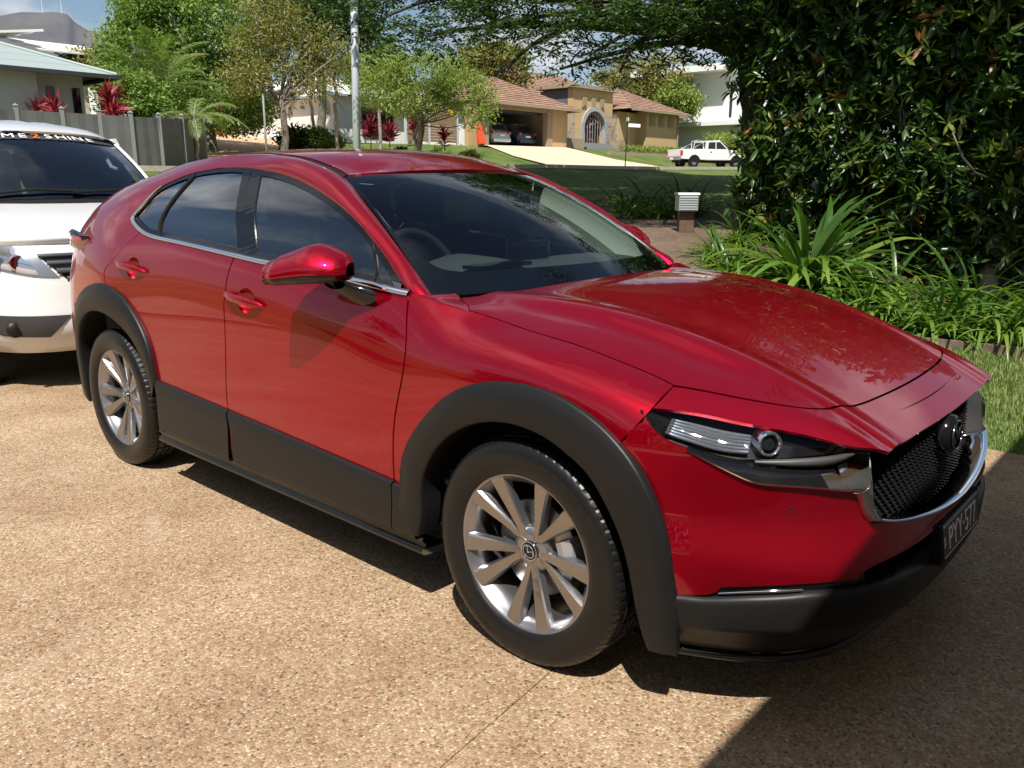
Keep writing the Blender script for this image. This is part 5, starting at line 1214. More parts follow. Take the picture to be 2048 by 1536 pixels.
palm('feather_palm', 322, 35, 195, .12, 15, 3.3, 'tall feathery palm in front of the large round tree', 1.3, (.3, 1.45), .75, 'palms', nleaf=34)
palm('golden_cane_palm', 395, 33.5, 245, .09, 13, 2.2, 'short golden cane palm with arching yellow green fronds over the fence end', 1.5, (.2, 1.2), .5, 'palms', 'palm')
palm('slim_palm', 630, 41, 185, .085, 11, 2.0, 'slim palm with pale trunk, left one behind the red car roof', 1.7, (-.1, 1.1), .5, 'palms')
palm('slim_palm', 676, 40, 140, .09, 12, 2.4, 'slim palm with pale trunk just left of the grey pole', 1.7, (-.1, 1.1), .55, 'palms')
palm('slim_palm', 762, 40, 165, .085, 11, 1.9, 'slim palm with pale trunk just right of the grey pole', 1.7, (-.1, 1.1), .5, 'palms')

# --- strappy plants
def blade_mesh(L, w, el, curl, twist, seg=8):
    V = []; F = []; p = Vector((0, 0, 0)); e = el
    for i in range(seg+1):
        t = i/seg; ww = w*(.55+.45*math.sin(PI*min(1, t*1.5)) if t < .5 else 1-((t-.5)/.5)**2.2)*(1 if t < 1 else .02)
        up = Vector((-math.sin(e), 0, math.cos(e))); V += [p+Vector((0, -ww/2, 0))+up*ww*.16, p.copy(), p+Vector((0, ww/2, 0))+up*ww*.16]
        p = p+Vector((math.cos(e), 0, math.sin(e)))*(L/seg); e -= curl/seg*(.5+1.3*t)
    for i in range(seg):
        a = 3*i; F += [(a, a+1, a+4, a+3), (a+1, a+2, a+5, a+4)]
    return V, F
BLADES = {}
def blade_data(kind, v):
    k = (kind, v)
    if k not in BLADES:
        rr = random.Random(v*7+3); V, F = blade_mesh(1, .062 if kind == 'broad' else .040, rr.uniform(.35, 1.25), rr.uniform(1.0, 2.4), 0)
        me = bpy.data.meshes.new('leaf_blade'); me.from_pydata([tuple(q) for q in V], [], F); me.materials.append(LM['strap'][v % 3]); me.polygons.foreach_set('use_smooth', [True]*len(F)); BLADES[k] = me
    return BLADES[k]
def strappy(name, loc, n, L, kind, label, group, parts=True, cat='plant'):
    loc = Vector((loc[0], loc[1], tz(loc))); root = empty(name, loc, random.uniform(0, 6), label, cat, group); mb = MB()
    for i in range(n):
        v = random.randrange(9); me = blade_data(kind, v); a = random.uniform(0, 2*PI); sc = L*random.uniform(.6, 1.15); off = (random.gauss(0, .06*L), random.gauss(0, .06*L), 0)
        if parts: inst('leaf', me, root, off, (random.uniform(-.25, .25), random.uniform(-.2, .2), a), (sc, sc, sc))
        else:
            M = Matrix.Translation(off) @ Euler((random.uniform(-.25, .25), random.uniform(-.2, .2), a)).to_matrix().to_4x4() @ Matrix.Scale(sc, 4)
            mb.add([M @ q.co for q in me.vertices], [tuple(f.vertices) for f in me.polygons], v % 3)
    if not parts: mb.obj('leaves', None, root, True, mats=LM['strap'])
    return root
strappy('strap_leaf_lily', (-2.2, 6.5, 0), 190, 1.45, 'broad', 'large arching strap leaved lily behind the bonnet, tallest of the border', 'strap leaved border plants')
random.seed(21)
bord = [(-3.0, 6.25, .75), (-2.55, 5.95, .7), (-2.0, 5.85, .75), (-1.55, 5.95, .8), (-1.25, 5.65, .65), (-.95, 5.95, .8), (-.6, 5.62, .6), (-.3, 5.9, .75), (0.0, 5.62, .6), (.25, 5.95, .7), (.55, 5.68, .6), (.8, 6.0, .7), (1.1, 5.8, .62), (1.4, 6.0, .7),
        (-1.3, 6.35, .85), (-.55, 6.4, .8), (.1, 6.4, .8), (.75, 6.45, .8)]
for i, (x, y, L) in enumerate(bord):
    strappy('border_lily', (x, y, 0), 70, L*1.25, 'fine', 'low strap leaved border lily in the row along the timber edging', 'low border lilies along the edging', True)
for px, s, L in ((1250, 15.5, .85), (1300, 15.0, .95), (1355, 15.5, .9), (1395, 14.5, .8), (1330, 14.2, .7), (1270, 14.0, .6)):
    strappy('tussock', ground_at(px, s), 70, L, 'fine', 'dark shaded tussock of strappy leaves beside the letterbox', 'shaded tussocks beside the letterbox', False)
for px, s, L in ((1440, 10.5, .55), (1470, 9.8, .6), (1490, 11.0, .6)):
    strappy('grass_tuft', ground_at(px, s), 90, L, 'fine', 'fine shaded grass tuft between the path and the big shrub', 'grass tufts by the path', False)

# --- the big glossy shrub on the right
def whorl_leaves(C, D, n_per, size):
    """leaf base points and directions for whorls"""
    n = len(C); k = n*n_per; c = np.repeat(C, n_per, 0); d = np.repeat(D, n_per, 0)
    a = unit(np.cross(d, rng.normal(size=(k, 3)))); el = rng.uniform(.1, .8, k)[:, None]
    return c+d*rng.uniform(-.05, .03, k)[:, None], a*np.cos(el)+d*np.sin(el)
def shrub():
    base = PX(1800, 300, 10.6); base.z = 0; root = empty('glossy_leaved_shrub', base, 0, 'huge dark glossy leaved shrub filling the right side behind the border lilies', 'shrub'); b = np.array(base)
    ells = [E_(1570, 110, 11.6, .8, .9), E_(1555, 290, 11.4, .6, .8), E_(1680, 90, 11.2, 1.0, 1.0), E_(1670, 290, 11, .9, .9), E_(1800, 70, 10.6, 1.0, 1.0), E_(1800, 270, 10.4, .9, 1.0), E_(1930, 120, 9.9, .9, 1.0), E_(1930, 340, 9.7, .8, .9), E_(2050, 60, 9.5, 1.0, 1.1), E_(2070, 270, 9.3, .9, 1.2), E_(1600, -70, 11.6, 1.3, .8), E_(1860, -90, 10.5, 1.6, .9), E_(1740, 430, 10.8, .8, .6), E_(2000, 480, 9.4, .55, .45), E_(2180, 150, 9.2, 1.2, 1.6), E_(2100, -100, 9.6, 1.5, 1.0), E_(1510, 60, 11.8, .4, .6), E_(1600, 455, 11.2, .7, .5), E_(1800, 460, 10.4, .8, .55), E_(1910, 515, 9.8, .7, .4), E_(2070, 470, 9.3, .7, .5), E_(1700, 530, 10.7, .8, .3), E_(1520, 400, 11.6, .4, .5)]
    C = clumps(ells, 8600, inner=.45); cen = np.array(PX(1800, 300, 12.5))
    C = C[(C[:, 2] > .35)]
    D = unit((C-cen)*np.array([1, 1, .5])+rng.normal(size=C.shape)*.9+np.array([0, -.35, .75]))
    P, A = whorl_leaves(C, D, 7, .17)
    hue = np.repeat(rng.choice(4, len(C), p=[.50, .32, .16, .02]), 7)
    # the leaves that show largest become parts of their own
    toC = np.array(CAM)-P; dist = np.linalg.norm(toC, axis=1); f = np.array(_f); rr = np.array(_r2); uu = np.array(_u2); rel = P-np.array(CAM); zc = rel @ f
    u = 1024+1649*(rel @ rr)/zc; v = 768-1649*(rel @ uu)/zc; vis = (zc > 0) & (u > 1440) & (u < 2040) & (v > 5) & (v < 560)
    order = np.argsort(np.where(vis, dist, 99))[:300]
    var = []
    for q in range(6):
        o = leaf_mesh('leaf', np.zeros((1, 3)), .17, np.array([[1., 0, 0]]), .33, [LM['shrub'][(0, 1, 2, 0, 1, 3)[q]]], (1,), None, .0, .15, .08+.03*q, np.array([0])); var.append(o.data); bpy.data.objects.remove(o)
    for i in order:
        d = Vector(A[i]); o = inst('leaf', var[int({0: rng.choice([0, 3]), 1: rng.choice([1, 4]), 2: 2, 3: 5}[int(hue[i])])], root, Vector(P[i])-base, (0, 0, 0)); o.rotation_mode = 'QUATERNION'
        xq = d.to_track_quat('X', 'Z'); o.rotation_quaternion = xq
    keep = np.ones(len(P), bool); keep[order] = False
    o = leaf_mesh('foliage', (P-b)[keep], .165, A[keep], .33, LM['shrub'], parent=root, midx=hue[keep], up=.5, droop=.14); tag(o, kind='stuff')
    mb = MB()
    for i, (px, s_, h, r, tpx) in enumerate(((2010, 9.2, 4.0, .085, 2020), (1560, 11.6, 3.6, .09, 1540), (1700, 11.2, 4.2, .08, 1720), (1850, 10.4, 4, .07, 1880), (1930, 9.9, 3.4, .05, 1900), (1640, 11.3, 3, .06, 1660), (2100, 9.4, 4, .08, 2120))):
        a = PX(px, 300, s_); a.z = 0; a = a-base; t_ = PX(tpx, 300, s_+.3); t_.z = h; t_ = t_-base; k = MB(); k.tube([a+Vector((0, 0, -.1)), a.lerp(t_, .3)+Vector((.05, .03, 0)), a.lerp(t_, .65)+Vector((-.05, 0, 0)), t_], [r*1.15, r, r*.85, r*.5], 10); k.obj('stem', BARKP if i == 0 else BARK, root, True)
    q = MB(); p0, p1, p2, p3 = [PX(*w)-base for w in ((1905, 265, 9.0), (1925, 315, 9.0), (1950, 345, 9.0), (1990, 362, 9.0))]; q.tube([p0, p1, p2, p3], [.008, .014, .014, .010], 7); q.obj('bare_twig', BARK, root, True)
    for c in C[rng.choice(len(C), 170, replace=False)]:
        e = Vector(c)-base; a = Vector((e.x*.55+random.gauss(0, .15), e.y*.6+.2, max(.3, e.z-random.uniform(.5, 1.1)))); limb(mb, a, e, .016, .006, 5, wob=.1)
    mb.obj('twigs', BARK, root, True)
shrub()
# --- the feathery shade tree whose limbs cross the top of the picture
def shade_tree():
    base = ground_at(1535, 15.5); fork = PX(1490, 90, 15); root = empty('feathery_shade_tree', base, 0, 'big spreading shade tree with fine feathery leaves hanging across the top', 'tree'); b = np.array(base); mb = MB()
    f0 = fork-base
    mb.tube([Vector((0, 0, -.2)), Vector((.02, 0, .3)), f0*.35+Vector((.1, .05, 0)), f0*.7+Vector((-.05, .02, 0)), f0], [.24, .20, .17, .16, .15], 14)
    ells = [E_(660, -2, 15, .8, .35), E_(760, 38, 14, .8, .35), E_(850, 73, 13.5, .85, .32), E_(905, 18, 14, 1.0, .45), E_(1000, 53, 13, 1.0, .42), E_(1080, 88, 12.5, .75, .30), E_(1060, -2, 13, 1.1, .5), E_(1160, 38, 12, 1.0, .45), E_(1190, 103, 12, .55, .22), E_(1270, 28, 12, 1.0, .5), E_(1330, 88, 12.5, .7, .35), E_(1400, 38, 13, .9, .6), E_(1120, 138, 12.5, .35, .14), E_(1240, 143, 12, .3, .12), E_(1010, 138, 13, .4, .16), E_(1380, -2, 11, 1.0, .5)]
    up = [((-6, 9.5, 5.6), (3.4, 3.2, .9)), ((-9, 8.5, 5.3), (3.0, 2.6, .9)), ((-4, 11, 6.2), (3.5, 3, 1.2)), ((-7.5, 12.5, 7.0), (3.6, 3.2, 1.2)), ((-10.5, 13, 7.2), (3.2, 3, 1.0)), ((-3, 8.2, 5.6), (2.3, 2.0, .9)), ((-6.5, 10.5, 7.6), (4.5, 4.2, 1.0))]
    C1 = clumps(ells, 150, inner=.2); C2 = clumps(up, 560, inner=.3); C = np.concatenate([C1, C2])
    for e in ells[:16]:
        limb(mb, f0*random.uniform(.85, 1)+Vector((0, 0, .1)), Vector(e[0])-base, .10, .018, 7, .10, .06)
    for c, r in up: limb(mb, f0, Vector(c)-base, .14, .05, 8, .05, .06)
    for c in C[rng.choice(len(C), 240, replace=False)]:
        d = np.linalg.norm(C-c, axis=1); q = C[np.argsort(d)[random.randint(4, 9)]]; limb(mb, Vector(q)-base, Vector(c)-base, .014, .004, 4, .03)
    mb.obj('trunk', BARKD, root, True)
    # pinnate sprays: leaflets strung along short stalks
    def sprays(C, per, L, nl, size, nm):
        n = len(C)*per; c = np.repeat(C, per, 0)+rng.normal(size=(n, 3))*np.array([.22, .22, .10]); d = unit(rng.normal(size=(n, 3))*np.array([1, 1, .35])+np.array([0, 0, -.12]))
        t = np.linspace(.08, 1, nl); P = (c[:, None]+d[:, None]*(t[None, :, None]*L)+np.array([0, 0, -.10])*L*(t**2)[None, :, None]).reshape(-1, 3); dd = np.repeat(d, nl, 0)
        s = unit(np.cross(dd, np.array([0, 0, 1.]))+rng.normal(size=dd.shape)*.15); sg = np.tile(np.where(np.arange(nl) % 2, 1, -1), n)[:, None]
        return leaf_mesh(nm, P-b, size, s*sg*.8+dd*.5, .42, LM['dark'], (.45, .33, .22), root, .6, .1, .2)
    sprays(C1, 11, .27, 9, .085, 'crown'); sprays(C2, 22, .34, 6, .15, 'crown')
shade_tree()
gq = ground_at(1500, 25)
tree('added_shade_tree', gq, gq+Vector((-.5, .3, 5.4)), .2, [((-10.5, 15.5, 8.0), (3.2, 3.0, .9)), ((-14, 17.5, 8.6), (3.2, 3.0, .9)), ((-12.5, 20.5, 9.2), (3.2, 3, .9)), ((-16.5, 21, 9.4), (3, 3, .9)), ((-8.5, 18.5, 8.6), (3, 3, .9)), ((-10, 23, 9.6), (3, 3, 1)), ((-15, 25, 10), (3, 3, 1)), ((-6, 20, 9), (3, 3, 1))], 900, 70, .45, .30, 'dark', 'tall broad shade tree added behind the huge glossy shrub to darken the lawn', 'tree', nl=30, bark=BARKD)  # added for its shade on the lawn; trunk hidden by the shrub
# a second tall tree overhead to the right, added out of frame to shade the big shrub; it also shows in the paintwork
tree('unseen_shade_tree', (4.6, 5.2, 0), (4.3, 5.4, 4.6), .22, [((3.2, 4.9, 6.3), (2.2, 2.0, .9)), ((4.6, 6.4, 7.0), (2.4, 2.2, 1.0)), ((2.6, 6.6, 7.2), (1.9, 1.9, .8)), ((1.7, 5.6, 7.9), (1.7, 1.9, .8)), ((3.4, 3.4, 8.2), (2.0, 1.8, .9))], 120, 46, .30, .17, 'dark', 'unseen tall leafy tree added outside the right edge of the picture for shade', 'tree', nl=24)

# --- red cordylines
def cordyline(p, h, n, L, label):
    root = empty('red_cordyline', p, 0, label, 'plant', 'red leaved cordylines'); mb = MB(); mb.tube([(0, 0, -.05), (.02, 0, h*.5), (0, .02, h)], [.03, .025, .02], 6); mb.obj('stem', BARK, root, True)
    k = n; a = rng.uniform(0, 2*PI, k); el = rng.uniform(.1, 1.5, k); d = np.stack([np.cos(a)*np.cos(el), np.sin(a)*np.cos(el), np.sin(el)], 1)
    c = np.stack([0*a, 0*a, h-rng.uniform(0, .45*h, k)], 1); leaf_mesh('leaves', c, L, d, .17, LM['red'], (.45, .3, .25), root, .3, .1, .25)
for px, py, s, h, L, lb in ((75, 212, 29, 1.9, .55, 'red cordyline left of the pair peeping over the fence by the house'), (110, 210, 29, 1.9, .6, 'red cordyline right of the pair peeping over the fence by the house'), (218, 190, 30, 2.5, .7, 'tallest bright red cordyline above the fence beside the round shrub'), (225, 212, 29.5, 1.9, .5, 'low red cordyline under the tallest one above the fence'),
    (740, 245, 42, 1.5, .7, 'dark red cordyline right of the grey pole against the white house'), (778, 255, 42, 1.3, .65, 'bright red cordyline under the bushy lime tree'), (828, 235, 43, 1.6, .6, 'red cordyline behind the trunks of the bushy lime tree'), (888, 262, 38, .7, .45, 'small red cordyline beside the timber side gate')):
    p = PX(px, py+2, s); g = tz(p); cordyline((p.x, p.y, g), max(.4, p.z-g), 60, L, lb)
# --- low garden plants and rocks in front of the white house
for i, (px, s, r, kind, lb) in enumerate([(598, 41, .9, 'dark', 'clipped dark green hedge ball between the slender tree and the slim palm'), (650, 41, .9, 'green', 'rounded green shrub between two slim palms'), (720, 38, .42, 'lime', 'low lime green tuft right of the grey pole'), (770, 37, .40, 'green', 'low green tuft below the bright red cordyline'), (800, 38, .5, 'dark', 'low dark tuft left of the crooked trunks'), (880, 36, .45, 'green', 'low green tuft right of the crooked trunks'), (937, 38.5, .5, 'olive', 'low dry bush at the edge of the tan house driveway'), (655, 36, .35, 'lime', 'low lime tuft between the slim palms'), (560, 36, .3, 'green', 'small green tuft at the foot of the slender tree')]):
    g = ground_at(px, s); tree('low_bush', g, g+Vector((0, 0, r*.5)), .03, [((g.x, g.y, g.z+r*.75), (r, r, r*.8))], 45, 60, r*.22, r*.22+.03, kind, lb, 'bush', 'low garden bushes', nl=5, inner=.3)
ROCK = mat('orange_rock', (.30, .16, .07), rough=.9, col2=(.46, .30, .16), noise_scale=3, bump=.4, bump_scale=8)
for i, (px, s, r) in enumerate([(690, 36, .35), (742, 35.5, .38), (655, 37, .3), (808, 35, .28), (860, 35, .3), (905, 35.5, .35), (615, 37, .3), (780, 35.2, .25)]):
    g = ground_at(px, s); bm = bmesh.new(); bmesh.ops.create_icosphere(bm, subdivisions=2, radius=r)
    for v in bm.verts: v.co *= 1+.25*noise.noise(v.co*3+Vector((i*9, 0, 0))); v.co.z *= .65
    me = bpy.data.meshes.new('garden_rock'); bm.to_mesh(me); bm.free(); me.materials.append(ROCK); o = inst('garden_rock', me, None, g+Vector((0, 0, r*.2)))
    tag(o, 'orange sandstone rock in the garden bed behind the red car roof', 'rock', 'sandstone garden rocks')
# --- hedge in front of the tan house
def hedge(name, p0, p1, w, h, label, kind='green', n=3000, size=.12):
    p0, p1 = Vector(p0), Vector(p1); t = rng.uniform(0, 1, n); a = np.array(p0)+(np.array(p1)-np.array(p0))*t[:, None]; d = (p1-p0).normalized(); s = np.array([-d.y, d.x, 0])
    P = a+s*rng.uniform(-w, w, n)[:, None]+np.array([0, 0, 1])*(rng.uniform(0, 1, n)**.7*h)[:, None]
    root = empty(name, p0, 0, label, 'hedge'); leaf_mesh('foliage', P-np.array(p0), size, None, .5, LM[kind], (.4, .25, .35), root)
    mb = MB()
    for k in range(10): q = p0.lerp(p1, (k+.5)/10)-p0; limb(mb, q, q+Vector((0, 0, h*.8)), .03, .01, 5)
    mb.obj('stem', BARK, root)
hedge('clipped_hedge', (-31.6, 46.0, 3.15), (-31.6, 54.5, 3.2), .45, .62, 'low clipped green hedge above the retaining wall of the tan house', 'lime', 3500)
hedge('loose_hedge', (-29, 53.5, 2.9), (-31, 64, 3.0), .8, 1.9, 'loose yellow green hedge behind the white pickup', 'lime', 4500, .2)
# --- grass blades on the near lawn
def grass():
    n = 52000; x = rng.uniform(-1.9, 2.4, n); y = rng.uniform(2.36, 5.3, n)
    h = rng.uniform(.018, .05, n)*(1+.35*np.sin(x*7+y*3)); a = rng.uniform(0, 2*PI, n); lean = rng.uniform(.1, .9, n)*h
    w = .0028; z0 = -.03
    B = np.stack([x, y, np.full(n, z0)], 1); s = np.stack([np.cos(a), np.sin(a), 0*a], 1); l = np.stack([-np.sin(a), np.cos(a), 0*a], 1)
    tip = B+np.array([0, 0, 1])*h[:, None]+l*lean[:, None]; mid = B+np.array([0, 0, 1])*(h*.6)[:, None]+l*(lean*.35)[:, None]
    V = np.stack([B-s*w, B+s*w, mid+s*w*.8, tip, mid-s*w*.8], 1).reshape(-1, 3); k = np.arange(n)*5
    me = bpy.data.meshes.new('grass'); loops = np.concatenate([np.stack([k, k+1, k+2, k+4], 1).ravel(), np.stack([k+4, k+2, k+3], 1).ravel()]).astype(np.int32)
    me.vertices.add(len(V)); me.vertices.foreach_set('co', V.astype(np.float32).ravel()); me.loops.add(len(loops)); me.loops.foreach_set('vertex_index', loops); me.polygons.add(2*n)
    me.polygons.foreach_set('loop_start', np.concatenate([np.arange(n)*4, 4*n+np.arange(n)*3]).astype(np.int32)); mi = rng.choice(3, n, p=[.5, .25, .25]); me.polygons.foreach_set('material_index', np.concatenate([mi, mi]).astype(np.int32))
    for m in (leafmat('grass_a', (.13, .20, .04), (.17, .23, .05), .3, .6), leafmat('grass_b', (.08, .14, .028), (.11, .17, .035), .3, .6), leafmat('grass_c', (.26, .26, .10), (.30, .28, .12), .3, .6)): me.materials.append(m)
    me.update(calc_edges=True); me.validate(); o = bpy.data.objects.new('grass', me); COL.objects.link(o); tag(o, 'short green mown grass beside the driveway', 'grass', kind='stuff')
grass()
# ================================================================ BUILDINGS, FENCE, STREET FURNITURE
TAN = mat('tan_render', (.44, .30, .15), rough=.9, col2=(.49, .345, .18), noise_scale=1.2)
TAND = mat('taupe_render', (.27, .215, .15), rough=.9, col2=(.31, .25, .18), noise_scale=1.2)
WHITER = mat('white_render', (.74, .74, .72), rough=.85, col2=(.68, .68, .66), noise_scale=1)
CREAM = mat('pale_grey_render', (.52, .54, .50), rough=.9, col2=(.47, .49, .46), noise_scale=1)
WIN = mat('dark_window', (.012, .016, .02), rough=.06, spec=.6)
DARKF = mat('dark_frame', (.03, .032, .034), rough=.5)
IRON = mat('wrought_iron', (.34, .35, .36), rough=.5, metal=.3)
IRONB = mat('black_iron', (.02, .02, .02), rough=.5)
GALV = mat('galvanised_steel', (.60, .645, .68), rough=.5, metal=.3)
def tile_mat():
    m = bpy.data.materials.new('terracotta_tiles'); m.use_nodes = True; n = m.node_tree.nodes; L = m.node_tree.links; b = n['Principled BSDF']; t = n.new('ShaderNodeTexCoord')
    q = n.new('ShaderNodeTexNoise'); q.inputs['Scale'].default_value = 2.2; q.inputs['Detail'].default_value = 6; L.new(t.outputs['Object'], q.inputs['Vector'])
    r = n.new('ShaderNodeValToRGB'); r.color_ramp.elements[0].position = .35; r.color_ramp.elements[1].position = .66; r.color_ramp.elements[0].color = (.22, .125, .085, 1); r.color_ramp.elements[1].color = (.36, .225, .16, 1); L.new(q.outputs[0], r.inputs[0]); L.new(r.outputs[0], b.inputs['Base Color'])
    b.inputs['Roughness'].default_value = .8
    MAT['terracotta_tiles'] = m; return m
TILE = tile_mat()
def roof_plane(parent, name, quad, m, course=.34, th=.055):
    """roof slope built of stepped courses from eave to ridge; quad = eave left, eave right, ridge right, ridge left"""
    a, b, c, d = [Vector(q) for q in quad]; h = ((a+b)/2-(c+d)/2).length; n = max(2, int(h/course)); V = []; F = []
    nrm = (b-a).cross(d-a).normalized(); nrm = nrm if nrm.z > 0 else -nrm
    for i in range(n):
        t0, t1 = i/n, (i+1)/n+.01; l0, r0 = a.lerp(d, t0)+nrm*th, b.lerp(c, t0)+nrm*th; l1, r1 = a.lerp(d, t1)+nrm*.006, b.lerp(c, t1)+nrm*.006; k = len(V)
        V += [l0, r0, r1, l1, l0-nrm*th, r0-nrm*th]; F += [(k, k+1, k+2, k+3), (k+4, k+5, k+1, k)]
    return mo(name, V, F, m, parent)
def rel(parent, o):
    o.data.transform(Matrix.Translation(-parent.location)); return o
def tan_house():
    B = Vector((-33, 42, 3.3)); h = empty('tan_house', B, 0, 'tan rendered single storey house with red tiled hip roofs and open double garage', 'house')
    def bx(n, *a, m=TAN): return rel(h, boxo(n, *a, m, h))
    # garage: piers, header, side walls, interior
    bx('garage_pier', -33.1, -32.7, 33.30, 33.88, 3.0, 5.75, m=TAND); bx('garage_pier', -33.1, -32.7, 39.25, 39.75, 3.0, 5.75, m=TAND)
    bx('wall', -33.12, -32.78, 39.75, 41.3, 3.0, 5.75); bx('garage_header', -33.05, -32.74, 33.88, 39.25, 5.50, 5.75, m=TAND)
    bx('wall', -33.12, -32.80, 32.3, 33.30, 3.0, 5.45); bx('garage_wall', -39, -33.1, 33.30, 33.45, 3.0, 5.75, m=WHITER); bx('garage_wall', -39, -33.1, 41.1, 41.3, 3.0, 5.75); bx('garage_wall', -39.15, -39, 33.3, 41.3, 3.0, 5.75, m=WHITER)
    bx('garage_wall', -39, -33.12, 39.8, 39.95, 3.0, 5.75, m=TAND); bx('garage_floor', -39, -32.7, 33.45, 39.8, 3.20, 3.33, m=KERB); bx('garage_ceiling', -39, -33.05, 33.45, 39.8, 5.62, 5.72, m=WHITER)
    bx('roller_door', -33.5, -33.2, 33.9, 39.2, 5.36, 5.52, m=DARKF)
    # garage hip roof
    ev = 5.78; e = [(-32.1, 32.7, ev), (-32.1, 41.9, ev), (-40, 41.9, ev), (-40, 32.7, ev)]; r0, r1 = (-36.2, 36.6, 7.75), (-36.2, 38.0, 7.75)
    for q in ((e[0], e[1], r1, r0), (e[1], e[2], r1, r1), (e[3], e[0], r0, r0), (e[2], e[3], r0, r1)): rel(h, roof_plane(h, 'garage_roof', q, TILE))
    bx('gutter', -32.16, -32.02, 32.6, 42.0, 5.66, 5.80, m=TAND); bx('gutter', -40, -32.16, 41.86, 42.0, 5.66, 5.80, m=TAND)
    # main body and roof
    bx('wall', -48, -36.5, 40.0, 57.5, 3.2, 6.2); ev = 6.2
    e = [(-36.0, 40.5, ev), (-36.0, 58.3, ev), (-49, 58.3, ev), (-49, 40.5, ev)]; r0, r1 = (-42, 46.5, 9.4), (-42, 52.5, 9.4)
    for q in ((e[0], e[1], r1, r0), (e[1], e[2], r1, r1), (e[3], e[0], r0, r0), (e[2], e[3], r0, r1)): rel(h, roof_plane(h, 'main_roof', q, TILE))
    # entry tower: wall with arched opening
    y0, y1, zt = 43.7, 48.3, 7.45; yc, rad, zs = 46.1, 1.25, 4.85
    arch = [(yc-rad, 3.35)]+[(yc-rad*math.cos(a), zs+rad*math.sin(a)) for a in np.linspace(0, PI, 17)]+[(yc+rad, 3.35)]
    out = [(y0, 3.35), (y0, zt), (y1, zt), (y1, 3.35)]
    poly = out[:1]+out[1:]; P = [(y0, 3.35), (y0, zt), (y1, zt), (y1, 3.35)]+arch[::-1]
    me = MB().prism(P, 0, -34.6, -34.15); o = rel(h, me.obj('entry_tower', TAN, h)); bm = bmesh.new(); bm.from_mesh(o.data); bmesh.ops.triangulate(bm, faces=[f for f in bm.faces if len(f.verts) > 4]); bmesh.ops.recalc_face_normals(bm, faces=bm.faces); bm.to_mesh(o.data); bm.free()
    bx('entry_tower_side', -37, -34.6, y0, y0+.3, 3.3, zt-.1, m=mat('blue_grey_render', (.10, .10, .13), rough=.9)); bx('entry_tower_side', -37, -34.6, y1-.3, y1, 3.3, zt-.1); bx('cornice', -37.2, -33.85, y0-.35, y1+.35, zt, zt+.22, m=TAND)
    bx('tower_top', -37, -34.6, y0+.3, y1-.3, zt-.4, zt, m=TAN)
    for yy in (44.9, 45.92, 46.94):
        bx('niche_frame', -34.16, -34.06, yy-.25, yy+.25, 6.28, 6.95, m=TAND); bx('niche', -34.1, -34.03, yy-.14, yy+.14, 6.38, 6.85, m=mat('niche_brown', (.30, .21, .10), rough=.9))
    # stone arch surround, doors, grille
    rows = []
    for a in np.linspace(0, PI, 21): rows.append([Vector((x, yc-r*math.cos(a), zs+r*math.sin(a))) for r, x in ((rad-.02, -34.3), (rad-.02, -34.02), (rad+.27, -34.02), (rad+.27, -34.2))])
    V, F = loft(rows); rel(h, recalc(mo('arch_surround', V, F, mat('grey_stone', (.36, .36, .35), rough=.9, col2=(.24, .25, .26), noise_scale=3), h)))
    for s in (-1, 1): bx('arch_pier', -34.3, -34.02, *((yc-rad-.27, yc-rad+.02) if s < 0 else (yc+rad-.02, yc+rad+.27)), 3.35, zs, m=MAT['grey_stone'])
    for s in (-1, 1):
        yA, yB = (yc-1.05, yc-.02) if s < 0 else (yc+.02, yc+1.05); d = rel(h, MB().prism([(yA, 3.95), (yB, 3.95), (yB, 5.9 if s > 0 else 6.0), (yA, 5.5 if s < 0 else 5.9)] if s < 0 else [(yA, 3.95), (yB, 3.95), (yB, 5.5), (yA, 6.0)], 0, -34.9, -34.8).obj('entry_door', mat('maroon_timber', (.13, .012, .016), rough=.45), h))
        for k in range(3):
            z = 4.2+k*.5; rel(h, boxo('door_panel', -34.8, -34.77, (yA+yB)/2-.26, (yA+yB)/2+.26, z, z+.09, mat('door_trim', (.55, .45, .42), rough=.5), d)); 
    mb = MB()
    for k in range(9): yy = yc-1.2+.3*k; zz = zs+math.sqrt(max(0, rad*rad-(yy-yc)**2)); mb.tube([(-34.25, yy, 3.95), (-34.25, yy, zz)], .02, 5)
    for rr in (.35, .65, .95): mb.tube([(-34.25, yc-rr*math.cos(a), zs+.1+rr*math.sin(a)) for a in np.linspace(0, PI, 13)], .02, 5)
    rel(h, mb.obj('arch_grille', IRON, h))
    for k in range(4): bx('entry_step', -34.0+.22*k-.25, -33.75+.22*k, 44.5, 47.7, 3.3, 3.92-.15*k, m=mat('grey_step', (.22, .22, .22), rough=.8))
    bx('entry_landing', -34.9, -33.9, 44.3, 48.2, 3.2, 3.945, m=MAT['grey_step'])
    bx('planter_wall', -34.2, -33.6, 41.3, 44.3, 3.0, 4.15, m=TAND); bx('planter_wall', -34.3, -33.0, 47.75, 48.2, 3.0, 4.2, m=TAND)
    for ya, yb, za in ((41.5, 43.6, 3.9), (47.3, 49.9, 4.1)):
        mb = MB(); k = int((yb-ya)/.15)
        for i in range(k+1): mb.tube([(-33.9, ya+i*.15, za), (-33.9, ya+i*.15, 6.0)], .018, 4)
        for z in (4.6, 5.75): mb.tube([(-33.9, ya, z), (-33.9, yb, z)], .025, 4)
        rel(h, mb.obj('iron_screen', IRON, h))
    # right wing
    bx('wall', -40, -33.0, 51.0, 55.4, 3.0, 6.3); bx('wall', -40, -33.8, 48.6, 51.0, 3.0, 6.2, m=TAN); bx('wall', -39.5, -34.6, 55.4, 58.2, 3.0, 6.3, m=TAND)
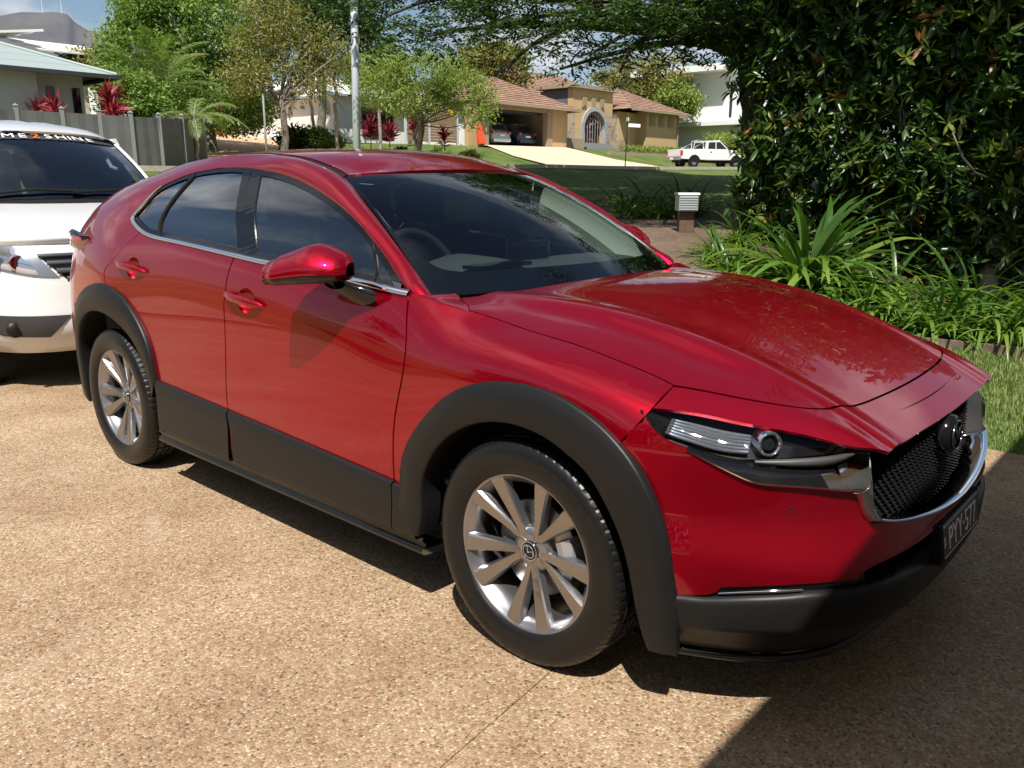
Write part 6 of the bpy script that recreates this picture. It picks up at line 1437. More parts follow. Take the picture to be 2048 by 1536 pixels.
    ev = 6.32; e = [(-32.4, 48.3, ev), (-32.4, 56.1, ev), (-42, 56.1, ev), (-42, 48.3, ev)]; r0, r1 = (-36.2, 52.1, 8.1), (-38.2, 52.1, 8.1)
    for q in ((e[0], e[1], r0, r0), (e[1], e[2], r1, r0), (e[3], e[0], r0, r1), (e[2], e[3], r1, r1)): rel(h, roof_plane(h, 'wing_roof', q, TILE))
    bx('gutter', -32.46, -32.32, 48.2, 56.2, 6.20, 6.34, m=TAND); bx('gutter', -34.2, -34.06, 56.2, 58.8, 6.25, 6.38, m=TAND)
    rel(h, roof_plane(h, 'wing_roof', [(-34.1, 55.9, 6.36), (-34.1, 58.8, 6.36), (-38, 56.2, 8.0), (-38, 55.9, 8.0)], TILE))
    for yy in (51.75, 53.0, 54.3):
        bx('niche_frame', -33.02, -32.92, yy-.36, yy+.36, 5.32, 6.10, m=TAND); bx('niche', -32.96, -32.89, yy-.22, yy+.22, 5.42, 6.0, m=MAT['niche_brown'])
    tube = MB(); tube.tube([(-32.9, 55.3, 3.2), (-32.9, 55.3, 6.2)], .05, 8); rel(h, tube.obj('downpipe', TAND, h))
    # retaining wall
    w = tag(boxo('retaining_wall', -31.2, -30.9, 43.6, 58, 2.4, 3.28, TAND), 'low taupe retaining wall below the clipped hedge', 'wall')
    # cars and clutter in the garage
    for i, (yy, m, lb, tl) in enumerate(((35.75, mat('silver_car_paint', (.42, .42, .40), rough=.3, metal=.6, coat=1), 'silver hatchback seen from behind in the left bay of the garage', REDLAMP), (38.15, mat('blue_car_paint', (.03, .045, .085), rough=.3, metal=.5, coat=1), 'dark blue hatchback seen from behind in the right bay of the garage', REDLAMP))):
        c = empty('garaged_car', (-33.4, yy, 3.33), 0, lb, 'car', 'cars in the garage'); rows = []
        for x, zb, z1, hw in ((0, .45, .78, .72), (-.04, .30, .95, .84), (-.25, .25, 1.0, .88), (-1.2, .24, 1.02, .90), (-3.2, .24, 1.0, .88), (-4.0, .28, .75, .80), (-4.15, .40, .6, .65)):
            rows.append([Vector((x, -hw*.92, zb)), Vector((x, -hw, (zb+z1)/2)), Vector((x, -hw*.96, z1-.06)), Vector((x, -hw*.8, z1)), Vector((x, 0, z1+.02)), Vector((x, hw*.8, z1)), Vector((x, hw*.96, z1-.06)), Vector((x, hw, (zb+z1)/2)), Vector((x, hw*.92, zb))])
        V, F = loft(rows, True); F += [tuple(range(9)), tuple(range(54, 63))]; recalc(mo('body', V, F, m, c, True))
        rows = []
        for x, z0, z1, hw in ((-.15, .98, 1.0, .74), (-.35, .98, 1.42, .66), (-.7, .98, 1.52, .64), (-1.9, .98, 1.52, .63), (-2.9, .98, 1.02, .68)): rows.append([Vector((x, -hw-.12, z0)), Vector((x, -hw, z1-.06)), Vector((x, -hw*.85, z1)), Vector((x, hw*.85, z1)), Vector((x, hw, z1-.06)), Vector((x, hw+.12, z0))])
        V, F = loft(rows); recalc(mo('cabin', V, F, m, c, True))
        MB().add([(-.125, -.62, 1.03), (-.125, .62, 1.03), (-.325, .54, 1.38), (-.325, -.54, 1.38)], [(0, 1, 2, 3)]).obj('rear_window', WIN, c)
        for s in (-1, 1): bevel(boxo('tail_lamp', -.10, .04, s*.70-.12, s*.70+.12, .80, .95, tl, c), .02, 2); MB().lathe([(.001, -.11), (.2, -.11), (.32, -.09), (.32, .09), (.001, .11)], 24, 'y', (-.75, s*.75, .32)).obj('wheel', RUBBER, c, True)
        bevel(boxo('rear_bumper', -.10, .08, -.78, .78, .34, .56, m if i else CHROME, c), .04, 2); boxo('number_plate', .0, .06, -.22, .22, .66, .76, WHITEM, c)
    clut = [(-38.6, 34.2, 1.2, .5, 'storage_box'), (-38.5, 35.6, 1.5, .7, 'storage_box'), (-38.5, 36.8, 1.35, .5, 'storage_box'), (-38.6, 38.4, 1.1, .8, 'storage_box')]
    for i, (x, y, z, w, nm) in enumerate(clut): tag(bevel(boxo(nm, x-.3, x+.3, y-w/2, y+w/2, 3.33, 3.33+z, mat('dark_clutter', (.04, .035, .03), rough=.8)), .03, 1), 'dark stacked storage box against the back wall of the garage', 'box', 'boxes at the back of the garage')
    # orange barrow leaning at the garage
    wb = empty('orange_barrow', (-32.3, 32.9, tz((-32.3, 32.9))), 0, 'bright orange barrow leaning upright beside the garage pier', 'barrow'); OR = mat('orange_plastic', (.75, .07, .02), rough=.45)
    o = MB().prism([(-.25, .1), (.25, .1), (.18, 1.0), (.02, 1.25), (-.18, 1.0)], 0, -.06, .10).obj('tray', OR, wb); bevel(o, .03, 2); o.rotation_euler = (0, -.2, 0)
    t = MB(); t.tube([(-.1, -.2, .1), (-.3, -.2, 1.35)], .02, 6); t.tube([(-.1, .2, .1), (-.3, .2, 1.35)], .02, 6); t.obj('handle', OR, wb)
tan_house()
def simple_house(name, label, B, parts):
    h = empty(name, B, 0, label, 'house')
    for p in parts:
        if p[0] == 'box': rel(h, boxo(p[1], *p[2], p[3], h))
        elif p[0] == 'roof':
            for q in p[2]: rel(h, roof_plane(h, p[1], q, p[3], *(p[4:] or (.5, .02))))
    return h
# left house behind the fence: pale walls, grey-green sheet roof
SHEET = mat('grey_green_sheet_roof', (.33, .39, .38), rough=.5, metal=.2)
def left_house():
    z = 2.2; e = 4.92
    A, Bq, Cq, Dq = (-29.3, -4, e), (-29.3, 11.2, e), (-41, 11.2, e), (-41, -4, e); r0, r1 = (-35, 1.5, 7.0), (-35, 5.6, 7.0)
    h = simple_house('left_house', 'low pale house with grey green metal hip roof behind the fence', Vector((-32, 5, z)), [
        ('box', 'wall', (-40, -30.3, -3, 10.4, 1.8, 4.95), CREAM), ('box', 'window', (-30.34, -30.26, 9.15, 9.42, 3.3, 4.5), WIN), ('box', 'window', (-30.34, -30.26, 10.0, 10.26, 3.3, 4.5), WIN), ('box', 'wall', (-30.3, -29.9, 2, 8.75, 1.8, 4.9), CREAM),
        ('roof', 'roof', [(A, Bq, r1, r0), (Bq, Cq, r1, r1), (Dq, A, r0, r0), (Cq, Dq, r0, r1)], SHEET, .8, .012)])
    for a in ((-29.34, -29.22, -4.1, 11.3, 4.80, 4.94), (-41, -29.3, 11.14, 11.28, 4.80, 4.94)): rel(h, boxo('gutter', *a, DARKF, h))
    for a, b in ((r1, Bq), (r0, A)):
        t = MB(); t.tube([Vector(a)+Vector((0, 0, .03)), Vector(b)+Vector((0, 0, .04))], .06, 6); rel(h, t.obj('hip_capping', SHEET, h))
left_house()
# two storey house with white skillion roofs behind it
WR = mat('white_sheet_roof', (.78, .77, .74), rough=.5)
h2 = simple_house('skillion_house', 'cream house with white skillion roofs below the mountain', Vector((-63, 20, 5)), [
    ('box', 'wall', (-70, -60.5, 12, 19.9, 3, 9.4), CREAM), ('box', 'wall', (-72, -60, 19.9, 26, 3, 9.2), mat('beige_render', (.52, .45, .33), rough=.9)), ('box', 'window', (-60.06, -59.96, 22.0, 24.4, 7.6, 8.6), WIN),
    ('roof', 'roof', [((-59.4, 13, 9.6), (-59.4, 20.2, 10.7), (-71, 20.2, 11.2), (-71, 13, 10.0))], WR, 2, .15), ('roof', 'roof', [((-59.0, 19.6, 9.45), (-59.0, 27, 9.5), (-66, 26, 11.0), (-66, 19.6, 11.0))], WR, 2, .1)])
# white house behind the street trees
simple_house('white_house', 'white rendered house with white metal roof behind the slim palms', Vector((-46, 34, 4.2)), [
    ('box', 'wall', (-58, -50.3, 22, 30.8, 3.5, 7.3), WHITER), ('box', 'garage_door', (-50.34, -50.2, 24.3, 27.6, 4.2, 6.1), mat('terracotta_door', (.34, .12, .055), rough=.6)), ('box', 'wall', (-56, -43.2, 30.8, 45.0, 3.3, 6.6), WHITER),
    ('box', 'window', (-43.26, -43.1, 37.3, 38.3, 3.9, 6.0), WIN), ('box', 'window', (-43.26, -43.1, 40.2, 41.4, 3.9, 6.0), WIN), ('box', 'window', (-43.26, -43.1, 33.0, 35.6, 4.2, 6.0), WIN),
    ('roof', 'roof', [((-42.4, 30.2, 6.6), (-42.4, 45.6, 6.6), (-50, 43, 8.4), (-50, 33, 8.4)), ((-42.4, 30.2, 6.6), (-50, 33, 8.4), (-57, 30.2, 6.6), (-57, 30.2, 6.6))], WR, 1.2, .02), ('roof', 'roof', [((-49.4, 21.4, 7.3), (-49.4, 31.6, 7.3), (-54, 30, 8.7), (-54, 24, 8.7))], WR, 1.2, .02)])
# timber side gate with separate boards
tg = empty('timber_side_gate', (-33.6, 30.9, tz((-33.6, 30.9))), 0, 'brown timber slat gate and fence left of the garage', 'gate'); TIM = mat('brown_timber', (.20, .125, .065), rough=.8, col2=(.26, .17, .095), noise_scale=6)
for k in range(12): boxo('board', -.02, .02, -2.6, 1.35, .1+k*.15, .1+k*.15+.135, TIM, tg)
for y in (-2.6, -.9, 1.3): boxo('post', -.05, .05, y-.06, y+.06, 0, 2.1, GALV, tg)
boxo('notice', .02, .04, .55, .95, 1.6, 1.85, mat('yellow_sign', (.75, .5, .03), rough=.5), tg)
# white modern house, far right
simple_house('white_two_storey_house', 'white two storey flat roofed house behind the pickup', Vector((-32, 72, 3)), [
    ('box', 'wall', (-44, -33, 63.2, 71.6, 2, 10.2), WHITER), ('box', 'flat_roof', (-44.3, -32.4, 61.8, 72.0, 10.2, 10.7), WHITER), ('box', 'lower_wing', (-38, -31.6, 64.1, 75.6, 2, 5.9), WHITER), ('box', 'lower_roof', (-38.5, -30.8, 62.0, 76.6, 5.9, 6.25), WHITER),
    ('box', 'window', (-33.05, -32.95, 63.5, 63.9, 6.6, 9.4), WIN), ('box', 'window', (-33.05, -32.95, 65.5, 66.6, 8.4, 9.8), WIN), ('box', 'window', (-33.05, -32.95, 68.2, 68.8, 8.2, 9.9), WIN), ('box', 'window', (-31.65, -31.55, 65.6, 67.6, 3.4, 5.3), WIN)])
# ---- fence: posts and panels, each its own part
FG = mat('grey_green_fence', (.075, .083, .075), rough=.75, col2=(.095, .103, .093), noise_scale=2); FP = mat('grey_green_post', (.19, .215, .195), rough=.7)
fb = [(-60, 25.0), (45, 26.3), (135, 27.2), (208, 28.0), (270, 28.6), (325, 29.6), (370, 31.5), (412, 36.0)]
fp = []
for px, s in fb: q = PX(px, 320, s); fp.append(Vector((q.x, q.y, tz(q))))
fe = empty('boundary_fence', fp[0], 0, 'tall dark grey green panel fence with square posts on the left', 'fence')
for i, p in enumerate(fp):
    q = p-fp[0]; o = boxo('post', -.055, .055, -.055, .055, -.1, 1.84, FP, fe); o.location = q; c = MB().add([(-.075, -.075, 1.84), (.075, -.075, 1.84), (.075, .075, 1.84), (-.075, .075, 1.84), (0, 0, 1.92)], [(0, 1, 4), (1, 2, 4), (2, 3, 4), (3, 0, 4), (3, 2, 1, 0)]).obj('cap', FP, o)
    if i:
        a = fp[i-1]-fp[0]; d = q-a; m = MB(); L = math.hypot(d.x, d.y)
        n = max(4, int(L/.22)); P = []
        for k in range(n+1): P.append((L*k/n, .012 if k % 2 else -.012))
        V = [(x, y, z) for x, y in P for z in (.03, 1.72)]; F = [(2*k, 2*k+2, 2*k+3, 2*k+1) for k in range(n)]
        k0 = len(V); V += [(x, y-.02, z) for x, y in P for z in (.03, 1.72)]; F += [(k0+2*k+1, k0+2*k+3, k0+2*k+2, k0+2*k) for k in range(n)]+[(2*k+1, 2*k+3, k0+2*k+3, k0+2*k+1) for k in range(n)]
        o = mo('panel', V, F, FG, fe); o.location = a; o.rotation_euler = (0, -math.atan2(d.z, L), math.atan2(d.y, d.x))
# ---- poles and sign
q = PX(708, 300, 14.5); t = PX(706, -60, 14.5); g = Vector((q.x, q.y, tz(q))); top = Vector((t.x+(t.x-q.x)*.6, t.y+(t.y-q.y)*.6, 7.0))
lp = empty('street_light_pole', g, 0, 'tall galvanised grey pole rising behind the red car roof', 'pole'); mb = MB(); mb.tube([(0, 0, -.2), top-g], [.070, .056], 16); mb.obj('shaft', GALV, lp, True); a = top-g
mb = MB(); mb.tube([a, a+Vector((-.3, .5, .35)), a+Vector((-.8, 1.3, .5))], .03, 8); mb.obj('arm', GALV, lp, True); b = bevel(boxo('luminaire', -.12, .12, -.3, .3, -.05, .05, GALV, lp), .03, 2); b.location = a+Vector((-.95, 1.55, .5)); b.rotation_euler = (0, 0, .54)
g = ground_at(1250, 41.5); sp = empty('street_name_sign', g, 0, 'white street name sign on a thin black pole at the kerb', 'sign'); mb = MB(); mb.tube([(0, 0, -.1), (.05, .05, 2.35)], .03, 8); mb.obj('pole', IRONB, sp)
for k, (z, L, rz) in enumerate(((2.02, .62, .72), (2.28, .3, -.6))): o = bevel(boxo('sign_blade', 0 if k == 0 else -.15, L if k == 0 else .15, -.012, .012, -.08, .08, mat('sign_white', (.8, .8, .78), rough=.5), sp), .006, 1); o.location = (.04, .04, z); o.rotation_euler = (0, .06, rz)
g = ground_at(535, 34); pp = empty('thin_kerb_post', g, 0, 'thin grey post standing left of the slender tree', 'post'); mb = MB(); mb.tube([(0, 0, -.1), (0, 0, PX(535, 190, 34).z-g.z)], .04, 8); mb.obj('post', FP, pp, True); mb = MB(); mb.lathe([(.001, .05), (.05, .03), (.05, 0)], 8, 'z', (0, 0, PX(535, 190, 34).z-g.z)); mb.obj('cap', FP, pp)
# ---- letterbox
g = ground_at(1377, 11.6); lb = empty('letterbox', g, .72, 'ribbed silver letterbox on a brown timber post among the tussocks', 'letterbox')
boxo('post', -.10, .10, -.08, .08, -.1, .28, mat('brown_post', (.085, .05, .03), rough=.85, col2=(.13, .08, .05), noise_scale=12), lb); bb = bevel(boxo('box', -.13, .13, -.16, .16, .28, .50, mat('silver_sheet', (.48, .50, .50), rough=.45, metal=.5), lb), .012, 2)
for k in range(6): boxo('rib', -.122, .122, -.173, -.162, .30+k*.032, .315+k*.032, mat('silver_rib', (.62, .64, .64), rough=.4, metal=.5), lb)
o = MB().prism([(-.17, .50), (.17, .50), (.15, .525), (-.15, .525)], 0, -.145, .145).obj('lid', MAT['silver_sheet'], lb)
# ---- mountain on the far left
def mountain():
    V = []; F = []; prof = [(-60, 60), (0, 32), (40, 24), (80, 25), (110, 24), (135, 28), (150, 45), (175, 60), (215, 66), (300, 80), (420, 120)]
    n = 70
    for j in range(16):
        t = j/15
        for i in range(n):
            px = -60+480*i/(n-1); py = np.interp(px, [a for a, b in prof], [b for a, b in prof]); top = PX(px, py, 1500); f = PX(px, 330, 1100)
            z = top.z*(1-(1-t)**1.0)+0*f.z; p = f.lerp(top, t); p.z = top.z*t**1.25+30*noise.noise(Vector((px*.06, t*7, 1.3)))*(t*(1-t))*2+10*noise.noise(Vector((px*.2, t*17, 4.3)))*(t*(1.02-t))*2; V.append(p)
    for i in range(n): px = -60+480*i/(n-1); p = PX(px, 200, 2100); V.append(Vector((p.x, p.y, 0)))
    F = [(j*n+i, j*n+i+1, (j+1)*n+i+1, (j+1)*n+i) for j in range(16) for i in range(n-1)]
    o = mo('mountain', V, F, ground_mat('hazed_mountain_scrub', [(.3, (.05, .056, .066)), (.5, (.075, .080, .092)), (.62, (.11, .105, .11)), (.75, (.17, .15, .145))], .012, .004, bump=0), None, True); tag(o, kind='structure')  # blue-grey of the hazy air is mixed into the scrub and rock colours
    for px in (86, 124):
        b = PX(px, 27, 1500); t = empty('radio_mast', b, 0, ('left' if px < 100 else 'right')+' thin radio mast on the mountain top', 'mast'); h = PX(px, 0, 1500).z-b.z; m = MB(); m.tube([(0, 0, -4), (0, 0, h)], [1.1, .5], 5); m.obj('mast', GALV, t); m = MB()
        for k in range(4): m.tube([(-2, 0, h*(.3+.2*k)), (2, 0, h*(.3+.2*k))], .35, 4)
        m.obj('crossbars', GALV, t)
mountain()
# ---- the house behind the camera: its eave shades the front of the car
gh = empty('garage_house', (2.4, -1, 0), 0, 'rendered house with overhanging eave just out of frame in front of the red car', 'house')
rel(gh, boxo('wall', 2.45, 2.7, -7.5, 3.6, 0, 2.62, mat('warm_render', (.50, .45, .38), rough=.9), gh)); rel(gh, boxo('wall', 2.7, 9, -7.5, -7.25, 0, 2.62, MAT['warm_render'], gh)); rel(gh, boxo('wall', 2.7, 9, 3.35, 3.6, 0, 2.62, MAT['warm_render'], gh))
rel(gh, boxo('garage_door', 2.40, 2.449, -2.6, 2.4, 0, 2.2, mat('door_beige', (.55, .51, .45), rough=.5), gh)); rel(gh, boxo('eave', 1.80, 2.6, -8.0, 4.1, 2.55, 2.60, WHITER, gh)); rel(gh, boxo('gutter', 1.72, 1.80, -8.0, 4.1, 2.55, 2.72, MAT['silver_sheet'], gh))
for q in (((1.76, -8.0, 2.66), (1.76, 4.1, 2.66), (6, 1, 4.0), (6, -5, 4.0)), ((1.76, 4.1, 2.66), (10, 4.1, 2.66), (6, 1, 4.0), (6, 1, 4.0)), ((10, -8, 2.66), (1.76, -8, 2.66), (6, -5, 4.0), (6, -5, 4.0)), ((10, 4.1, 2.66), (10, -8, 2.66), (6, -5, 4), (6, 1, 4))): rel(gh, roof_plane(gh, 'roof', q, SHEET, .8, .012))
# neighbours behind the camera, seen only in reflections
simple_house('neighbour_house', 'cream neighbouring house behind the camera across the side lawn', Vector((-6, -20, 0)), [('box', 'wall', (-16, 2, -24, -17, -.2, 3.0), CREAM), ('box', 'window', (-8, -5, -17.02, -16.9, 1, 2.2), WIN), ('box', 'window', (-14, -12, -17.02, -16.9, 1, 2.2), WIN),
    ('roof', 'roof', [((-17, -16.3, 3.0), (3, -16.3, 3.0), (-1, -20.5, 4.8), (-13, -20.5, 4.8)), ((3, -25, 3), (-17, -25, 3), (-13, -20.5, 4.8), (-1, -20.5, 4.8)), ((3, -16.3, 3.0), (3, -25, 3.0), (-1, -20.5, 4.8), (-1, -20.5, 4.8)), ((-17, -25, 3), (-17, -16.3, 3), (-13, -20.5, 4.8), (-13, -20.5, 4.8))], SHEET, .8, .012)])
hedge('side_hedge', (-12, -11.5, -.03), (4, -11.5, -.03), .6, 3.4, 'tall clipped green hedge behind the camera along the side boundary', 'dark', 15000, .2)
for i, (x, y) in enumerate(((-9.5, -13.5), (-6.0, -13.2), (-3.2, -13.8))):
    g = Vector((x, y, -.03)); tree('side_tree', g, g+Vector((0, 0, 1.9)), .12, [((x, y, 2.6), (1.2, 1.1, .9)), ((x+.5, y, 3.3), (.8, .8, .6))], 60, 40, .28, .28, 'green', ['left', 'middle', 'right'][i]+' small tree behind the camera on the side boundary', 'tree', 'trees behind the camera', nl=8)
# ================================================================ WHITE SUV BEHIND THE RED CAR
WPAINT = mat('white_car_paint', (.66, .66, .655), rough=.35, coat=1, coat_rough=.03)
GLASS_V = glass('suv_windscreen_glass', (.42, .50, .55), 3.6)
ORANGE = mat('orange_print', (.85, .16, .02), rough=.5)
def suv():
    X0, Y0 = -4.3, .02
    v = empty('white_suv', (X0, Y0, 0), 0, 'white SUV with lettered windscreen banner parked behind the red car', 'car')
    # body: waterlines from front centre round the right corner to the rear, mirrored
    lev = [(.26, -.16, .86), (.34, -.06, .90), (.46, .0, .925), (.60, -.005, .93), (.74, -.02, .93), (.86, -.045, .925), (.96, -.09, .91), (1.03, -.16, .885)]
    def row(z, xc, hw):
        P = []
        for t in np.linspace(0, 1, 26):
            s = math.sin(t*PI/2); P.append(Vector((xc-.10*s**2-.50*s**6, -hw*s, z)))
        for x in np.linspace(-.75, -4.3, 30): P.append(Vector((x, -hw-.012*math.sin((x+.75)/-3.55*PI), z)))
        for t in np.linspace(0, 1, 10)[1:]: P.append(Vector((-4.3-.35*math.sin(t*PI/2), -hw*(math.cos(t*PI/2)**.5) if t < 1 else 0, z)))
        return P
    fe = nspline(range(len(lev)), np.array(lev)); rows = [row(*fe(np.array(k))) for k in np.linspace(0, len(lev)-1, 30)]
    # arches are cut where the wheels stand
    def keep(c): return not any((c.x-wx)**2+(c.z-.37)**2 < .43**2 and abs(c.y) > .6 for wx in (-.93, -3.75))
    V, F = loft(rows); F = [f for f in F if keep(sum((V[i] for i in f), Vector())/4)]; V2 = V+[Vector((p.x, -p.y, p.z)) for p in V]; n = len(V); F2 = F+[tuple(i+n for i in f[::-1]) for f in F]
    recalc(mo('body', V2, F2, WPAINT, v, True))
    boxo('underbody', -4.3, -.5, -.8, .8, .24, .6, MATTE, v)
    # bonnet
    rows = []
    for x in np.linspace(-.08, -1.02, 22):
        t = (-x-.08)/.94; zc = 1.035+.215*t**.75; hw = .82+.04*min(1, t*1.6); rows.append([Vector((x-(.10*q*q+.22*q**6)*(1-t)**1.5, hw*q, zc-.030*q*q*(.4+.6*t)-.06*t*abs(q)**7+.012*t*math.exp(-((abs(q)-.72)/.07)**2))) for q in np.linspace(-1, 1, 41)])
    rows = [[p+Vector((-.05, 0, -.075)) for p in rows[0]], [p+Vector((-.004, 0, -.02)) for p in rows[0]]]+rows
    V, F = loft(rows); recalc(mo('bonnet', V, F, WPAINT, v, True))
    rows = []
    for s in (-1, 1):
        rr = []
        for x in np.linspace(-.18, -1.15, 16):
            t = (-x-.08)/.94; zc = 1.035+.215*t**.75-.03*(.4+.6*t)-.06*t; hw = .82+.04*min(1, t*1.6); rr.append([Vector((x, s*hw*.995, zc-.005)), Vector((x, s*(hw+.02), zc-.02)), Vector((x, s*min(.925, hw+.055), zc-.07)), Vector((x, s*min(.93, hw+.07), min(zc-.08, 1.0)))])
        V, F = loft(rr); recalc(mo('fender_top', V, F, WPAINT, v, True))
    # greenhouse
    def WS(s, t):
        q = abs(s); a = Vector((-.92-.16*q*q, .74*s, 1.262-.02*q*q)); b = Vector((-1.56-.13*q*q, .63*s, 1.752-.035*q*q)); p = a.lerp(b, t); p.x += .03*4*t*(1-t); p.z += .02*4*t*(1-t); return p
    V, F = loft([[WS(s, t) for s in np.linspace(-1, 1, 25)] for t in np.linspace(0, 1, 14)]); w = recalc(mo('windscreen', V, F, GLASS_V, v, True))
    bd = []
    for (s0, s1, t0, t1) in ((-1, 1, 0, .075), (-1, 1, .955, 1), (-1, -.93, .07, .96), (.93, 1, .07, .96)):
        V, F = loft([[WS(s, t)+Vector((-.006, 0, -.006)) for s in np.linspace(s0, s1, 15)] for t in np.linspace(t0, t1, 6)]); mo('windscreen_border', V, F, BLACK, w, True)
    # sun strip with the lettering
    V, F = loft([[WS(s, t)+Vector((.004, 0, .004)) for s in np.linspace(-.95, .95, 25)] for t in np.linspace(.87, .955, 4)]); mo('banner', V, F, mat('banner_charcoal', (.05, .05, .06), rough=.35), w, True)
    xs = -.66; 
    def letter(ch, s, m):
        p = WS(s, .912)+Vector((.012, 0, .010)); dx = (WS(s+.03, .912)-WS(s-.03, .912)); dy = WS(s, .95)-WS(s, .87); M = frame3(p, dx, dy)
        text_obj('banner_letter', ch, .088, m, w, M, .0008, sx=1.42)
    # the words read from the driver's right of the car
    ltr = [('M', -.33), ('E', -.175), ('2', -.03), ('S', .115), ('H', .265), ('I', .37), ('N', .475), ('E', .63)]
    for ch, s in ltr: letter(ch, s, ORANGE if ch == '2' else WHITEM)
    rows = []
    for x in np.linspace(-1.60, -4.2, 24):
        t = (-x-1.6)/2.6; zc = 1.762+.135*(1-math.exp(-t*2.6/.42))-.10*max(0, t-.6)**2*4; hw = .685; rows.append([Vector((x+.10-.13*q*q*(1-t), hw*q, zc-.035*q*q-.05*abs(q)**8)) for q in np.linspace(-1, 1, 31)])
    V, F = loft(rows); recalc(mo('roof', V, F, WPAINT, v, True))
    for y in (-.30, -.1, .1, .30):
        rows = [[Vector((x, y+dy, 1.762+.135*(1-math.exp(-(-x-1.6)/.42))-.035*(y/.64)**2+h)) for dy, h in ((-.045, 0), (-.02, .012), (.02, .012), (.045, 0))] for x in np.linspace(-1.75, -3.9, 12)]; V, F = loft(rows); recalc(mo('roof_rib', V, F, WPAINT, v, True))
    for s in (-1, 1):
        rows = []
        for t in np.linspace(0, .985, 18):
            a = WS(s*1.0, t); rows.append([a+Vector((.01, -s*.004, .002)), a+Vector((.005, s*.018, .016)), a+Vector((-.03, s*.036, .006)), a+Vector((-.085, s*.05, -.03)), a+Vector((-.10, s*.045, -.07))])
        V, F = loft(rows); recalc(mo('pillar', V, F, WPAINT, v, True))
        rows = []
        for x in np.linspace(-1.62, -4.3, 16): z = 1.735; rows.append([Vector((x, s*.66, z)), Vector((x, s*.685, z-.05)), Vector((x, s*.70, z-.09))])
        V, F = loft(rows); recalc(mo('roof_rail', V, F, WPAINT, v, True))
        rows = [[Vector((-1.80-2.45*u_, s*.69, 1.66)), Vector((-1.62-2.7*u_, s*.765, 1.42)), Vector((-1.45-2.85*u_, s*.82, 1.24)), Vector((-1.4-2.9*u_, s*.86, 1.16))] for u_ in np.linspace(0, 1, 12)]
        V, F = loft(rows); recalc(mo('side_glass', V, F, BLACK, v, True));
        rows = [[Vector((x, s*.815, 1.26)), Vector((x, s*.885, 1.10)), Vector((x, s*.925, 1.0))] for x in np.linspace(-1.05, -4.3, 14)]; V, F = loft(rows); recalc(mo('door_shoulder', V, F, WPAINT, v, True))
        for x in (-2.45, -3.3): rows = [[Vector((x, s*.712, 1.64)), Vector((x-.08, s*.712, 1.64))], [Vector((x+.02, s*.83, 1.24)), Vector((x-.08, s*.83, 1.24))]]; V, F = loft(rows); mo('door_pillar', V, F, MATTE, v)
        for wx in (-.93, -3.75):
            w_ = empty('wheel', (wx, s*.80, .37)); w_.parent = v; MB().lathe([(.25, -.10), (.30, -.12), (.36, -.10), (.37, -.04), (.37, .04), (.36, .10), (.30, .12), (.25, .10)], 40, 'y').obj('tyre', RUBBER, w_, True); MB().lathe([(.001, s*.07), (.06, s*.085), (.20, s*.07), (.25, s*.10), (.26, s*.06)], 40, 'y').obj('rim', ALLOYD, w_, True)
            MB().lathe([(.43, -.1*s), (.43, .12*s)], 30, 'y', (wx, s*.80, .37)).obj('arch_liner', MATTE, v)
        # door mirror
        m = bevel(boxo('door_mirror', -.14, .04, -.12, .12, -.09, .09, WPAINT, v), .04, 3); m.location = (-1.12, s*1.0, 1.10)
        # headlamp follows the corner
        def fs(t, z, o=0):
            zz, xc, hw = fe(np.array(np.interp(z, [l[0] for l in lev], range(len(lev))))); q = math.sin(t*PI/2); return Vector((xc-.10*q**2-.50*q**6+o, s*(hw*q+o*.6*q), z))
        top = [(.95, 1.02), (.78, 1.025), (.64, 1.02), (.52, .965), (.425, .905)]; bot = [(.95, .93), (.78, .865), (.62, .825), (.47, .785), (.345, .772)]
        A = resample(np.array(top), .02); Bq = resample(np.array(bot), .02); u = np.linspace(0, 1, 22)
        A = np.stack([np.interp(u, np.linspace(0, 1, len(A)), A[:, k]) for k in (0, 1)], 1); Bq = np.stack([np.interp(u, np.linspace(0, 1, len(Bq)), Bq[:, k]) for k in (0, 1)], 1)
        def band(k0, k1, o0, o1, nm, m, par, i0=0, i1=22, sm=True):
            rr = [[fs(A[i][0]+(Bq[i][0]-A[i][0])*k, A[i][1]+(Bq[i][1]-A[i][1])*k, o0+(o1-o0)*math.sin(PI*(k-k0)/(k1-k0))) for k in np.linspace(k0, k1, 8)] for i in range(i0, i1)]; V, F = loft(rr); return recalc(mo(nm, V, F, m, par, sm))
        hl = band(0, 1, .004, .004, 'headlamp', mat('lamp_grey', (.32, .34, .37), rough=.25, metal=.6), v); band(0, 1, .014, .022, 'lamp_lens', LENS, hl)
        band(.15, .55, .008, .010, 'lamp_reflector', mat('lamp_bright', (.85, .87, .9), rough=.12, metal=1), hl, 7, 19, False); band(.72, .92, .008, .010, 'indicator', mat('pale_indicator', (.42, .36, .33), rough=.2, coat=1), hl, 12, 19)
        for t, z in ((.66, .92), (.53, .875)):
            c = fs(t, z, .008); V = []; k = MB(); k.lathe([(.052, .0), (.050, .008), (.038, .006), (.001, .0)], 20, 'x', c); recalc(k.obj('lamp_bowl', CHROME, hl, True))
        # bright bar and dark slats of the grille
        for k, (z0, z1) in enumerate(((.905, .93), (.855, .885), (.80, .835), (.745, .78))):
            rr = [[fs(t, z0-.10*(.52-t)*0, .012), fs(t, (z0+z1)/2, .028), fs(t, z1, .010)] for t in np.linspace(0, .27+.15*((z0+z1)/2-.70)/.205, 16)]; V, F = loft(rr); recalc(mo('grille_slat', V, F, mat('grille_grey', (.06, .06, .065), rough=.35) if k else mat('grille_satin', (.10, .10, .11), rough=.3, metal=.5), v, True))
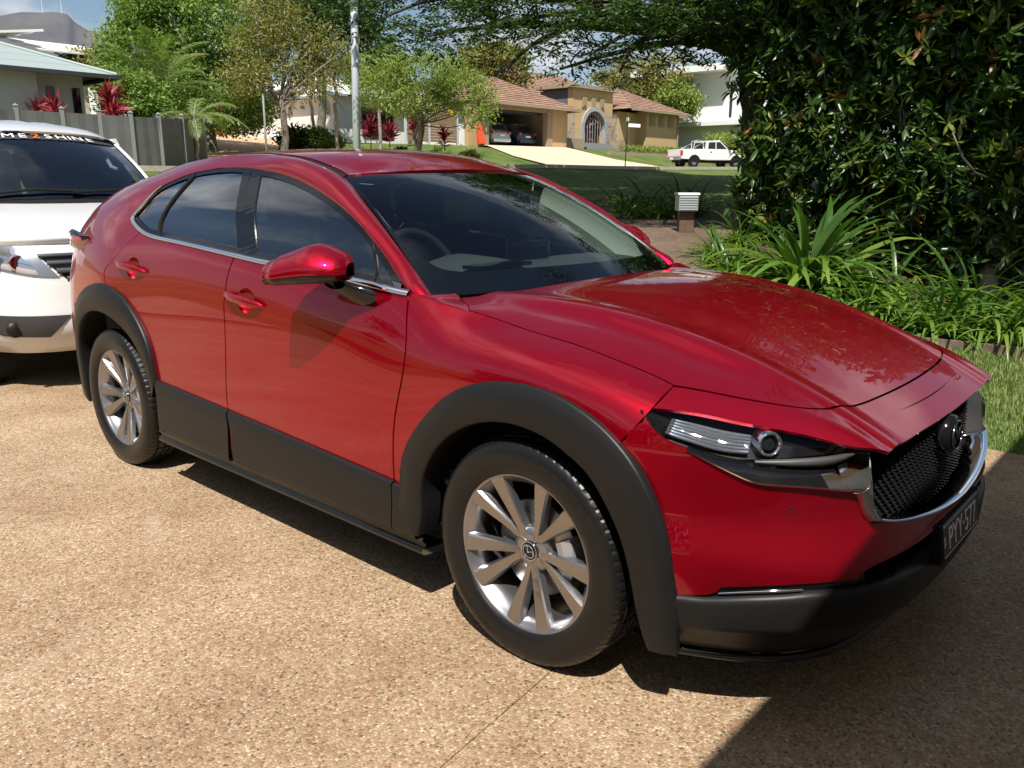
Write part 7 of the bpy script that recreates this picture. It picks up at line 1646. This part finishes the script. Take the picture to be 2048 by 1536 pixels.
        rr = [[fs((.27+.15*(z-.70)/.205)*q, z, .006) for z in np.linspace(.70, .925, 8)] for q in np.linspace(0, 1, 14)]; V, F = loft(rr); recalc(mo('grille_panel', V, F, BLACK, v, True))
        # fog lamp recess
        pol_t = [(.745, .48), (.665, .537), (.32, .530)]; pol_b = [(.745, .45), (.665, .395), (.43, .385)]
        rr = []
        for u_ in np.linspace(0, 1, 14):
            at = [np.interp(u_, [0, .3, 1], [q[k] for q in pol_t]) for k in (0, 1)]; ab = [np.interp(u_, [0, .35, 1], [q[k] for q in pol_b]) for k in (0, 1)]; rr.append([fs(at[0]+(ab[0]-at[0])*k, at[1]+(ab[1]-at[1])*k, .006) for k in np.linspace(0, 1, 7)])
        V, F = loft(rr); fr = recalc(mo('fog_lamp_surround', V, F, mat('suv_grey_plastic', (.035, .035, .038), rough=.5), v, True)); c = fs(.59, .445, .012); k = MB(); k.lathe([(.001, .012), (.045, .010), (.055, -.01)], 20, 'x', c); recalc(k.obj('fog_lamp', CLAD, fr, True))
        rr = [[fs(t, z, .005) for z in np.linspace(.36, .50, 6)] for t in np.linspace(0, .25, 12)]; V, F = loft(rr); recalc(mo('lower_grille', V, F, MATTE, v, True))
    # interior bits behind the glass
    d = boxo('dashboard', -1.5, -.98, -.72, .72, 1.0, 1.20, DASH, v); bevel(d, .05, 3)
    gh_ = MB(); gh_.tube([(-1.62, .585, 1.60), (-1.60, .56, 1.56), (-1.52, .555, 1.50), (-1.46, .575, 1.48)], .016, 8); gh_.obj('grab_handle', TRIM, v, True)
    for y in (-.4, .4): bevel(MB().prism([(-1.9, .6), (-2.1, .6), (-2.3, 1.35), (-2.12, 1.38)], 1, y-.25, y+.25).obj('front_seat', mat('suv_seat', (.12, .12, .13), rough=.9), v), .04, 2)
    boxo('headliner', -4.2, -1.75, -.6, .6, 1.70, 1.73, mat('headliner_grey2', (.3, .3, .3), rough=.9), v); boxo('rear_bulkhead', -4.45, -4.4, -.8, .8, .5, 1.7, SEATM, v)
    boxo('tailgate', -4.62, -4.45, -.72, .72, .9, 1.70, WPAINT, v)
    mb = MB(); mb.tube([WS(-.75, .045)+Vector((.02, 0, .02)), WS(-.35, .085)+Vector((.025, 0, .02)), WS(.15, .06)+Vector((.02, 0, .015))], .010, 6); mb.obj('wiper', MATTE, v); mb = MB(); mb.tube([WS(.0, .04)+Vector((.02, 0, .02)), WS(.45, .075)+Vector((.025, 0, .02)), WS(.85, .05)+Vector((.02, 0, .015))], .010, 6); mb.obj('wiper', MATTE, v)
    V, F = loft([[WS(s, -.03)+Vector((.03, 0, -.015)), WS(s, .01)+Vector((0, 0, -.01))] for s in np.linspace(-1, 1, 20)]); mo('cowl_cover', V, F, MATTE, v)
suv()
# ================================================================ WHITE PICKUP ACROSS THE STREET
def ute():
    g = PX(1405, 341, 52); z = tz(g)+.02
    u = empty('white_pickup', (g.x+.3, g.y, z), R(64), 'white dual cab pickup parked at the kerb of the tan house', 'pickup')
    def sect(prof, hw, nm, m, ch=.06):
        rows = [[Vector((x, y, zz)) for x, zz in prof] for y in (-hw+ch*.0, -hw, hw, hw)]
        o = MB().prism(prof, 1, -hw, hw).obj(nm, m, u); bevel(o, ch, 3); return o
    sect([(-2.6, .55), (-2.6, 1.15), (-.75, 1.18), (-.75, .50)], .86, 'tray', WPAINT, .04)
    sect([(-.72, .48), (-.72, 1.15), (1.15, 1.15), (2.3, 1.05), (2.5, .9), (2.55, .5)], .87, 'body', WPAINT, .07)
    sect([(-.70, 1.12), (-.62, 1.70), (.35, 1.74), (1.15, 1.13)], .76, 'cabin', WPAINT, .07)
    for s in (-1, 1):
        for prof in ([(-.55, 1.20), (-.50, 1.60), (.0, 1.63), (.02, 1.20)], [(.10, 1.20), (.08, 1.63), (.36, 1.63), (.92, 1.20)]): MB().prism(prof, 1, s*.758, s*.768).obj('side_window', WIN, u)
        for wx in (-1.62, 1.62):
            w = empty('wheel', (wx, s*.76, .37)); w.parent = u; MB().lathe([(.20, -.10), (.34, -.11), (.37, -.07), (.37, .07), (.34, .11), (.20, .10)], 32, 'y').obj('tyre', RUBBER, w, True); MB().lathe([(.001, s*.09), (.06, s*.10), (.17, s*.07), (.21, s*.10), (.22, s*.05)], 24, 'y').obj('rim', ALLOYD, w, True)
            MB().prism(arcp(wx, .37, .45, 0, 180, 16), 1, s*.80, s*.878).obj('wheel_arch', MATTE, u)
        bevel(boxo('tail_lamp', -2.63, -2.5, s*.80-.07, s*.80+.07, .75, 1.08, REDLAMP, u), .02, 2); bevel(boxo('door_mirror', .95, 1.1, s*.95-.1, s*.95+.1, 1.15, 1.33, MATTE, u), .03, 2)
        boxo('door_handle', -.45, -.30, s*.872, s*.89, .98, 1.02, MATTE, u)
    MB().add([(-.705, -.62, 1.22), (-.705, .62, 1.22), (-.635, .58, 1.62), (-.635, -.58, 1.62)], [(0, 1, 2, 3)]).obj('rear_window', WIN, u)
    mb = MB()
    for y in (-.7, .7): mb.tube([(-.85, y, 1.15), (-.85, y*.9, 1.72), (-.85, 0, 1.76)], .035, 8); mb.tube([(-.85, y*.9, 1.6), (-1.7, y, 1.2)], .03, 8)
    mb.obj('sports_bar', CHROME, u, True)
    u.scale = (.92, .92, .92)
    bevel(boxo('rear_bumper', -2.78, -2.6, -.80, .80, .48, .68, mat('bumper_grey', (.25, .25, .26), rough=.4, metal=.5), u), .03, 2); boxo('tailgate', -2.63, -2.6, -.70, .70, .72, 1.13, WPAINT, u); boxo('number_plate', -2.795, -2.785, -.18, .18, .52, .64, WHITEM, u); boxo('chassis', -2.4, 2.3, -.55, .55, .35, .55, MATTE, u)
ute()
